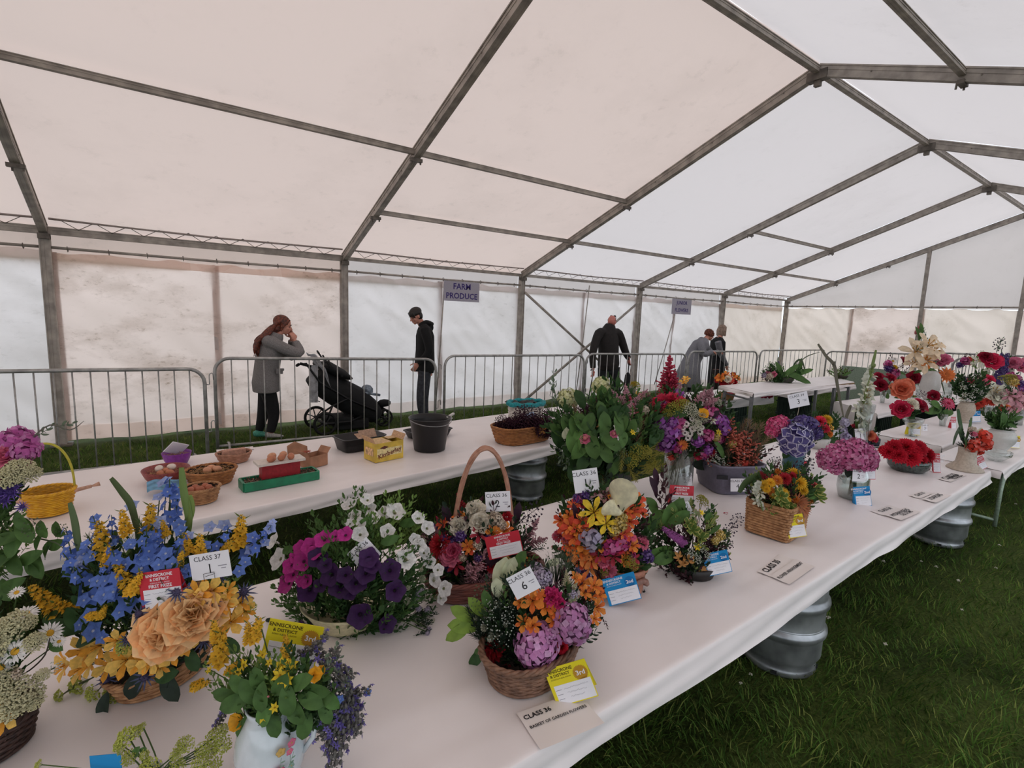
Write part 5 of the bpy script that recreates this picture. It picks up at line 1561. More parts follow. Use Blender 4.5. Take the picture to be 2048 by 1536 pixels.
K('rd', 'dahlia_bloom', k_dahlia, ('b01c28', '8c1420', '8c1420')); K('rm', 'dahlia_bloom', lambda m: k_dahlia(m, 70, .36), ('c01026', 'a00c20', '8c1420')); K('od', 'dahlia_bloom', lambda m: k_dahlia(m, 50, .24), ('e98a34', 'd9772a', 'c86420')); K('yd', 'chrysanthemum_bloom', lambda m: k_dahlia(m, 60, .2), ('e6b62c', 'd6a21e', 'c6921a')); K('dr', 'dahlia_bloom', k_dahlia, ('e0304a', 'c82038', 'b01a30')); K('os', 'spider_chrysanthemum', lambda m: k_dahlia(m, 60, .09, .3), ('b9714c', 'a35f3c', '96553a'))
K('rc', 'carnation_bloom', k_ruffle, ('b91a28', '9c1420', '9c1420')); K('mc', 'carnation_bloom', k_ruffle, ('d22c72', 'b82262', 'a01a52')); K('pc', 'carnation_bloom', k_ruffle, ('d9718f', 'c9617f', 'b9516f')); K('cc', 'carnation_bloom', k_ruffle, ('d93252', 'c92a48', 'a01a52'))
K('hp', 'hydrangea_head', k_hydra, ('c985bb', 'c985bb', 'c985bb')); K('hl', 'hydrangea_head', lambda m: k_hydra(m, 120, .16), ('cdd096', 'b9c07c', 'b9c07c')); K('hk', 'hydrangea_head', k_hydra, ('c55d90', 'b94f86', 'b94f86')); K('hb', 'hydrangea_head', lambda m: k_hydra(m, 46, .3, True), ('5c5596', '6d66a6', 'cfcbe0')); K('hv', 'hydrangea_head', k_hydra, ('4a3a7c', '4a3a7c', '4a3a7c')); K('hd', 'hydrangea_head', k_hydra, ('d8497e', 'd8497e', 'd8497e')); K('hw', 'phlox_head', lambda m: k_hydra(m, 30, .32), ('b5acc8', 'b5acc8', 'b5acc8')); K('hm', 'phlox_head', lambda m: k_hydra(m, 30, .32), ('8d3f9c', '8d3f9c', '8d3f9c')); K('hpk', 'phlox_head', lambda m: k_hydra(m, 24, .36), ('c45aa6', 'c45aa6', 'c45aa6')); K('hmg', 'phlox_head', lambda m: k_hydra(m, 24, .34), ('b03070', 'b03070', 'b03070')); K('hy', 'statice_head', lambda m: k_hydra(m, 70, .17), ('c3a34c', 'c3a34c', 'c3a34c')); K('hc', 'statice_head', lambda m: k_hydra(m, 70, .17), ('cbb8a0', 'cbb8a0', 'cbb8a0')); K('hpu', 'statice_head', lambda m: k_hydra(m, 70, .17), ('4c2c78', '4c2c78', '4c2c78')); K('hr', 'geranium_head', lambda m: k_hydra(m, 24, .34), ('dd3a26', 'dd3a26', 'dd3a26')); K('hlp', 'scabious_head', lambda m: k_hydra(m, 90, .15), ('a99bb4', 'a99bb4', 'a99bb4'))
K('ls', 'loosestrife_spike', k_loose, ('eab72a', '5c6f2a', 'c9891c'), True); K('dl', 'delphinium_spike', k_delph, ('4c6cc0', '3f5a2c', 'b9c2d8'), True); K('df', 'delphinium_floret', lambda m: (k_flower5(m), star(m, Tr(0, 0, .08) @ Rz(.6), .6, 5, 0, 1, .8)), ('5878c6', 'c3cbe2', '3a58a8')); K('dfl', 'delphinium_floret', lambda m: (k_flower5(m), star(m, Tr(0, 0, .08) @ Rz(.6), .6, 5, 0, 1, .8)), ('93a4d6', 'd3d8ea', '3a58a8'))
K('as', 'astilbe_plume', k_astil, ('d29aa6', '8a6050', '6a5034'), True); K('ar', 'astilbe_plume', k_astil, ('c23350', '7a3030', '6a5034'), True); K('am', 'red_flower_spike', k_astil, ('a3202c', '5a2420', '6a5034'), True); K('ac', 'cream_plume', k_astil, ('c9c29c', '6a6a44', '6a5034'), True); K('bu', 'buddleia_spike', lambda m: spk(m, 80, 1, .17, .06, .06, lambda m, T, s: star(m, T, s+.03, 4, 0, None, .8), stem=1), ('94488f', '4a3a2c', '4a3a2c'), True)
K('gw', 'gladiolus_spike', k_glad, ('d5d8c8', '7d9150', '7d9150'), True); K('gv', 'gladiolus_spike', k_glad, ('9f8bb5', '5d7140', '7d9150'), True); K('lv', 'lavender_spike', lambda m: spk(m, 60, 1, .09, .04, .07, lambda m, T, s: star(m, T, s+.02, 4, 0, None, .9), stem=1), ('47356e', '4d5a3c', '7d9150'), True)
K('st', 'star_bloom', k_star6, ('e6c626', 'b98a1c', 'b98a1c')); K('ps', 'star_bloom', lambda m: (k_star6(m), k_star6(m)), ('c9609c', 'a94080', 'b98a1c')); K('po', 'poppy_bloom', lambda m: [petal(m, Rz(i*PI/2) @ Tr(0, 0, -.5), 1.25, 1.2, 1.2, -.5, 5, 0, .7, .2, .1) for i in range(4)], ('eda91e', 'dc921a', 'c08a1c'))
K('th', 'sea_holly', k_thistle, ('454a6c', '4c4668', '3a3a5c')); K('cf', 'cornflower_bloom', k_thistle, ('5a3f9c', '43307c', '43307c')); K('lm', 'alchemilla_cluster', lambda m: k_umbel(m, 46, .13, .7), ('bcc455', '7f9138', '6f8138')); K('uw', 'white_umbel', k_umbel, ('cfcdb4', '6f8150', '6f8138')); K('up', 'spirea_cluster', lambda m: k_umbel(m, 110, .11, .8), ('dcd6ac', '8c9464', '6f8138')); K('wx', 'white_berry_cluster', lambda m: k_umbel(m, 9, .2, .4), ('c6c8ba', '4f6138', '6f8138')); K('ly', 'goldenrod_cluster', lambda m: k_umbel(m, 50, .1, .8), ('a8a23c', '7c8434', '6f8138'))
K('ca', 'calla_bloom', k_calla, ('e2dcb8', 'd8d0a8', 'd8b040'), True); K('bd', 'pink_bud', k_bud, ('d67e80', '6a7a48', '6f8138')); K('bo', 'borage_spray', k_borage, ('6a5cae', '6d6b66', '4a3a7c'), True); K('co', 'coral_sprig', k_coral, ('c96450', '6a4a30', '4a3a7c'), True); K('ge', 'gerbera_bloom', k_gerb, ('e87c3a', 'c25a20', 'c25a20')); K('gr', 'gerbera_bloom', k_gerb, ('d33c2c', '8a2418', 'c25a20')); K('gp', 'gerbera_bloom', k_gerb, ('d85a7c', 'a83a5c', 'c25a20'))
K('L1', 'leaf', lambda m: leafm(m, .5), (G1, G1, G1), True); K('L2', 'leaf', lambda m: leafm(m, .5), (G2, G2, G2), True); K('L4', 'leaf', lambda m: leafm(m, .42), ('7fa03a', G4, G4), True); K('Ln', 'leaf', lambda m: leafm(m, .24), (G1, G1, G1), True); K('Ld', 'leaf', lambda m: leafm(m, .48), ('1d2a20', G5, G5), True); K('Lp', 'leaf', lambda m: leafm(m, .3), ('2e1626', '2e1626', '2e1626'), True); K('Lw', 'pale_leaf', lambda m: leafm(m, .5, .9, .5), ('ced3b0', 'ced3b0', 'ced3b0'), True); K('Lh', 'hosta_leaf', lambda m: leafm(m, .52, .6, .6, bend=-.6), ('4f7a34', '7f9a50', '7f9a50'), True)
K('mp', 'maple_leaf', k_maple, ('b97c3c', 'b97c3c', 'b97c3c'), True); K('vg', 'variegated_sprig', k_variegl, ('5e7a34', 'c9c46c', 'c9c46c')); K('se', 'pale_rosette', k_rosette, ('8a9a6a', 'a97f74', 'a97f74'))
K('S1', 'foliage_sprig', k_sprig, (G1, G1, G1), True); K('S2', 'foliage_sprig', lambda m: k_sprig(m, 12, .5, .3), (G2, G2, G2), True); K('S3', 'foliage_sprig', k_sprig, (G3, G3, G3), True); K('S5', 'foliage_sprig', k_sprig, (G5, G5, G5), True); K('Sm', 'maroon_sprig', k_sprig, ('3a1a22', '3a1a22', '3a1a22'), True); K('Sv', 'variegated_sprig', lambda m: k_sprig(m, 10, .5, .3, True), ('6a8040', 'c2bc66', 'c2bc66'), True); K('Sg', 'grey_green_sprig', k_sprig, ('6a7c64', '6a7c64', '6a7c64'), True); K('Sc', 'seed_sprig', k_berry, ('5a6a4c', '4c4a34', '4c4a34'), True); K('Sd', 'dark_seed_sprig', k_berry, ('33283a', '3c3430', '4c4a34'), True)
K('F1', 'fine_foliage', k_fine, ('4a6a34', G1, G1), True); K('F2', 'fine_foliage', k_fine, (G5, G5, G5), True); K('F3', 'fine_foliage', lambda m: k_fine(m, 90, .36), ('8f7256', G1, G1), True); K('F4', 'fine_foliage', lambda m: k_fine(m, 90, .3), ('a9a24a', G1, G1), True); K('Fh', 'heather_tuft', lambda m: (k_fine(m, 70, .2), k_berry(m, 40)), ('3a1828', '4c2038', '4c2038'), True); K('gs', 'grass_tuft', k_grassy, ('4c5a44', '4c5a44', '4c5a44'), True); K('wt', 'white_speckled_tuft', lambda m: (k_fine(m, 60, .25), [m.ball((.25*math.cos(q*2.4)*(.4+q/40), .25*math.sin(q*2.4)*(.4+q/40), .1+.3*math.sin(q)), .022, 4, 1) for q in range(26)]), ('1f3020', 'c9cfc4', 'c9cfc4'), True)
KM = {}


def kmesh(key):
    """three variants of each kind, mesh data shared by all copies"""
    if key not in KM:
        name, fn, cols, d = KIND[key]; KM[key] = []
        for v in range(2):
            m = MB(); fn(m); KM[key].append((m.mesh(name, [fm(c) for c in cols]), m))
    return KM[key]


STEM = fm('46602c')
Z0 = .5765


def arrange(name, label, base_, cx, cy, rx, ry, items, fill=(), fol=(), straps=(), cat='flower arrangement', dd=0, zf=Z0, deep=.85, group=None, T=None, stems=True, floor=True):
    """flower arrangement: base_ point on its table; (cx, cy, rx, ry) the dome of blooms in the photo"""
    if T is None: T = thing(name, label, cat, base_, group)
    d0 = depth(base_)+dd; k = d0/FPX; core = ad(cx, cy+ry*.35, d0); RD = rx*k*deep
    st = MB()

    def place(px, py, s, inset=0, scat=0):
        e = 1-((px-cx)/rx)**2-((py-cy)/ry)**2; dep_ = d0-RD*math.sqrt(max(0, e))+inset+scat*random.uniform(-1, 1)
        p = ad(px, py, dep_)
        if floor and p.z < zf+s*.5: # keep above the table
            q = at(px, py, zf+s*.5); p = q if depth(q) < d0+.25 else p
        return p

    def put(key, px, py, size, ang=None, inset=0, scat=0, join=None):
        nm, fn, cols, direc = KIND[key]; me, mb_ = kmesh(key)[random.randrange(2)]
        p = place(px, py, size*k*.5*(.6 if direc else .8), inset, scat); kk = depth(p)/FPX; out = (p-core); out = out.normalized() if out.length > 1e-4 else -fw
        if direc:
            if ang is None: a2 = cr*((px-cx)/rx)-cu*((py-cy-ry*.6)/ry)+V((0, 0, .5)); ax = a2.normalized()+V((random.uniform(-.35, .35), random.uniform(-.35, .35), random.uniform(-.2, .35)))
            else: ax = cr*math.cos(R(ang))+cu*math.sin(R(ang)) - fw*.15
            ax.normalize(); nr = (-fw+V((random.uniform(-.5, .5), random.uniform(-.5, .5), random.uniform(-.1, .6)))); nr = (nr-ax*nr.dot(ax)).normalized(); y = ax.cross(nr)
            F = M((nr, y, ax)).transposed(); sc = size*kk
        else:
            f = (out*.75-fw*.75+V((0, 0, .25))+V((random.uniform(-.25, .25), random.uniform(-.25, .25), random.uniform(-.2, .2)))).normalized(); F = frame_of(f) @ M.Rotation(random.uniform(0, 6), 3, 'Z'); sc = size*kk*.5
            if stems and join is None:
                b0 = core+V((random.uniform(-.02, .02), random.uniform(-.02, .02), 0)); st.tube(curve_pts([b0, (b0+p)/2-f*.01, p-f*sc*.3], 2), .0016, 4, 0, cap=False)
        if join is not None:
            join.put(mb_, M.Translation(p) @ F.to_4x4() @ M.Scale(sc, 4)); return
        o = bpy.data.objects.new(nm, me); COL.objects.link(o); o.parent = T
        o.matrix_local = M.Translation(p-V(T.location)) @ F.to_4x4() @ M.Scale(sc, 4)
    for key, px, py, size, *a in items: put(key, px, py, size, a[0] if a else None)
    for key, n, s0, s1, *reg in fill:
        cx2, cy2, rx2, ry2 = reg[0] if reg else (cx, cy, rx*.92, ry*.92)
        for _ in range(n):
            r = math.sqrt(random.random()); a = random.uniform(0, 2*PI); put(key, cx2+rx2*r*math.cos(a), cy2+ry2*r*math.sin(a), random.uniform(s0, s1), None, random.uniform(.0, .03))
    for key, n, s0, s1, *reg in fol:
        J_ = MB(); cx2, cy2, rx2, ry2 = reg[0] if reg else (cx, cy, rx*.9, ry*.9)
        for _ in range(n):
            r = math.sqrt(random.random()); a = random.uniform(0, 2*PI); put(key, cx2+rx2*r*math.cos(a), cy2+ry2*r*math.sin(a), random.uniform(s0, s1), None, RD*random.uniform(.05, .6), 0, J_)
        J_.build('foliage', [fm(c) for c in KIND[key][2]], T)['kind'] = 'stuff'
    for pts, wpx, c in straps:
        P = [ad(x, y, d0-RD*.3) for x, y in pts]; P = [q if q.z > zf+.01 else at(*xy, zf+.012) for q, xy in zip(P, pts)]; P = curve_pts(P, 4); n = len(P); sm = MB(); vs = []
        for i, q in enumerate(P):
            t = (P[min(i+1, n-1)]-P[max(i-1, 0)]).normalized(); s = t.cross(fw).normalized(); w_ = wpx*k*.5*math.sin(PI*min(.97, .12+.86*i/(n-1)))**.6
            vs += [q-s*w_, q-fw*w_*-.3, q+s*w_]
        sm.add(vs, [(i*3+j, i*3+j+1, i*3+j+4, i*3+j+3) for i in range(n-1) for j in (0, 1)])
        o = sm.build('strap_leaf', fm(c), T); so = o.modifiers.new('thickness', 'SOLIDIFY'); so.thickness = .0012
    if st.v: st.build('stems', STEM, T)['kind'] = 'stuff'
    return T


GLASS = bpy.data.materials.new('clear_glass'); GLASS.use_nodes = True; g_ = GLASS.node_tree.nodes; gl_ = GLASS.node_tree.links; g_.clear()
a_ = g_.new('ShaderNodeBsdfTransparent'); a_.inputs[0].default_value = (.9, .93, .92, 1); b_ = g_.new('ShaderNodeBsdfGlossy'); b_.inputs['Roughness'].default_value = .04
c_ = g_.new('ShaderNodeLayerWeight'); c_.inputs[0].default_value = .35; d_ = g_.new('ShaderNodeMapRange'); d_.inputs[3].default_value = .06; d_.inputs[4].default_value = .75; e_ = g_.new('ShaderNodeMixShader'); f_ = g_.new('ShaderNodeOutputMaterial')
gl_.new(c_.outputs['Facing'], d_.inputs[0]); gl_.new(d_.outputs[0], e_.inputs[0]); gl_.new(a_.outputs[0], e_.inputs[1]); gl_.new(b_.outputs[0], e_.inputs[2]); gl_.new(e_.outputs[0], f_.inputs[0])
CERW = mat('c4c2be', rough=.25, vary=.02, spec=.5, coat=.4); CERC = mat('b3a595', rough=.4, vary=.08); TEALC = mat('2b5a68', rough=.35, vary=.1)


def vase(T, prof, m, name='vase', n=36, sx=1, sy=1, local=None, glass=False, water=None):
    b = MB(); pr = list(prof)
    if glass: pr = [(0, pr[0][1])]+pr+[(max(.001, r-.0025), z) for r, z in reversed(prof)][:-1]+[(max(.001, prof[0][0]-.003), prof[0][1]+.008), (0, prof[0][1]+.008)]
    else: pr = [(0, pr[0][1])]+pr+[(r-.004, z-.002) for r, z in [prof[-1]]]+[(max(.001, r-.005), z) for r, z in reversed(prof[1:-1])]+[(0, prof[0][1]+.01)]
    b.lathe(pr, n, sx=sx, sy=sy); o = b.build(name, m, T, world=False); return o


def mk(px, py, label, cat='flower arrangement', name='flower_basket', z=Z0, off=0, group=None):
    p = at(px, py, z); d = V((p.x, p.y, 0)).normalized()*off; p = p+V((d.x, d.y, 0)); return thing(name, label, cat, p, group), p


# --- blue delphiniums, peach peonies and yellow alstroemeria
T, p = mk(330, 1406, 'large blue and yellow arrangement with two peach peonies in a low basket', off=.13)
wicker(T, .118, .08, .07, 1.25, 8, 26, 2, W_TAN, yaw=.45)
arrange('', '', p, 300, 1215, 225, 190, [
 ('pr', 330, 1262, 108), ('pr', 386, 1225, 112), ('ya', 250, 1322, 60), ('ya', 280, 1325, 44), ('ya', 165, 1303, 62), ('ya', 192, 1293, 62), ('ya', 215, 1332, 52), ('ya', 343, 1303, 54), ('ya', 368, 1285, 50), ('ya', 395, 1188, 52), ('ya', 421, 1182, 52), ('ya', 447, 1202, 50), ('ya', 463, 1242, 54), ('ya', 440, 1217, 46), ('ya', 482, 1205, 42), ('ya', 127, 1330, 56), ('ya', 157, 1338, 50), ('ya', 300, 1290, 46), ('ya', 232, 1282, 40), ('ya', 490, 1222, 38), ('ya', 300, 1325, 44), ('ya', 320, 1335, 36), ('ya', 175, 1330, 44), ('ya', 405, 1215, 40), ('ya', 435, 1262, 44), ('ya', 455, 1180, 36),
 ('ls', 205, 1085, 85, 92), ('ls', 250, 1050, 60, 95), ('ls', 300, 1045, 75, 80), ('ls', 480, 1068, 75, 80), ('ls', 97, 1205, 90, 130), ('ls', 247, 1155, 70, 110), ('ls', 270, 1170, 60, 60), ('ls', 400, 1098, 60, 85), ('ls', 130, 1215, 60, 150), ('ls', 215, 1115, 50, 80), ('ls', 375, 1090, 50, 100), ('ls', 450, 1100, 50, 60), ('ls', 190, 1230, 40, 20), ('ls', 205, 1225, 36, 60), ('ls', 360, 1120, 40, 70), ('ls', 330, 1060, 40, 100),
 ('df', 193, 1040, 30), ('dfl', 265, 1012, 30), ('dfl', 330, 965, 34), ('df', 355, 990, 32), ('df', 342, 978, 30), ('dfl', 318, 995, 26), ('df', 298, 1075, 32), ('dfl', 320, 1045, 34), ('df', 352, 1030, 30), ('dfl', 160, 1125, 32), ('df', 138, 1132, 32), ('df', 182, 1115, 32), ('df', 230, 1122, 36), ('df', 252, 1130, 34), ('df', 282, 1118, 32), ('df', 332, 1108, 34), ('df', 345, 1128, 32), ('df', 210, 1190, 44), ('df', 228, 1184, 40), ('df', 180, 1230, 34), ('df', 188, 1262, 44), ('df', 240, 1225, 32), ('dfl', 420, 1055, 28), ('dfl', 448, 1052, 32), ('df', 505, 1076, 30), ('dfl', 540, 1058, 28), ('dfl', 502, 1100, 28), ('df', 490, 1125, 28), ('df', 478, 1143, 28), ('df', 410, 1092, 28), ('df', 300, 1098, 34), ('df', 362, 1062, 28), ('dfl', 378, 1072, 24), ('df', 172, 1090, 26), ('df', 262, 1090, 28), ('df', 318, 1130, 30), ('dfl', 530, 1085, 22), ('dfl', 545, 1045, 18), ('df', 205, 1275, 30), ('df', 160, 1250, 28), ('dfl', 375, 1015, 24), ('df', 358, 1050, 30), ('dfl', 305, 1020, 24),
 ('dl', 340, 1010, 110, 85), ('dl', 195, 1070, 80, 95), ('dl', 290, 1110, 120, 80), ('dl', 240, 1150, 120, 100), ('dl', 440, 1090, 90, 60), ('dl', 520, 1080, 80, 50), ('dl', 160, 1150, 110, 120),
 ('th', 355, 1185, 52), ('th', 420, 1208, 50), ('th', 487, 1185, 52), ('th', 280, 1228, 46), ('th', 292, 1352, 58), ('th', 215, 1358, 48), ('th', 408, 1280, 50), ('th', 392, 1262, 40), ('th', 255, 1280, 36), ('th', 440, 1155, 36),
 ('Ld', 208, 1412, 52, 265), ('Ld', 340, 1372, 70, 300), ('Ld', 270, 1368, 66, 250), ('L2', 130, 1255, 60, 160), ('L2', 150, 1240, 60, 120), ('L2', 330, 1350, 60, 20), ('L2', 460, 1290, 50, 330), ('L2', 175, 1280, 50, 200), ('L2', 385, 1320, 50, 300), ('L2', 105, 1235, 46, 220),
 ('lm', 165, 1365, 50), ('lm', 230, 1385, 46), ('lm', 250, 1292, 34), ('lm', 122, 1390, 26), ('lm', 190, 1385, 36), ('lm', 500, 1215, 26)],
 fill=[('df', 26, 24, 34, (280, 1150, 150, 80)), ('dl', 5, 70, 110, (260, 1110, 130, 50))],
 fol=[('S2', 60, 50, 90, (290, 1200, 150, 110)), ('S3', 44, 50, 80, (300, 1180, 170, 110)), ('S5', 40, 50, 80, (300, 1290, 150, 60)), ('F1', 20, 50, 80, (300, 1120, 150, 70))],
 straps=[([(222, 956), (245, 985), (262, 1010), (275, 1060), (285, 1110)], 15, '5c7040'), ([(140, 1005), (150, 1045), (157, 1090), (170, 1130)], 15, '60754a'), ([(363, 935), (368, 985), (378, 1040), (372, 1090)], 16, '74904a'), ([(380, 990), (384, 1020), (374, 1060)], 12, '86a04c'), ([(118, 1395), (150, 1372), (185, 1355)], 3, '6a6a50')], T=T, deep=.7)

# --- petunia pot
T, p = mk(695, 1283, 'round pot of magenta, white and dark purple petunias', off=.13, name='petunia_pot')
b = MB(); kk = kp(p); r = 88*kk
b.lathe([(0, 0), (r*.62, 0), (r*.68, .01), (r*.92, .075), (r*1.0, .09), (r*.97, .092), (r*.88, .075), (r*.6, .06), (0, .06)], 40); b.build('pot', mat('c9c09a', rough=.5, vary=.1), T, world=False)
arrange('', '', p, 702, 1150, 160, 125, [('pm', *q) for q in ((647, 1077, 38), (620, 1092, 36), (600, 1095, 30), (690, 1068, 32), (580, 1130, 36), (592, 1112, 28), (605, 1122, 40), (572, 1165, 44), (603, 1160, 26), (612, 1162, 28), (583, 1148, 34), (670, 1072, 24), (628, 1105, 30))] +
 [('pw', *q) for q in ((720, 1068, 32), (698, 1008, 32), (735, 998, 28), (738, 1015, 28), (791, 1022, 40), (710, 1030, 26), (745, 1035, 30), (775, 1062, 30), (837, 1035, 28), (856, 1055, 30), (555, 1117, 44), (545, 1082, 34), (812, 1118, 40), (840, 1090, 30), (870, 1160, 30), (890, 1178, 32), (830, 1078, 24), (770, 1025, 28), (858, 1122, 32), (884, 1197, 24), (722, 1045, 22), (850, 1105, 26), (877, 1140, 24), (700, 1046, 20))] +
 [('pp', *q) for q in ((635, 1115, 40), (737, 1115, 40), (745, 1130, 34), (780, 1140, 44), (615, 1180, 48), (680, 1172, 46), (712, 1165, 44), (731, 1146, 42), (791, 1182, 42), (720, 1232, 50), (637, 1257, 48), (775, 1248, 38), (606, 1255, 32), (660, 1150, 44), (690, 1150, 34), (650, 1130, 30), (700, 1185, 30), (640, 1170, 30))] +
 [('L1', 575, 1100, 30, 30), ('L1', 730, 1045, 36, 30), ('L1', 815, 1045, 40, 20), ('L2', 690, 1260, 30, 260), ('L1', 780, 1080, 40, 200), ('L1', 650, 1100, 34, 60), ('Ld', 538, 1240, 18, 10)],
 fol=[('S1', 120, 40, 70), ('S2', 60, 50, 80, (715, 1190, 120, 70)), ('S3', 46, 40, 60, (770, 1050, 70, 50)), ('S2', 40, 24, 38, (832, 1165, 40, 85)), ('S5', 26, 22, 34, (845, 1220, 22, 50)), ('S1', 50, 40, 60, (640, 1195, 80, 55)), ('S2', 30, 36, 56, (720, 1240, 100, 30)), ('S1', 26, 40, 60, (720, 1025, 50, 30))],
 fill=[('uw', 10, 10, 16, (845, 1170, 35, 90)), ('hlp', 8, 10, 15, (850, 1220, 20, 50))], T=T, deep=.75)

# --- trug basket with tall arched handle
T, p = mk(965, 1200, 'brown trug basket with a tall arched cane handle, red and cream flowers', off=.10)
kk = kp(p); L = 108*kk; W_ = 52*kk; yw = -.25
trug = mat('7a4438', rough=.55, vary=.25, scale=12, c2='5c2f2a')
wicker(T, L*.9, W_*.95, .085, 1.25, 7, 24, 2.6, trug, yaw=yw, rim=.011)
b = MB(); Hh = 262*kk
for j in range(4):
    pts = []
    for i in range(41):
        t = i/40; a = PI*t; x_ = -L*.55+L*1.05*(1-math.cos(a))/2; q = V((x_*math.cos(yw*.9)+.0, x_*math.sin(yw*.9)+.03*(1-t)-.03*t, .05+Hh*math.sin(a)**.8)); w2 = 10*t+j*PI/2
        pts.append(q+V((.0045*math.cos(w2), .004*math.sin(w2*1.0), .0045*math.sin(w2))))
    b.tube(pts, .0062, 6)
b.build('arched_handle', mat('b98a72', rough=.55, vary=.25, scale=25, c2='96654f'), T, world=False, label='pale twisted cane handle')
arrange('', '', p, 958, 1098, 108, 85, [('wr', 950, 1022, 42), ('wr', 960, 1044, 40), ('wr', 918, 1052, 38), ('hc', 990, 1040, 36), ('hc', 1003, 1050, 24), ('bl', 905, 1045, 22), ('rd', 878, 1090, 62), ('rd', 862, 1112, 40), ('rl', 958, 1068, 42), ('rc', 1015, 1032, 26), ('rl', 912, 1130, 42), ('rl', 890, 1120, 30), ('pkr', 901, 1108, 46), ('pk', 905, 1100, 30), ('oa', 918, 1033, 28), ('oa', 1010, 1060, 34), ('oa', 985, 1065, 28), ('oa', 935, 1092, 26), ('ra', 885, 1048, 26), ('ra', 940, 1098, 26), ('as', 955, 1130, 80, 60), ('as', 940, 1150, 60, 100), ('as', 965, 1155, 60, 20), ('as', 1062, 1062, 60, 60), ('as', 1066, 1085, 60, 20), ('as', 855, 1080, 50, 160), ('as', 870, 1062, 40, 130), ('am', 922, 1008, 46, 110), ('ar', 880, 1045, 30, 120), ('Lp', 895, 1035, 60, 105), ('Lp', 1032, 1032, 60, 75), ('Lp', 905, 1062, 36, 120), ('cf', 868, 1058, 20), ('hpu', 921, 1072, 26), ('hpu', 868, 1055, 22), ('hpu', 978, 1078, 20), ('bd', 960, 1008, 16), ('bd', 968, 1013, 16), ('bd', 922, 1090, 18), ('hc', 955, 1090, 22), ('hc', 925, 1115, 18), ('Sd', 1060, 1028, 60, 40), ('Sd', 1050, 1045, 50, 10), ('F2', 1060, 1100, 60, 10), ('F2', 1048, 1118, 50, 320), ('Sc', 890, 1028, 36, 110), ('Sc', 1078, 1085, 30, 10), ('ac', 985, 1170, 40, 20), ('Lp', 978, 1110, 50, 80), ('Lp', 985, 1125, 44, 40), ('rl', 1000, 1080, 26), ('L1', 1030, 1130, 44, 20), ('hy', 1010, 1130, 40)],
 fill=[('oa', 4, 22, 28), ('rc', 4, 22, 30), ('hpu', 5, 16, 22)], fol=[('Sm', 46, 40, 70), ('S5', 50, 50, 80), ('S1', 26, 40, 60), ('Sc', 8, 30, 50)], T=T, deep=.65)

# --- orange and yellow arrangement in a pinkish pot
T, p = mk(1235, 1206, 'tall round arrangement of orange, red and yellow lilies in a terracotta pot', off=.12)
kk = kp(p); r = 52*kk
b = MB(); b.lathe([(0, 0), (r*.86, 0), (r*.88, .008), (r*.97, .1), (r*1.04, .102), (r*1.04, .125), (r*.98, .126), (r*.9, .1), (0, .09)], 40, fn=lambda a, z: 1+.012*math.cos(8*a)); b.build('pot', mat('a8705a', rough=.6, vary=.15), T, world=False)
b = MB(); b.tube([V((r*1.02*math.cos(a), r*1.02*math.sin(a), .055+.03*math.sin(3*a))) for a in [2*PI*i/30 for i in range(30)]], .012, 6, closed=True); b.build('sheer_ribbon', mat('b58a7c', rough=.4, trans=.4), T, world=False)
arrange('', '', p, 1208, 1078, 98, 108, [('yl', 1188, 1024, 66), ('yl', 1212, 1046, 52), ('ca', 1240, 1006, 58, 75), ('ca', 1230, 1022, 36, 150)] +
 [('ra', *q) for q in ((1140, 1052, 36), (1165, 1042, 34), (1148, 1010, 28), (1254, 985, 32), (1275, 1000, 34), (1265, 1022, 36), (1150, 1072, 40), (1260, 1042, 32), (1250, 1067, 32), (1120, 1040, 28), (1283, 1025, 28), (1130, 1058, 30), (1172, 1062, 32), (1240, 1075, 30), (1278, 1012, 26), (1137, 1090, 30))] +
 [('oa', *q) for q in ((1165, 1085, 38), (1142, 1095, 34), (1180, 1072, 30), (1265, 1090, 30), (1250, 1120, 26), (1150, 1060, 26), (1160, 1100, 34))] +
 [('bl', 1197, 985, 44), ('bl', 1212, 990, 40), ('pkr', 1182, 985, 22), ('ol', 1162, 1108, 52), ('ol', 1182, 1118, 48), ('ol', 1146, 1112, 36), ('ol', 1180, 1135, 34), ('hw', 1182, 1078, 46), ('hmg', 1225, 1090, 36), ('hmg', 1246, 1086, 32), ('rl', 1200, 1107, 42), ('rl', 1226, 1112, 42), ('rl', 1266, 1117, 34), ('rl', 1210, 1128, 30), ('pc', 1286, 1085, 34), ('pc', 1220, 1142, 36), ('pc', 1208, 1125, 28), ('pc', 1114, 1072, 28), ('pc', 1130, 1082, 22), ('hpu', 1290, 1110, 34), ('hpu', 1172, 990, 30), ('hpu', 1157, 996, 24), ('hpu', 1170, 1150, 30), ('hpu', 1300, 1116, 20), ('hy', 1240, 1048, 34), ('hy', 1228, 1060, 28), ('hy', 1245, 1035, 22), ('ly', 1256, 1122, 30), ('ly', 1266, 1130, 26), ('ly', 1210, 1142, 20), ('Lp', 1150, 1025, 40, 100), ('Lp', 1195, 1095, 36, 20), ('Sm', 1280, 1052, 34, 20), ('Sm', 1282, 1070, 30, 330), ('bd', 1108, 1095, 22), ('bd', 1120, 1098, 22), ('hmg', 1210, 1100, 22), ('dr', 1240, 1098, 22), ('gp', 1265, 1075, 22), ('dr', 1268, 1128, 30)],
 fill=[('ra', 8, 24, 32), ('oa', 8, 24, 32), ('hmg', 3, 20, 26), ('hpu', 3, 18, 22), ('rl', 4, 28, 34)], fol=[('Sm', 50, 40, 60), ('S2', 60, 50, 80), ('S3', 14, 30, 50, (1240, 1130, 50, 20))], T=T, deep=.8)

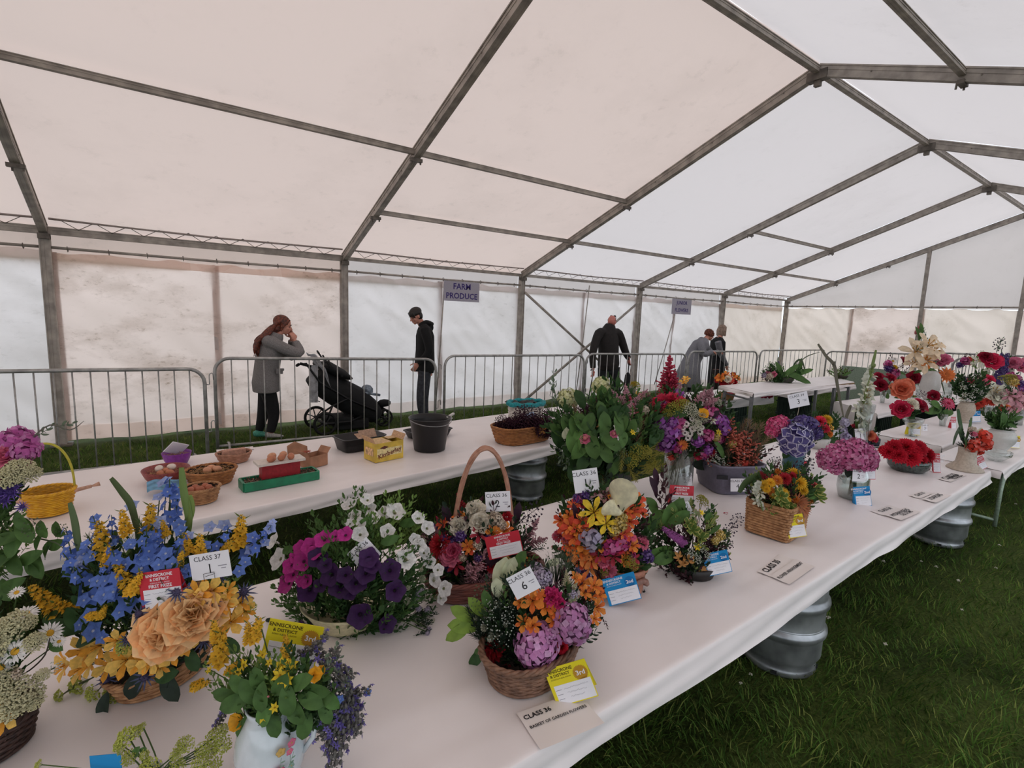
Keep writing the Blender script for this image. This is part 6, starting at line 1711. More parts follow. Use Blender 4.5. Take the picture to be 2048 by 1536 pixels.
# --- front wicker basket with pink hydrangeas
T, p = mk(1062, 1388, 'oval brown wicker basket at the front with pink hydrangeas and a lime leaf', off=.13)
kk = kp(p); wicker(T, 98*kk, 66*kk, .105, 1.24, 12, 30, 2.2, W_BRN, yaw=.28, rim=.010)
b = MB(); a = V((118*kk, 30*kk, .11)); b.tube([a+V((.0, 0, -.02)), a+V((.02, .0, .02)), a+V((.02, .03, .03)), a+V((.0, .05, 0))], .005, 6); b.build('side_handle', W_BRN, T, world=False)
arrange('', '', p, 1072, 1240, 128, 100, [('hp', 1073, 1290, 96), ('hp', 1142, 1245, 88), ('hp', 1055, 1300, 50), ('hp', 1098, 1270, 40), ('rc', 985, 1300, 52), ('rc', 978, 1318, 34), ('rl', 1012, 1332, 28), ('mc', 1106, 1194, 48), ('mc', 1118, 1205, 32), ('mc', 1098, 1185, 26), ('oa', 1065, 1200, 48), ('oa', 1090, 1213, 36), ('oa', 1048, 1246, 34), ('oa', 1066, 1250, 32), ('oa', 1107, 1240, 30), ('oa', 1110, 1225, 26), ('oa', 1165, 1166, 40), ('oa', 1190, 1170, 36), ('oa', 1182, 1190, 32), ('oa', 1196, 1215, 36), ('oa', 1190, 1237, 26), ('oa', 1108, 1258, 24), ('oa', 1152, 1155, 26), ('oa', 1170, 1185, 28), ('oa', 1200, 1190, 26), ('oa', 1040, 1205, 26), ('oa', 1080, 1190, 24),
 ('L4', 928, 1228, 62, 150), ('L4', 932, 1250, 74, 178), ('L4', 918, 1262, 64, 215), ('L4', 955, 1215, 56, 130), ('Lw', 1003, 1155, 84, 78), ('Lw', 1015, 1140, 60, 60), ('Lw', 996, 1180, 50, 100), ('L1', 975, 1200, 44, 110), ('L1', 1040, 1120, 44, 60), ('hlp', 1084, 1155, 44), ('hlp', 1072, 1140, 34), ('Lw', 1105, 1125, 30, 20), ('Lw', 1095, 1130, 26, 60), ('ac', 1134, 1162, 46, 95), ('ac', 1145, 1180, 36, 60), ('ac', 1128, 1145, 30, 100), ('ac', 1137, 1268, 36, 280), ('Sc', 965, 1195, 50, 110), ('Sc', 978, 1185, 46, 80), ('Sc', 955, 1210, 36, 140), ('gs', 1115, 1140, 80, 85), ('gs', 1128, 1135, 80, 78), ('gs', 1100, 1150, 60, 95), ('L2', 953, 1316, 44, 230), ('L1', 962, 1300, 30, 200), ('wt', 1000, 1240, 84, 90), ('wt', 1010, 1270, 70, 60), ('wt', 985, 1260, 70, 120), ('wt', 1020, 1235, 60, 80), ('wt', 990, 1220, 60, 100), ('S1', 1010, 1200, 60, 90), ('da', 1114, 1270, 18), ('dw', 1112, 1272, 14), ('se', 1145, 1195, 30), ('rm', 1125, 1295, 34), ('rc', 1105, 1300, 24), ('Sm', 1210, 1245, 24, 300), ('th', 1155, 1140, 20), ('hlp', 1145, 1190, 24)],
 fill=[('uw', 8, 10, 16, (1000, 1245, 50, 45))], fol=[('F2', 60, 40, 70, (1000, 1240, 60, 50)), ('S5', 60, 50, 80), ('S2', 40, 40, 70), ('Sm', 18, 40, 60, (1150, 1210, 50, 50)), ('wt', 12, 50, 70, (1000, 1250, 50, 40))], T=T, deep=.62)

# --- small dark arrangement with hosta leaves
T, p = mk(1385, 1158, 'small dark low arrangement with green hosta leaves and a purple buddleia spike', off=.07, name='flower_arrangement')
b = MB(); kk = kp(p); b.lathe([(0, 0), (38*kk, 0), (44*kk, .05), (42*kk, .052), (0, .05)], 24); b.build('bowl', mat('1c1614', rough=.5), T, world=False)
arrange('', '', p, 1382, 1085, 82, 78, [('bu', 1346, 1070, 54, 145), ('bu', 1352, 1078, 40, 150), ('Lh', 1318, 1040, 66, 215), ('Lh', 1340, 1035, 60, 80), ('L1', 1305, 1015, 50, 120), ('Lh', 1322, 1108, 66, 190), ('L1', 1352, 1020, 56, 60), ('L1', 1358, 1035, 50, 30), ('L1', 1300, 1048, 44, 160), ('L1', 1330, 1115, 50, 200), ('Sm', 1330, 990, 66, 95), ('Sm', 1325, 960, 60, 85), ('Sm', 1322, 1010, 56, 100), ('Sm', 1340, 1000, 50, 75), ('Lp', 1308, 975, 50, 110), ('Lp', 1312, 955, 40, 100), ('vg', 1385, 1060, 44, 70), ('vg', 1378, 1048, 36, 110), ('vg', 1402, 1075, 40, 20), ('Sv', 1412, 1060, 44, 60), ('Sv', 1420, 1045, 40, 60), ('Sv', 1398, 1090, 36, 340), ('st', 1394, 1094, 18), ('st', 1402, 1026, 16), ('ly', 1405, 1005, 26), ('ly', 1402, 998, 20), ('hy', 1440, 1070, 24), ('hy', 1430, 1080, 20), ('se', 1385, 1040, 26), ('se', 1392, 1028, 24), ('mp', 1367, 1122, 28, 80), ('mp', 1378, 1118, 24, 100), ('mp', 1407, 1142, 26, 280), ('mp', 1355, 1110, 20, 130), ('Sm', 1334, 1148, 30, 250), ('Sm', 1380, 1162, 34, 265), ('Sm', 1312, 1078, 30, 190), ('Sm', 1318, 1060, 30, 170), ('Sd', 1455, 1065, 44, 50), ('Sd', 1470, 1045, 40, 55), ('Sd', 1448, 1088, 36, 0), ('Sm', 1440, 1095, 36, 10), ('Sm', 1450, 1110, 24, 320), ('wx', 1382, 1105, 20), ('wx', 1395, 1120, 18), ('wx', 1412, 1108, 18), ('hpu', 1452, 1108, 14), ('L1', 1418, 1040, 34, 80), ('Ln', 1428, 1060, 36, 40)],
 fill=[('wx', 5, 12, 18, (1395, 1110, 30, 20))], fol=[('Sm', 60, 36, 56, (1375, 1110, 66, 46)), ('Sv', 22, 30, 44), ('S2', 40, 36, 56), ('S5', 30, 40, 60, (1380, 1130, 50, 24))], T=T, deep=.8)

# --- square basket with variegated rosettes
T, p = mk(1548, 1079, 'square tan basket with variegated rosettes and yellow chrysanthemums', off=.14)
kk = kp(p); wicker(T, 50*kk, 40*kk, 66*kk, 1.06, 13, 30, 9, W_TAN, yaw=.12, rim=.006)
arrange('', '', p, 1566, 985, 78, 52, [('yd', 1589, 945, 32), ('yd', 1600, 965, 36), ('yd', 1608, 980, 26), ('yd', 1566, 988, 30), ('yd', 1541, 965, 24), ('yd', 1528, 970, 24), ('yd', 1575, 1000, 18), ('vg', 1560, 992, 44, 80), ('vg', 1552, 1018, 44, 250), ('vg', 1575, 1012, 38, 320), ('vg', 1628, 982, 44, 20), ('vg', 1636, 995, 34, 340), ('vg', 1566, 1005, 36, 45), ('os', 1596, 1004, 60), ('os', 1606, 1018, 46), ('os', 1588, 1020, 36), ('od', 1555, 960, 26), ('rd', 1570, 957, 30), ('rd', 1585, 952, 22), ('gw', 1518, 992, 56, 280), ('wl', 1520, 985, 30), ('wl', 1515, 1002, 24), ('Sd', 1612, 935, 44, 75), ('Sd', 1606, 948, 40, 110), ('gr', 1632, 972, 18), ('rl', 1628, 970, 16), ('am', 1530, 955, 34, 130), ('Lp', 1608, 955, 28, 130), ('Lh', 1620, 990, 34, 10), ('yd', 1533, 978, 20), ('rl', 1540, 955, 20)],
 fill=[('od', 6, 16, 22), ('yd', 5, 18, 24)], fol=[('S2', 50, 36, 56), ('Sm', 26, 30, 44), ('Sv', 20, 30, 40)], straps=[([(1478, 985), (1495, 962), (1530, 948), (1570, 952)], 13, '4f6b3c'), ([(1620, 915), (1612, 935), (1600, 955)], 5, '2a2a24')], T=T, deep=.75)

# --- grey plastic box arrangement
T, p = mk(1452, 988, 'arrangement of coral sprigs and white waxy flowers in a grey plastic box', off=.16, name='flower_box')
kk = kp(p); GP = mat('6e6b7c', rough=.45, vary=.06); b = MB()
n = 44


def PB(a, k, z, w_=52*kk, d_=50*kk, yw=-.45):
    c, s = math.cos(a), math.sin(a); x_ = abs(c)**.4*(1 if c > 0 else -1)*w_*k; y_ = abs(s)**.4*(1 if s > 0 else -1)*d_*k; return V((x_*math.cos(yw)-y_*math.sin(yw), x_*math.sin(yw)+y_*math.cos(yw), z))


h = 58*kk; prof = [(.84, .0), (.88, .01), (.93, h*.3), (.96, h*.31), (1.0, h*.93), (1.06, h*.94), (1.06, h), (.98, h), (.86, .012), (.0, .01)]
b.add([PB(2*PI*i/n, q, z) for q, z in prof for i in range(n)], [(j*n+i, j*n+(i+1) % n, (j+1)*n+(i+1) % n, (j+1)*n+i) for j in range(len(prof)-1) for i in range(n)]); b.build('box', GP, T, world=False)
b = MB(); q = PB(PI*1.30, 1.005, h*.62); b.box(q, (.07, .008, .025), M.Rotation(-.75, 3, 'Z')); b.build('hand_hole', mat('1a1a20'), T, world=False, smooth=False)
arrange('', '', p, 1458, 900, 66, 52, [('co', 1480, 915, 44, 60), ('co', 1470, 892, 50, 80), ('co', 1496, 902, 44, 60), ('co', 1462, 880, 44, 95), ('co', 1488, 885, 44, 75), ('co', 1500, 920, 36, 20), ('co', 1475, 930, 36, 300), ('F3', 1512, 875, 66, 70), ('F3', 1498, 868, 60, 90), ('F3', 1525, 888, 50, 50), ('yd', 1520, 935, 30), ('yd', 1511, 940, 24), ('wx', 1428, 915, 26), ('wx', 1440, 922, 26), ('wx', 1434, 932, 24), ('wx', 1445, 935, 22), ('wx', 1425, 925, 20), ('wx', 1455, 938, 18), ('hc', 1475, 935, 18), ('Ld', 1405, 930, 44, 175), ('L2', 1430, 950, 36, 200), ('Ln', 1440, 900, 50, 120), ('hy', 1465, 888, 18), ('rd', 1425, 905, 18), ('gr', 1490, 925, 20), ('Sm', 1535, 905, 40, 40), ('Sd', 1545, 925, 36, 20), ('F3', 1480, 950, 30, 280)],
 fill=[('co', 8, 30, 44), ('wx', 3, 16, 20)], fol=[('S5', 40, 36, 60), ('F3', 20, 40, 60, (1490, 890, 40, 35)), ('Sm', 20, 30, 44), ('S2', 20, 30, 50)], T=T, deep=.75)

# --- tall glass with a mixed bouquet
T, p = mk(1354, 977, 'big mixed bouquet of pink, purple and white flowers in a tall glass cylinder', name='vase_bouquet', off=.07)
kk = kp(p); vase(T, [(28*kk, 0), (28.5*kk, .01), (29*kk, 88*kk)], GLASS, 'glass_cylinder', glass=True)
b = MB(); b.lathe([(0, .012), (24*kk, .012), (24*kk, 60*kk), (0, 60*kk)], 24); b.build('water', GLASS, T, world=False)
b = MB()
for q in range(16): a = q*2.4; b.tube([(16*kk*math.cos(a), 16*kk*math.sin(a), .015), (8*kk*math.cos(a+.6), 8*kk*math.sin(a+.6), 60*kk), (20*kk*math.cos(a+.3), 20*kk*math.sin(a+.3), 105*kk)], .0028, 5)
b.build('cut_stems', fm('6a6a3c'), T, world=False)['kind'] = 'stuff'
arrange('', '', p, 1372, 848, 92, 72, [('cc', 1325, 803, 44), ('cc', 1345, 798, 40), ('cc', 1310, 812, 30), ('cc', 1360, 803, 30), ('cc', 1335, 812, 26)] + [('dw', *q) for q in ((1373, 848, 15), (1385, 858, 16), (1380, 868, 15), (1370, 866, 13), (1393, 852, 14), (1400, 864, 15), (1376, 876, 14), (1390, 843, 12), (1398, 875, 12), (1404, 855, 12), (1408, 868, 12), (1384, 838, 12), (1366, 856, 12))] +
 [('hm', 1340, 862, 38), ('hm', 1322, 850, 36), ('hm', 1330, 884, 42), ('hm', 1345, 845, 26), ('hm', 1315, 868, 24), ('hpk', 1325, 858, 26), ('ps', 1352, 848, 36), ('ps', 1345, 862, 32), ('ps', 1355, 870, 26), ('ps', 1362, 842, 22), ('po', 1405, 829, 30), ('uw', 1378, 820, 36), ('uw', 1388, 828, 26), ('uw', 1392, 850, 28), ('hm', 1444, 845, 30), ('hm', 1448, 858, 28), ('hm', 1436, 838, 24), ('hmg', 1415, 870, 26), ('st', 1436, 865, 18), ('hy', 1432, 874, 20), ('st', 1442, 880, 16), ('hmg', 1408, 905, 26), ('cc', 1398, 910, 26), ('hm', 1425, 903, 34), ('hm', 1415, 898, 24), ('ar', 1338, 760, 96, 92), ('ar', 1345, 775, 70, 85), ('ar', 1330, 778, 66, 98), ('as', 1398, 798, 44, 60), ('as', 1410, 792, 44, 50), ('as', 1420, 805, 40, 30), ('ly', 1345, 818, 30), ('ly', 1360, 812, 30), ('ly', 1335, 828, 24), ('ly', 1370, 808, 22), ('L2', 1358, 828, 40, 20), ('L2', 1345, 835, 40, 200), ('hy', 1317, 880, 24), ('hy', 1312, 872, 26), ('ge', 1365, 890, 26), ('gr', 1345, 912, 26), ('hmg', 1355, 895, 24), ('hpu', 1332, 808, 14), ('Sm', 1412, 882, 40, 330), ('Lp', 1410, 845, 30, 20), ('Lp', 1425, 832, 36, 40), ('yd', 1300, 880, 16), ('gr', 1342, 925, 22), ('se', 1292, 790, 22), ('as', 1300, 800, 36, 110), ('wl', 1425, 840, 20), ('ya', 1366, 765, 18), ('ya', 1372, 758, 16)],
 fill=[('hmg', 6, 18, 26), ('hm', 5, 20, 28), ('hpk', 4, 18, 24), ('uw', 4, 20, 28), ('as', 4, 36, 50)], fol=[('S2', 60, 40, 60), ('S1', 30, 40, 60), ('Sm', 20, 30, 50)], T=T, deep=.85)

# --- towering green arrangement
T, p = mk(1222, 985, 'towering green arrangement with lime hydrangea heads and large leaves', off=.03, name='flower_arrangement')
kk = kp(p); b = MB(); b.lathe([(0, 0), (34*kk, 0), (40*kk, 60*kk), (38*kk, 60*kk), (0, 50*kk)], 28); b.build('pot', mat('2c2c28', rough=.6), T, world=False)
arrange('', '', p, 1215, 872, 112, 95, [('hl', 1137, 797, 46), ('hl', 1203, 772, 42), ('hl', 1212, 780, 24), ('L1', 1230, 806, 44, 300), ('L1', 1242, 832, 50, 300), ('L1', 1236, 852, 46, 280), ('Lh', 1150, 878, 66, 260), ('Lh', 1160, 895, 56, 240), ('L1', 1148, 855, 50, 100), ('L1', 1185, 890, 60, 280), ('L1', 1210, 905, 50, 300), ('L1', 1222, 885, 50, 320), ('L1', 1175, 845, 46, 60), ('L1', 1208, 850, 56, 90), ('L1', 1202, 825, 50, 100), ('L2', 1195, 915, 50, 250), ('L2', 1170, 920, 50, 230), ('L2', 1150, 935, 60, 255), ('L1', 1215, 800, 40, 50), ('L2', 1225, 825, 50, 20), ('Lw', 1132, 865, 28, 250), ('bd', 1170, 877, 24), ('bd', 1174, 874, 18), ('bd', 1227, 868, 20), ('bd', 1173, 897, 16), ('pkr', 1170, 878, 20), ('pkr', 1228, 868, 15), ('as', 1255, 800, 60, 100), ('as', 1240, 802, 56, 130), ('as', 1265, 812, 56, 60), ('as', 1258, 825, 50, 80), ('ar', 1262, 818, 50, 95), ('ly', 1270, 772, 22), ('yd', 1268, 768, 18), ('ya', 1276, 790, 18), ('as', 1285, 790, 30, 50), ('F4', 1270, 915, 66, 20), ('F4', 1290, 930, 60, 340), ('F4', 1258, 938, 60, 300), ('F4', 1300, 910, 60, 10), ('F4', 1245, 915, 56, 260), ('ly', 1275, 905, 36), ('ly', 1262, 920, 34), ('ly', 1290, 905, 30), ('ly', 1300, 925, 30), ('st', 1265, 865, 16), ('st', 1250, 828, 14), ('wx', 1272, 860, 14), ('Sg', 1110, 790, 60, 100), ('Sg', 1105, 765, 50, 80), ('Sg', 1118, 815, 50, 110), ('F4', 1205, 960, 50, 280), ('F4', 1225, 955, 46, 300), ('Sc', 1240, 900, 40, 300), ('Sc', 1230, 975, 40, 300), ('Sg', 1128, 900, 50, 250), ('Sg', 1140, 915, 50, 240), ('F3', 1155, 825, 40, 120), ('S3', 1155, 845, 44, 120), ('hc', 1290, 820, 20), ('Ln', 1250, 970, 40, 280)],
 fill=[('L1', 16, 36, 54), ('L2', 14, 36, 54)], fol=[('S2', 80, 50, 80), ('S1', 50, 50, 70), ('F4', 26, 40, 60, (1270, 920, 50, 40)), ('S5', 60, 50, 80, (1200, 930, 80, 40)), ('F3', 14, 40, 60, (1290, 860, 30, 40))], T=T, deep=.8)

# --- hydrangea trio in teal vase
T, p = mk(1585, 936, 'picotee, pink and violet hydrangea heads in a dark teal vase', name='vase_of_hydrangeas', off=.05)
kk = kp(p); vase(T, [(17*kk, 0), (20*kk, .01), (19*kk, 20*kk), (23*kk, 44*kk), (25*kk, 50*kk)], TEALC, 'vase')
arrange('', '', p, 1588, 868, 60, 40, [('hd', 1552, 852, 40), ('hd', 1562, 846, 36), ('hd', 1545, 862, 30), ('hb', 1589, 876, 68), ('hb', 1605, 868, 36), ('hv', 1620, 852, 40), ('hv', 1605, 846, 36), ('hv', 1632, 866, 30), ('Ld', 1610, 895, 36, 300), ('L2', 1575, 905, 30, 230)], fol=[('S5', 14, 30, 40)], T=T, deep=.6)

# --- dahlias in a cream bowl
T, p = mk(1634, 897, 'red, orange and yellow dahlias in a small cream pot', name='pot_of_dahlias', off=.04)
kk = kp(p); vase(T, [(13*kk, 0), (20*kk, 12*kk), (22*kk, 20*kk), (20*kk, 22*kk)], CERW, 'pot')
arrange('', '', p, 1645, 858, 34, 30, [('dr', 1639, 842, 30), ('rr', 1640, 842, 20), ('yd', 1655, 838, 26), ('dr', 1652, 857, 20), ('od', 1661, 868, 16), ('ya', 1662, 855, 12), ('L2', 1648, 875, 30, 300), ('L2', 1665, 880, 30, 340), ('L2', 1640, 870, 26, 240)], fol=[('S2', 18, 26, 36)], T=T, deep=.7)

# --- gladioli in tall glass
T, p = mk(1722, 893, 'tall white gladiolus in a glass vase', name='vase_of_gladioli', off=.05)
kk = kp(p); vase(T, [(12*kk, 0), (13*kk, .01), (13.5*kk, 50*kk), (16*kk, 84*kk)], GLASS, 'glass_vase', glass=True)
arrange('', '', p, 1722, 800, 24, 80, [('gw', 1732, 780, 100, 78), ('gw', 1722, 825, 70, 82), ('wl', 1720, 820, 34), ('wl', 1724, 838, 30), ('wl', 1738, 770, 32), ('wl', 1733, 795, 36), ('wl', 1742, 752, 26), ('wl', 1728, 808, 30), ('wl', 1735, 782, 28), ('Ln', 1712, 860, 50, 90), ('Ln', 1730, 865, 44, 80)], straps=[([(1752, 700), (1745, 730), (1735, 770), (1722, 850)], 7, '7c8f4c'), ([(1708, 890), (1710, 850), (1714, 810)], 6, '44543a')], T=T, deep=.5)
T, p = mk(1690, 893, 'bare brown gladiolus stem leaning left with lilac florets low down', name='gladiolus_stem', off=.06)
kk = kp(p); vase(T, [(9*kk, 0), (9*kk, 20*kk), (8*kk, 22*kk)], mat('3a3430', rough=.4), 'pot')
arrange('', '', p, 1690, 855, 16, 30, [('hw', 1689, 845, 20), ('gv', 1688, 860, 44, 88), ('wl', 1684, 852, 14), ('hw', 1692, 875, 20), ('hw', 1684, 862, 18), ('cc', 1708, 852, 14)], straps=[([(1636, 688), (1652, 712), (1668, 730), (1673, 760), (1680, 800), (1688, 838)], 7, '6b6554'), ([(1702, 810), (1694, 830), (1690, 845)], 7, '7a7462'), ([(1668, 732), (1670, 722)], 4, '6b6554')], T=T)
T, p = mk(1748, 893, 'two salmon roses in a dark pot beside the glass vase', name='pot_of_roses', off=.05)
kk = kp(p); vase(T, [(8*kk, 0), (10*kk, 14*kk), (9*kk, 15*kk)], mat('4c4a5a', rough=.4), 'pot')
arrange('', '', p, 1745, 875, 20, 14, [('sr', 1740, 871, 20), ('cc', 1750, 878, 18), ('dr', 1733, 868, 14), ('hpu', 1735, 884, 12)], fol=[('S2', 8, 16, 22)], T=T)

# --- pink hydrangeas in round glass
T, p = mk(1702, 1002, 'wide head of deep pink hydrangeas in a round glass vase', name='vase_of_hydrangeas', off=.09)
kk = kp(p); vase(T, [(18*kk, 0), (24*kk, .008), (28*kk, 20*kk), (27*kk, 45*kk), (22*kk, 60*kk), (19*kk, 66*kk)], GLASS, 'glass_vase', glass=True)
b = MB(); b.lathe([(0, .01), (22*kk, .012), (25*kk, 20*kk), (24.5*kk, 38*kk), (0, 38*kk)], 24); b.build('water', GLASS, T, world=False)
arrange('', '', p, 1697, 912, 66, 34, [('hk', 1658, 922, 46), ('hk', 1650, 912, 34), ('hk', 1672, 936, 30), ('hk', 1700, 912, 60), ('hk', 1688, 897, 40), ('hk', 1714, 896, 44), ('hk', 1735, 912, 46), ('hk', 1738, 926, 36), ('hk', 1672, 906, 42), ('hk', 1745, 918, 30), ('hk', 1722, 924, 44), ('hk', 1690, 922, 36), ('Ld', 1697, 938, 34, 260), ('L2', 1750, 925, 30, 290), ('hmg', 1742, 895, 12)], fol=[('S5', 16, 26, 36, (1698, 925, 40, 14))], T=T, deep=.6)
b = MB()
for q in range(7): b.tube([(6*kk*math.cos(q*2.4), 6*kk*math.sin(q*2.4), .015), (3*kk*math.sin(q), 3*kk*math.cos(q), 70*kk)], .004, 5)
b.build('cut_stems', fm('4f6a3a'), T, world=False)['kind'] = 'stuff'

# --- red dahlias in a low glass bowl
T, p = mk(1814, 944, 'mass of deep red dahlias in a low dark glass bowl', name='bowl_of_dahlias', off=.08)
kk = kp(p); b = MB(); b.lathe([(0, 0), (26*kk, 0), (34*kk, 8*kk), (36*kk, 20*kk), (33*kk, 26*kk), (31*kk, 25*kk), (33*kk, 18*kk), (0, 10*kk)], 36, fn=lambda a, z: 1+.02*math.cos(14*a)); b.build('bowl', mat('39433f', rough=.12, vary=.3, scale=50, spec=.8), T, world=False)
arrange('', '', p, 1818, 908, 60, 28, [('rm', 1778, 903, 34), ('rm', 1790, 895, 38), ('rm', 1812, 893, 44), ('rm', 1836, 897, 42), ('rm', 1858, 910, 38), ('rm', 1822, 912, 46), ('rm', 1798, 910, 38), ('rm', 1856, 926, 32), ('rm', 1843, 918, 36), ('rm', 1768, 900, 22), ('rm', 1830, 902, 36)], fol=[('S5', 14, 24, 34, (1815, 925, 40, 8))], T=T, deep=.6)


# --- china jug at the front
T, p = mk(545, 1590, 'white china jug with floral print holding yellow loosestrife, poppies and borage', off=.05, name='flower_jug')
kk = kp(p)*1.0
JP = [(46, 0), (50, 6), (62, 40), (66, 75), (60, 110), (46, 140), (40, 152), (44, 168)]
JM = mat('c9d3d8', rough=.18, vary=.015, spec=.6, coat=.5)
b = MB(); b.lathe([(0, 0)]+[(r*kk, z*kk) for r, z in JP]+[(41*kk, 168*kk), (37*kk, 150*kk), (55*kk, 100*kk), (40*kk, 8*kk), (0, 8*kk)], 44); b.build('body', JM, T, world=False)
b = MB(); a = V((cr.x, cr.y, 0)).normalized(); b.tube([a*42*kk+V((0, 0, 160*kk)), a*70*kk+V((0, 0, 165*kk)), a*90*kk+V((0, 0, 135*kk)), a*84*kk+V((0, 0, 95*kk)), a*64*kk+V((0, 0, 62*kk))], .0065, 8); b.build('handle', JM, T, world=False)


def jugpt(u, z, off=.0012):
    """point on the jug wall: u radians from the viewer side, z photo px above the foot"""
    for (r0, z0), (r1, z1) in zip(JP, JP[1:]):
        if z0 <= z <= z1: r = (r0+(r1-r0)*(z-z0)/(z1-z0))*kk+off; break
    f = -V((p.x, p.y, 0)).normalized(); s = V((cr.x, cr.y, 0)).normalized()
    d = f*math.cos(u)+s*math.sin(u); return d*r+V((0, 0, z*kk)), d


for i, (u, z, s, c, nn) in enumerate(((-.55, 92, 9, 'c9a05a', 5), (-.25, 104, 5, '8f86a8', 4), (-.1, 92, 5, '8f86a8', 5), (.3, 108, 9, 'c4a25c', 5), (.75, 116, 9, 'cf6a86', 5), (.6, 104, 7, 'cf6a86', 5), (.2, 70, 12, 'cc5a80', 6), (-.6, 66, 7, '7c9a8c', 4), (-.35, 78, 5, '8f86a8', 4), (.6, 78, 6, '7c9a8c', 4), (-.5, 50, 9, 'cf7a96', 5), (.55, 54, 8, 'a593b8', 5), (0, 48, 8, 'c9a05a', 5))):
    q, d = jugpt(u, z); fl = MB()
    for k_ in range(nn):
        a = 2*PI*k_/nn+i; o = MB(); F = frame_of(d); c0 = q+F @ V((math.cos(a)*s*.55*kk, math.sin(a)*s*.55*kk, 0)); fl.ball(c0, s*.5*kk, 8, 0, (1, 1, .12), F)
    fl.ball(q, s*.25*kk, 6, 1, (1, 1, .4), frame_of(d)); fl.build('printed_flower', [flatc(c), flatc('b99a4c')], T, world=False)
b = MB()
for u, z, u2, z2 in ((-.55, 85, -.4, 50), (.3, 98, .22, 76), (-.1, 86, -.15, 52), (.6, 98, .5, 60), (.75, 100, .45, 74), (-.6, 60, -.5, 40), (.6, 72, .4, 50), (.2, 60, .05, 40)):
    b.tube([jugpt(u+(u2-u)*t, z+(z2-z)*t)[0] for t in (0, .25, .5, .75, 1)], .0006, 4)
    for t in (.35, .7): q, d = jugpt(u+(u2-u)*t+.07, z+(z2-z)*t); b.ball(q, 3.2*kk, 6, 0, (1.5, .6, .15), frame_of(d))
b.build('printed_leaves', flatc('7d9a84'), T, world=False)['kind'] = 'stuff'
arrange('', '', p, 565, 1390, 130, 85, [('Lh', 530, 1428, 60, 250), ('L1', 470, 1405, 66, 200), ('L1', 500, 1385, 66, 120), ('L1', 523, 1395, 60, 270), ('L1', 575, 1400, 66, 280), ('L1', 548, 1448, 56, 285), ('L1', 497, 1450, 70, 235), ('L1', 590, 1420, 66, 300), ('L1', 630, 1378, 66, 350), ('L1', 620, 1400, 60, 340), ('L1', 610, 1450, 60, 260), ('L1', 650, 1425, 50, 300), ('L1', 640, 1400, 56, 20), ('L1', 450, 1390, 50, 160), ('L1', 560, 1372, 60, 60), ('L1', 600, 1365, 60, 30), ('L1', 515, 1360, 56, 100), ('L1', 480, 1370, 56, 130), ('Lh', 660, 1400, 50, 320),
 ('st', 565, 1330, 34), ('st', 560, 1352, 36), ('st', 575, 1360, 30), ('st', 585, 1328, 28), ('st', 527, 1432, 28), ('st', 550, 1415, 24), ('st', 520, 1250, 26), ('st', 498, 1270, 30), ('st', 445, 1285, 30), ('st', 440, 1300, 30), ('st', 433, 1320, 30), ('st', 488, 1330, 26), ('st', 525, 1310, 24), ('st', 478, 1345, 22), ('st', 540, 1325, 20), ('st', 510, 1352, 18), ('st', 430, 1265, 26), ('st', 420, 1340, 20),
 ('ls', 512, 1262, 60, 75), ('ls', 573, 1290, 44, 95), ('ls', 497, 1268, 50, 90), ('ls', 440, 1300, 80, 80), ('ls', 470, 1335, 50, 40), ('ls', 570, 1318, 50, 100), ('ls', 430, 1265, 50, 90), ('ls', 400, 1370, 44, 20), ('ls', 395, 1366, 30, 200),
 ('po', 478, 1442, 46), ('po', 628, 1350, 40), ('po', 640, 1342, 26), ('bd', 537, 1393, 12),
 ('bo', 620, 1300, 66, 30), ('bo', 640, 1285, 50, 50), ('bo', 655, 1310, 60, 20), ('bo', 665, 1345, 70, 320), ('bo', 690, 1370, 76, 285), ('bo', 700, 1420, 76, 262), ('bo', 690, 1460, 80, 262), ('bo', 675, 1490, 80, 265), ('bo', 705, 1395, 60, 300), ('bo', 665, 1510, 70, 270), ('bo', 660, 1470, 66, 255), ('bo', 715, 1440, 60, 270), ('bo', 690, 1340, 50, 330), ('bo', 445, 1430, 44, 250), ('bo', 437, 1440, 36, 240), ('bo', 720, 1385, 50, 20), ('df', 735, 1385, 18), ('df', 680, 1398, 18), ('cf', 700, 1460, 24), ('cf', 715, 1418, 24), ('cf', 690, 1475, 20), ('cf', 722, 1410, 20), ('cf', 700, 1440, 20)],
 fol=[('S3', 34, 50, 70, (500, 1360, 90, 50)), ('S1', 46, 50, 80, (560, 1390, 110, 50)), ('Sg', 30, 50, 70, (670, 1390, 40, 80)), ('bo', 12, 50, 70, (680, 1430, 30, 70)), ('S2', 30, 50, 70)], T=T, deep=.7, floor=False)

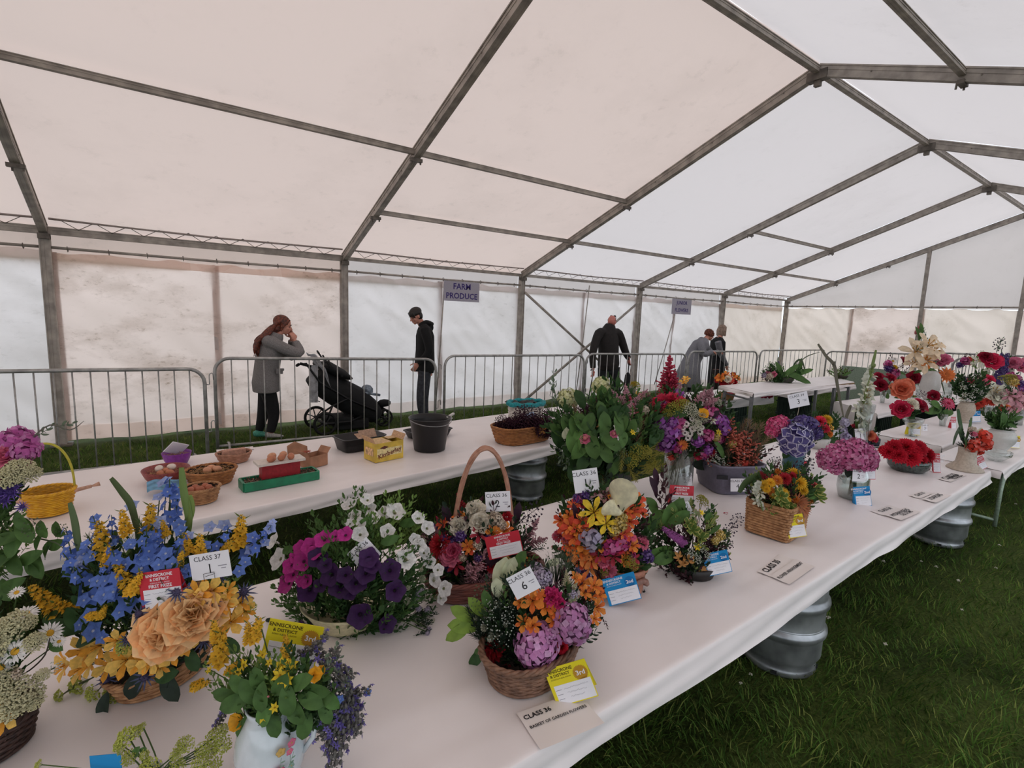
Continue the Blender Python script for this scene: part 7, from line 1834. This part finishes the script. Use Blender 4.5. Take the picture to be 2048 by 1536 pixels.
# --- arrangements cut by the left edge
T, p = mk(-40, 1560, 'dark willow basket at the left edge with oxeye daisies and cream spirea', off=.1)
kk = kp(p); wicker(T, 80*kk, 60*kk, 70*kk, 1.2, 10, 24, 2, mat('4a332c', rough=.6, vary=.3, c2='2c1d1a'), yaw=.3, handle=(.34, 1.2, .012), hm=W_BRN)
arrange('', '', p, -20, 1350, 140, 130, [('da', 52, 1227, 44), ('da', 100, 1266, 46), ('da', 30, 1303, 50), ('da', 33, 1185, 30), ('da', 2, 1335, 44), ('da', 118, 1283, 24), ('da', -30, 1250, 44), ('up', 30, 1252, 60), ('up', 60, 1245, 30), ('up', 45, 1385, 70), ('up', 20, 1410, 60), ('up', 65, 1400, 40), ('up', 70, 1285, 40), ('up', 10, 1365, 60), ('up', -20, 1300, 70), ('ya', 5, 1440, 50), ('ya', -10, 1420, 50), ('hc', 30, 1350, 26), ('L1', 110, 1290, 40, 330), ('wx', 110, 1335, 24), ('up', 85, 1350, 26), ('up', -10, 1290, 50)], fol=[('Sm', 30, 50, 70, (-20, 1400, 50, 60)), ('S2', 50, 50, 80, (-30, 1330, 70, 90))],
 straps=[([(100, 1275), (90, 1310), (60, 1340), (35, 1352)], 3, '4a4438'), ([(52, 1235), (30, 1290), (0, 1340)], 3, '55603c')], T=T, deep=.5)
T, p = mk(-45, 1235, 'tall arrangement at the left edge with magenta phlox and purple cornflowers', name='flower_arrangement', off=.05)
kk = kp(p); vase(T, [(26*kk, 0), (34*kk, .02), (30*kk, 60*kk), (36*kk, 90*kk)], CERC, 'vase')
arrange('', '', p, 0, 1000, 120, 140, [('hpk', 35, 868, 36), ('hpk', 20, 885, 36), ('hpk', 55, 885, 36), ('hpk', 45, 905, 44), ('hpk', 10, 880, 40), ('hpk', 70, 895, 26), ('hpk', 52, 870, 26), ('hpk', 58, 905, 34), ('hmg', 50, 932, 26), ('hmg', 38, 940, 24), ('pkr', 12, 912, 44), ('pc', 5, 905, 40), ('up', 40, 940, 50), ('up', 60, 950, 40), ('up', 20, 955, 50), ('cf', 22, 985, 44), ('cf', 10, 1000, 44), ('cf', 45, 1013, 28), ('cf', 5, 985, 40), ('cf', 30, 975, 30), ('L1', 50, 1060, 60, 300), ('L1', 80, 1080, 50, 250), ('L1', 95, 1100, 50, 60), ('L1', 75, 1130, 60, 290), ('L1', 110, 1090, 44, 30), ('L1', 30, 1090, 60, 240), ('L1', 10, 1080, 60, 200), ('L1', 85, 1060, 40, 100), ('L1', 60, 1115, 50, 210), ('L1', 45, 1045, 50, 120), ('L1', 115, 1060, 36, 100), ('L1', 118, 1066, 30, 350), ('L1', 62, 1136, 44, 330), ('L1', 10, 1120, 60, 220), ('L1', 30, 1125, 60, 300), ('Sc', 60, 1060, 50, 60), ('Sc', 120, 1065, 36, 60), ('L1', 10, 1180, 50, 300), ('L1', 25, 1170, 50, 210), ('cc', -10, 950, 40), ('Sg', 130, 850, 50, 10), ('Sg', 90, 862, 50, 30), ('Sg', 60, 880, 40, 20)],
 fol=[('S1', 50, 50, 80, (-30, 1080, 60, 80)), ('S3', 16, 40, 60, (20, 1090, 50, 60)), ('S2', 20, 50, 70, (10, 960, 40, 60))], straps=[([(28, 912), (60, 880), (100, 850), (140, 860), (168, 842)], 3, '6d675c'), ([(20, 1080), (60, 1075), (110, 1085), (130, 1100)], 3, '5f6a4c'), ([(0, 1020), (30, 1018), (45, 1013)], 3, '4a4438')], T=T, deep=.6)
# --- lime alchemilla along the bottom edge
T, p = mk(300, 1610, 'sprays of lime green lady\'s mantle rising from the bottom edge', name='flower_posy', off=.05)
vase(T, [(.03, 0), (.035, .02), (.03, .05)], CERW, 'pot')
arrange('', '', p, 310, 1530, 120, 70, [('lm', 255, 1475, 40), ('lm', 275, 1465, 26), ('lm', 240, 1490, 26), ('lm', 285, 1455, 18), ('lm', 370, 1490, 34), ('lm', 360, 1500, 26), ('lm', 350, 1510, 20), ('lm', 260, 1515, 30), ('lm', 290, 1510, 20), ('lm', 405, 1500, 30), ('lm', 400, 1525, 34), ('lm', 430, 1475, 36), ('lm', 445, 1490, 34), ('lm', 445, 1460, 24), ('lm', 420, 1500, 30), ('lm', 245, 1500, 20), ('lm', 80, 1530, 20), ('lm', 355, 1530, 30), ('lm', 300, 1535, 40), ('L1', 272, 1505, 30, 60), ('L1', 285, 1500, 20, 30), ('lm', 425, 1528, 36)], T=T, deep=.4, floor=False)

# --- heather baskets on the egg table
Tb, r, h = HB; p = V(Tb.location)
arrange('', '', p, 1060, 850, 72, 24, [('Fh', 1000, 848, 30, 110), ('Fh', 995, 856, 26, 150), ('Fh', 1020, 850, 30, 90), ('Fh', 1110, 838, 34, 60), ('Fh', 1120, 845, 34, 30), ('Fh', 1090, 840, 36, 80), ('Fh', 1080, 832, 34, 95), ('mp', 1085, 858, 20, 20), ('se', 1100, 855, 22)], fill=[('Fh', 26, 26, 40)], fol=[('Fh', 60, 26, 40, (1060, 858, 66, 14))], T=Tb, deep=.5, stems=False)
b = MB(); q = ad(1048, 838, depth(p)-.02); b.box(q, (.11, .05, .004), M.Rotation(.5, 3, 'X')); b.build('class_card', WHT, origin=q, label='small white card lying on the purple heather', cat='card', smooth=False)
b = MB(); q = ad(1060, 830, depth(p)+.02); b.box(q, (.13, .05, .004), M.Rotation(.6, 3, 'X') @ M.Rotation(.2, 3, 'Z')); b.build('prize_card', mat('a9bfe0', rough=.5, vary=.3, scale=30), origin=q, label='pale blue card lying on the purple heather', cat='card', smooth=False)
Tb, r, h = HB2; p = V(Tb.location)
arrange('', '', p, 1185, 832, 58, 22, [('Fh', 1170, 830, 30, 100)], fill=[('Sm', 26, 26, 40), ('Fh', 12, 26, 36)], fol=[('Sm', 50, 26, 36, (1185, 838, 52, 14))], T=Tb, deep=.5, stems=False)


# --- vases on the right-hand tables
def vb(bx, by, z, label, kind, hpx, rpx, dome, items, fol=(), fill=(), straps=(), name='vase_of_flowers', off=.04, prof=None, m=None):
    T, p = mk(bx, by, label, name=name, z=z, off=off); kk = kp(p)
    P = {'glass': [(.6, 0), (.65, .02), (.7, .5), (1, 1)], 'cup': [(.6, 0), (.55, .03), (.15, .1), (.15, .4), (.5, .5), (1, .8), (1.05, 1)], 'urn': [(.55, 0), (.5, .06), (.45, .12), (.9, .45), (1, .65), (.85, .88), (.7, .95), (.85, 1)], 'egg': [(.4, 0), (.8, .15), (1, .5), (.85, .85), (.5, 1)], 'flare': [(1.25, 0), (1.2, .06), (.7, .3), (.6, .7), (.62, 1)], 'pot': [(.75, 0), (.8, .02), (1, .95), (1, 1)]}[kind]
    mm_ = m or (GLASS if kind in ('glass', 'cup') else CERW)
    vase(T, [(max(.003, r*rpx*kk), z_*hpx*kk) for r, z_ in P], mm_, 'vase', 28, glass=mm_ is GLASS)
    arrange('', '', p, *dome, items, fol=fol, fill=fill, straps=straps, T=T, deep=.6, floor=False); return T


vb(1822, 873, .575, 'red and cream roses in a glass goblet beside the yellow card', 'cup', 36, 17, (1822, 815, 28, 16), [('crr', 1803, 818, 34), ('rr', 1842, 810, 30), ('wr', 1824, 808, 24), ('crr', 1835, 804, 18), ('L2', 1822, 832, 26, 270), ('L1', 1812, 828, 20, 220)], fol=[('S2', 12, 18, 26, (1822, 825, 18, 8))])
vb(1884, 852, .575, 'flat pink-red rose with broad green leaves in a small glass', 'glass', 24, 8, (1884, 812, 24, 16), [('gp', 1895, 808, 30), ('crr', 1898, 806, 22), ('L1', 1868, 820, 34, 20), ('L1', 1872, 810, 30, 150), ('L1', 1895, 826, 30, 200), ('L2', 1880, 828, 26, 280)], fol=[('S2', 10, 18, 26)])
vb(1812, 812, .626, 'two peach-salmon roses in a glass behind the goblet', 'glass', 24, 8, (1808, 778, 24, 18), [('sr', 1804, 778, 38), ('sr', 1816, 767, 24), ('sr', 1810, 788, 22), ('wl', 1826, 792, 20), ('Ln', 1800, 795, 26, 180), ('Ln', 1822, 793, 24, 0)], fol=[('S2', 6, 16, 22)])
vb(1764, 806, .626, 'spray of dark red roses in a narrow glass near the gladiolus', 'glass', 22, 6, (1765, 762, 22, 22), [('rr', 1782, 755, 20), ('rr', 1762, 770, 24), ('rr', 1757, 752, 18), ('rr', 1768, 773, 16), ('rl', 1752, 775, 14), ('L1', 1772, 790, 18, 300)], straps=[([(1782, 760), (1772, 780), (1765, 795)], 2, '4a4a34')])
vb(1788, 782, .626, 'mixed purple, yellow and dark red blooms behind the roses', 'glass', 20, 7, (1790, 735, 26, 20), [('rr', 1811, 722, 22), ('hpu', 1778, 736, 18), ('yd', 1789, 735, 14), ('hmg', 1788, 746, 22), ('rl', 1783, 750, 20), ('da', 1786, 722, 16), ('dw', 1790, 718, 12), ('hmg', 1776, 728, 16), ('Ln', 1800, 745, 24, 340), ('Sm', 1782, 714, 18, 110)], fol=[('Sm', 8, 16, 22)])
vb(1836, 795, .626, 'dark red rose lying over the edge of a short glass', 'glass', 24, 7, (1830, 757, 16, 10), [('rr', 1828, 755, 26), ('rr', 1836, 758, 18), ('L2', 1822, 760, 16, 180)])
vb(1868, 806, .626, 'single dark red rose with trailing sprig', 'glass', 18, 5, (1868, 792, 14, 10), [('rr', 1868, 791, 22), ('Sd', 1845, 788, 24, 170), ('Ln', 1860, 798, 18, 190)])
vb(1856, 800, .626, 'large cream and peach lilies in a rounded white vase', 'egg', 58, 17, (1850, 700, 44, 40), [('cl', 1832, 702, 62), ('cl', 1858, 690, 62), ('cl', 1850, 722, 56), ('cl', 1868, 702, 44), ('ol', 1856, 722, 34), ('cl', 1830, 725, 40), ('cl', 1878, 690, 30), ('bd', 1832, 665, 16), ('bd', 1838, 656, 14), ('Ln', 1836, 668, 34, 110), ('Ln', 1842, 662, 34, 95), ('Ln', 1862, 740, 30, 340), ('Ln', 1838, 742, 26, 200)], fol=[('Sg', 6, 20, 30)])
vb(1893, 798, .626, 'orange gerbera and pink rose in a clear square glass', 'glass', 32, 11, (1892, 740, 26, 34), [('ge', 1893, 750, 36), ('ge', 1890, 748, 24), ('pkr', 1886, 719, 28), ('pkr', 1880, 724, 20), ('sr', 1868, 762, 18), ('L2', 1878, 728, 26, 350)], straps=[([(1875, 730), (1882, 760), (1890, 790)], 3, '4c5c3a')])
vb(1928, 846, .575, 'dark leafy foliage with white tips in a ribbed beige vase', 'urn', 42, 15, (1942, 778, 36, 26), [('wx', 1928, 775, 12), ('wx', 1950, 780, 12), ('wx', 1940, 790, 12), ('wx', 1962, 785, 12), ('rl', 1942, 762, 16), ('Sm', 1950, 760, 26, 60)], fol=[('S2', 50, 22, 32), ('S5', 20, 20, 30)], fill=[('wl', 8, 10, 14)], m=CERC)
vb(1936, 777, .626, 'purple foil-wrapped pot of dusky pink flowers near the back barrier', 'pot', 22, 16, (1936, 722, 22, 10), [('hmg', 1930, 722, 16), ('pc', 1942, 724, 16), ('hpu', 1920, 730, 14), ('gr', 1938, 718, 14)], fol=[('Sm', 8, 14, 20)], m=mat('6d5a70', rough=.4))
vb(1966, 783, .626, 'white lilies in front of the back barrier', 'glass', 24, 8, (1966, 724, 26, 20), [('wl', 1960, 722, 34), ('wl', 1974, 722, 34), ('wl', 1966, 712, 26), ('wl', 1978, 735, 30), ('L1', 1968, 748, 24, 270)], fol=[('S3', 8, 16, 24)])
vb(1990, 790, .626, 'crimson gladiolus with a dark seed-head stem at the back right', 'glass', 24, 7, (1985, 725, 30, 40), [('rr', 1970, 713, 22), ('crr', 1986, 722, 32), ('crr', 1980, 716, 24), ('rr', 1974, 711, 16), ('lv', 1999, 745, 76, 86), ('Sd', 1997, 693, 34, 80), ('Sg', 1998, 690, 30, 75)], straps=[([(2003, 700), (2002, 740), (1996, 780)], 3, '5a6a4c')])
vb(2010, 788, .626, 'violet-blue flower spike beside the crimson gladiolus', 'glass', 24, 7, (2010, 735, 14, 30), [('lv', 2009, 734, 56, 85), ('hpu', 2008, 742, 18), ('hv', 2010, 728, 14)])
vb(2036, 789, .626, 'pale pink roses standing by the right-hand back barrier', 'glass', 24, 9, (2038, 728, 24, 14), [('pkr', 2026, 726, 22), ('pkr', 2044, 732, 24), ('pkr', 2034, 722, 18), ('hmg', 2044, 728, 12), ('pkr', 2054, 724, 20)], fol=[('S2', 8, 14, 22)])
vb(1975, 830, .575, 'deep pink flowers in a low glass behind the white gladiolus-like bloom', 'glass', 26, 9, (1972, 762, 22, 12), [('gp', 1966, 762, 20), ('crr', 1978, 760, 20), ('gp', 1972, 765, 20), ('dr', 1960, 760, 14)], fol=[('S1', 8, 14, 20)])
vb(2006, 846, .575, 'big cream bloom with coral gerberas at the right edge', 'pot', 24, 14, (2000, 790, 34, 30), [('wl', 1990, 782, 44), ('wr', 1998, 790, 36), ('wl', 2004, 798, 34), ('gr', 1952, 812, 20), ('gr', 1962, 806, 22), ('gr', 1974, 802, 20), ('gr', 1984, 805, 18), ('gr', 2006, 814, 22), ('gr', 2018, 812, 24), ('gr', 2024, 818, 18), ('ol', 2012, 805, 18)], fol=[('S1', 14, 20, 30, (2000, 825, 20, 10))])
vb(2034, 850, .575, 'pink lilies with purple and lime flowers at the far right edge', 'glass', 30, 12, (2036, 785, 32, 36), [('pl', 2030, 798, 40), ('pl', 2046, 808, 44), ('pl', 2018, 790, 30), ('pl', 2042, 785, 36), ('pl', 2025, 815, 30), ('ly', 2010, 760, 24), ('ly', 2022, 758, 22), ('hy', 2026, 764, 20), ('hpu', 2042, 768, 18), ('hm', 2046, 775, 18), ('hmg', 2022, 752, 16), ('hmg', 2034, 757, 16), ('oa', 2030, 768, 14)], fol=[('S2', 14, 20, 28), ('S3', 10, 16, 24)])
vb(1997, 906, .575, 'round white china vase full of green leaves', 'urn', 48, 24, (2006, 842, 32, 20), [('Ln', 1990, 835, 34, 120), ('Ln', 2030, 838, 34, 20), ('L1', 2005, 840, 34, 90), ('Ln', 2020, 850, 30, 340), ('Ln', 1985, 850, 26, 160), ('ge', 2016, 812, 12)], fol=[('S1', 30, 24, 34), ('S2', 14, 24, 34)])
vb(1929, 940, .575, 'orange-red geraniums and sword leaves in a flared cream vase', 'flare', 46, 24, (1945, 880, 34, 24), [('hr', 1944, 893, 24), ('hr', 1956, 900, 22), ('hr', 1968, 872, 26), ('hr', 1972, 885, 24), ('hr', 1950, 885, 18), ('hr', 1975, 892, 18), ('pc', 1948, 868, 14), ('hc', 1945, 860, 16), ('L2', 1930, 885, 24, 270), ('Lw', 1958, 862, 18, 40)], fol=[('S5', 20, 20, 30, (1938, 885, 22, 14))], straps=[([(1916, 818), (1920, 845), (1928, 880)], 8, '44603a'), ([(1943, 835), (1938, 860), (1930, 885)], 6, '5c7a48'), ([(1922, 850), (1912, 870), (1906, 890)], 6, '55644c'), ([(1918, 862), (1924, 875), (1930, 888)], 7, '3a5230')], m=CERC)
T, p = mk(1990, 922, 'low cut-glass dish beside the cream vase', cat='dish', name='glass_dish', z=.575, off=.03); kk = kp(p)
b = MB(); b.lathe([(0, 0), (10*kk, 0), (22*kk, 12*kk), (24*kk, 20*kk), (22*kk, 20*kk), (19*kk, 12*kk), (0, 4*kk)], 40, fn=lambda a, z: 1+.05*math.cos(16*a)*(z > .01)); b.build('dish', GLASS, T, world=False)

# --- things on the back tables and the raised shelf
vb(1566, 764, .868, 'spiky green leaves with dusky pink flowers on the raised shelf', 'pot', 10, 20, (1566, 750, 44, 16), [('Ln', 1590, 752, 50, 340), ('Ln', 1600, 758, 50, 335), ('Ln', 1580, 742, 44, 40), ('Ln', 1560, 740, 40, 120), ('Ln', 1605, 745, 44, 20), ('pc', 1535, 748, 14), ('hc', 1540, 752, 16), ('pc', 1548, 748, 14), ('hlp', 1530, 750, 14), ('lv', 1558, 732, 20, 100), ('Ln', 1598, 735, 40, 75)], fol=[('S1', 26, 22, 34), ('S2', 14, 20, 30), ('Sm', 8, 18, 26, (1540, 752, 16, 8))], straps=[([(1580, 748), (1592, 724), (1604, 722), (1612, 752)], 4, '46583a'), ([(1586, 742), (1610, 715), (1640, 704)], 2, '5a6448')], name='flower_arrangement', m=mat('3c3a30', rough=.6))
vb(1682, 757, .868, 'small olive-leaved posy at the far end of the raised shelf', 'pot', 6, 12, (1680, 746, 24, 10), [('Ln', 1665, 745, 20, 150), ('Ln', 1694, 748, 20, 30)], fol=[('S3', 16, 14, 22), ('Sm', 10, 14, 20)], name='flower_arrangement', m=mat('3c3a30', rough=.6))
vb(1452, 800, .615, 'orange and red flower basket at the left end of the back table', 'pot', 14, 16, (1455, 758, 26, 12), [('oa', 1440, 756, 18), ('gr', 1462, 760, 18), ('rc', 1470, 764, 14), ('rc', 1446, 766, 16), ('oa', 1452, 750, 16), ('wr', 1456, 758, 14), ('oa', 1468, 752, 14)], fill=[('oa', 6, 10, 14), ('rc', 5, 10, 14)], fol=[('S1', 12, 14, 20)], name='flower_basket', m=W_TAN)
vb(1461, 799, .615, 'small posy of pink carnations under the raised shelf', 'glass', 10, 6, (1461, 792, 12, 6), [('pc', 1458, 790, 12), ('pc', 1465, 789, 12), ('dw', 1422, 797, 10), ('dw', 1426, 801, 9)], name='flower_posy')
vb(1530, 792, .615, 'dark red blooms lying under the raised shelf', 'pot', 5, 8, (1532, 790, 20, 6), [('rr', 1528, 788, 16), ('rr', 1538, 789, 14), ('Sm', 1550, 792, 18, 350)], name='flower_posy', m=mat('33303a', rough=.5))
b = MB(); q = at(1826, 752, .62); q = V((12.6, 3.9, .0)); b.box((0, 0, .0), (.06, 1.55, .72)); b.box((0, 0, .36), (.075, 1.57, .03)); b.box((0, 0, -.36), (.075, 1.57, .03))
T = thing('display_board', 'pale green board standing behind the red roses', 'board', (13.2, 4.35, 0)); b2 = MB(); b2.box((0, 0, .42), (.03, 1.5, .84)); b2.build('panel', mat('8f9f8c', rough=.6), T, world=False, smooth=False)
for s in (-1, 1): b3 = MB(); b3.box((0, s*.6, .02), (.3, .04, .04)); b3.build('foot', mat('6f7c6c'), T, world=False, smooth=False)


# ------------------------------------------------------------------ cards standing in and beside the flowers
def td(px, py, z=Z0): return depth(at(px, py, z))


dA = td(330, 1400)
class_card(421, 1131, dA-.12, 80, 52, 9, 'CLASS 37', '1', 'CLASS 37 card in the blue and yellow arrangement')
b = MB(); p = ad(418, 1150, dA-.125); x = cr*math.cos(R(9))+cu*math.sin(R(9)); y = cu*math.cos(R(9))-cr*math.sin(R(9)); k = dA/FPX
b.tube([p+(x*-10+y*-10)*k, p+(x*-10+y*3)*k, p+(x*10+y*4)*k, p+(x*10+y*-8)*k], .0008, 4); b.tube([p+(x*-7+y*-2)*k, p+(x*11+y*1)*k], .0006, 4); b.build('black_wire_clip', KEGD, origin=p, label='thin black clip holding the CLASS 37 card', cat='clip')
prize_card(322, 1179, dA-.14, 84, 76, 8, 'red', 'red FIRST PRIZE card in the blue and yellow arrangement')
dJ = td(545, 1590)
prize_card(584, 1290, dJ+.13, 106, 92, -14, 'yellow', 'yellow 3rd prize card behind the china jug', yaw=8)
dP = td(695, 1283)
class_card(728, 1108, dP-.05, 52, 46, 42, 'CLASS 36', '5', 'tilted CLASS 36 card among the petunias')
dT = td(965, 1200)
class_card(996, 1003, dT+.05, 50, 40, 3, 'CLASS 36', '2', 'CLASS 36 card behind the arched basket handle')
prize_card(1008, 1090, dT-.08, 70, 46, 13, 'red', 'red FIRST PRIZE card under the arched handle')
dO = td(1235, 1206)
class_card(1172, 961, dO+.03, 50, 46, 8, 'CLASS 36', '1', 'CLASS 36 card number 1 above the orange arrangement')
prize_card(1243, 1178, dO-.03, 66, 56, 17, 'blue', 'blue 2nd prize card leaning on the terracotta pot', yaw=-6)
dB = td(1062, 1388)
class_card(1047, 1166, dB-.10, 54, 48, 28, 'CLASS 36', '6', 'CLASS 36 card number 6 above the pink hydrangea basket')
prize_card(1142, 1366, td(1140, 1408)-.0, 86, 80, 21, 'yellow', 'yellow 3rd prize card leaning on the front wicker basket', yaw=-8)
dS = td(1385, 1158)
prize_card(1434, 1126, td(1432, 1150)-.07, 50, 46, 14, 'blue', 'blue 2nd prize card beside the small dark arrangement', yaw=-5)
class_card(1368, 1020, dS+.02, 30, 26, 25, 'CLASS 35', '3', 'half-hidden CLASS 35 card in the small dark arrangement')
prize_card(1363, 992, dS+.10, 48, 42, -3, 'red', 'red FIRST PRIZE card behind the small dark arrangement')
dG = td(1354, 977)
class_card(1371, 959, dG-.03, 26, 26, 3, 'CLASS 35', '2', 'CLASS 35 card number 2 against the tall glass')
class_card(1297, 838, dG-.10, 36, 24, 12, 'CLASS 35', '6', 'CLASS 35 card number 6 above the green arrangement')
class_card(1476, 970, td(1452, 992)-.03, 30, 26, 0, 'CLASS 35', '4', 'CLASS 35 card number 4 on the grey box')
prize_card(1591, 1052, td(1590, 1078)-.08, 34, 46, 12, 'yellow', 'yellow 3rd prize card leaning on the square tan basket', yaw=-10)
dH = td(1585, 936)
class_card(1597, 800, dH+.0, 40, 28, 12, 'CLASS 34', '3', 'CLASS 34 card number 3 on a tall stick above the hydrangeas', stick=ad(1591, 850, dH))
prize_card(1602, 930, dH-.02, 24, 14, 5, 'red', 'small red card at the foot of the teal vase')
prize_card(1651, 882, td(1650, 895), 20, 18, -10, 'yellow', 'yellow card beside the pot of red and orange dahlias')
class_card(1721, 869, td(1722, 893)-.03, 22, 24, 5, 'CLASS 34', '1', 'class card leaning on the gladiolus vase')
class_card(1672, 868, td(1690, 893)-.02, 14, 16, -8, 'CLASS 33', '2', 'small class card beside the lilac florets')
dK = td(1702, 1002)
class_card(1718, 950, dK-.06, 26, 26, -4, 'CLASS 34', '2', 'CLASS 34 card number 2 on the round glass vase')
prize_card(1738, 938, dK-.02, 26, 42, 0, 'red', 'pink-red prize card behind the round glass vase')
prize_card(1725, 993, td(1727, 1010), 30, 40, 7, 'blue', 'blue 2nd prize card in front of the round glass vase', yaw=-10)
prize_card(1873, 926, td(1873, 946), 12, 38, 3, 'red', 'narrow red card beside the bowl of red dahlias', yaw=-30)
prize_card(1963, 926, td(1965, 938, .575), 16, 26, 25, 'red', 'red card lying at the foot of the flared cream vase')
prize_card(1828, 858, td(1828, 871, .575), 26, 24, -2, 'yellow', 'yellow card in front of the glass goblet of roses')
prize_card(2031, 884, td(2031, 898, .575), 18, 24, -3, 'yellow', 'yellow card beside the round white vase')
prize_card(1951, 833, td(1951, 846, .575), 20, 22, 2, 'blue', 'blue card behind the red geraniums')
prize_card(1907, 846, td(1907, 856, .575), 10, 24, 0, 'red', 'slim red card right of the flat pink-red rose')
class_card(1911, 771, 10.5, 28, 16, 2, 'CLASS 30', '4', 'white card above the dark white-tipped foliage', stick=ad(1914, 790, 10.5))
class_card(1982, 806, 7.6, 17, 17, -3, 'CLASS 31', '1', 'white card on a tall stick at the right edge', stick=ad(1992, 858, 7.45))
class_card(1850, 855, td(1850, 862, .575), 10, 14, 0, 'CLASS 31', '3', 'plain white card between the two rose glasses')
b = MB(); p = ad(212, 1530, td(212, 1545)-.02); x, F = card_frame(212, 1530, td(212, 1560), 5); b.box((0, 0, 0), (.075, .05, .0014)); o = b.build('prize_card', BLUE, smooth=False, origin=(0, 0, 0)); o.location = x; o.rotation_euler = F.to_euler(); tag(o, 'blue prize card corner at the bottom edge', 'card')

# notices lying on the near table
paper([(1028, 1434), (1150, 1388), (1212, 1432), (1084, 1506)], 'large CLASS 36 BASKET OF GARDEN FLOWERS notice at the table edge', [('CLASS 36', .42, -.24, .3), ('BASKET OF GARDEN FLOWERS', .9, 0, .04)])
paper([(1511, 1144), (1556, 1109), (1600, 1123), (1550, 1156)], 'cream CLASS 35 slip near the table edge', [('CLASS 35', .6, -.1, .2)])
paper([(1540, 1152), (1592, 1118), (1628, 1136), (1578, 1170)], 'cream FLOWER ARRANGEMENT slip overlapping the CLASS 35 slip', [('FLOWER ARRANGEMENT', .9, 0, .1)], z=.5795)
paper([(1745, 1022), (1782, 1010), (1800, 1020), (1765, 1034)], 'small CLASS 34 slip near the far table edge', [('CLASS 34', .6, 0, .1)])
paper([(1772, 1030), (1812, 1014), (1840, 1026), (1800, 1042)], 'HYDRANGEAS 3 BLOOMS slip beyond the CLASS 34 slip', [('HYDRANGEAS', .8, 0, .2), ('3 BLOOMS', .5, .1, -.1)], z=.5795)
paper([(1822, 990), (1848, 980), (1862, 990), (1835, 999)], 'small CLASS 33 slip by the far table edge', [('CLASS 33', .6, 0, .1)])
paper([(1846, 997), (1878, 983), (1900, 993), (1868, 1008)], 'DAHLIAS slip by the far corner of the near table', [('3 DAHLIAS', .7, 0, .1)], z=.5795)
paper([(1880, 957), (1912, 944), (1930, 953), (1898, 966)], 'ROSES slip at the very corner of the near table', [('CLASS 32', .7, 0, .2), ('ROSES', .5, .1, -.15)])
p = at(1452, 1028); b = MB(); [petal(b, M.Translation(p+V((0, 0, .001))) @ Rz(i*1.3), .02, .012, .3, -.2, 3) for i in range(4)]; b.build('fallen_petal', fm('c03a54'), origin=p, label='fallen pink petal on the sheet between the grey box and square basket', cat='petal')
p = at(1288, 1185); b = MB(); b.ball(p+V((0, 0, .004)), .006, 6, 0, (1.6, .8, .6)); b.tube([p, p+V((.012, .008, .006))], .0012, 4); b.build('fallen_bud', fm('2a2622'), origin=p, label='dark fallen bud on the sheet beside the blue 2nd card', cat='bud')
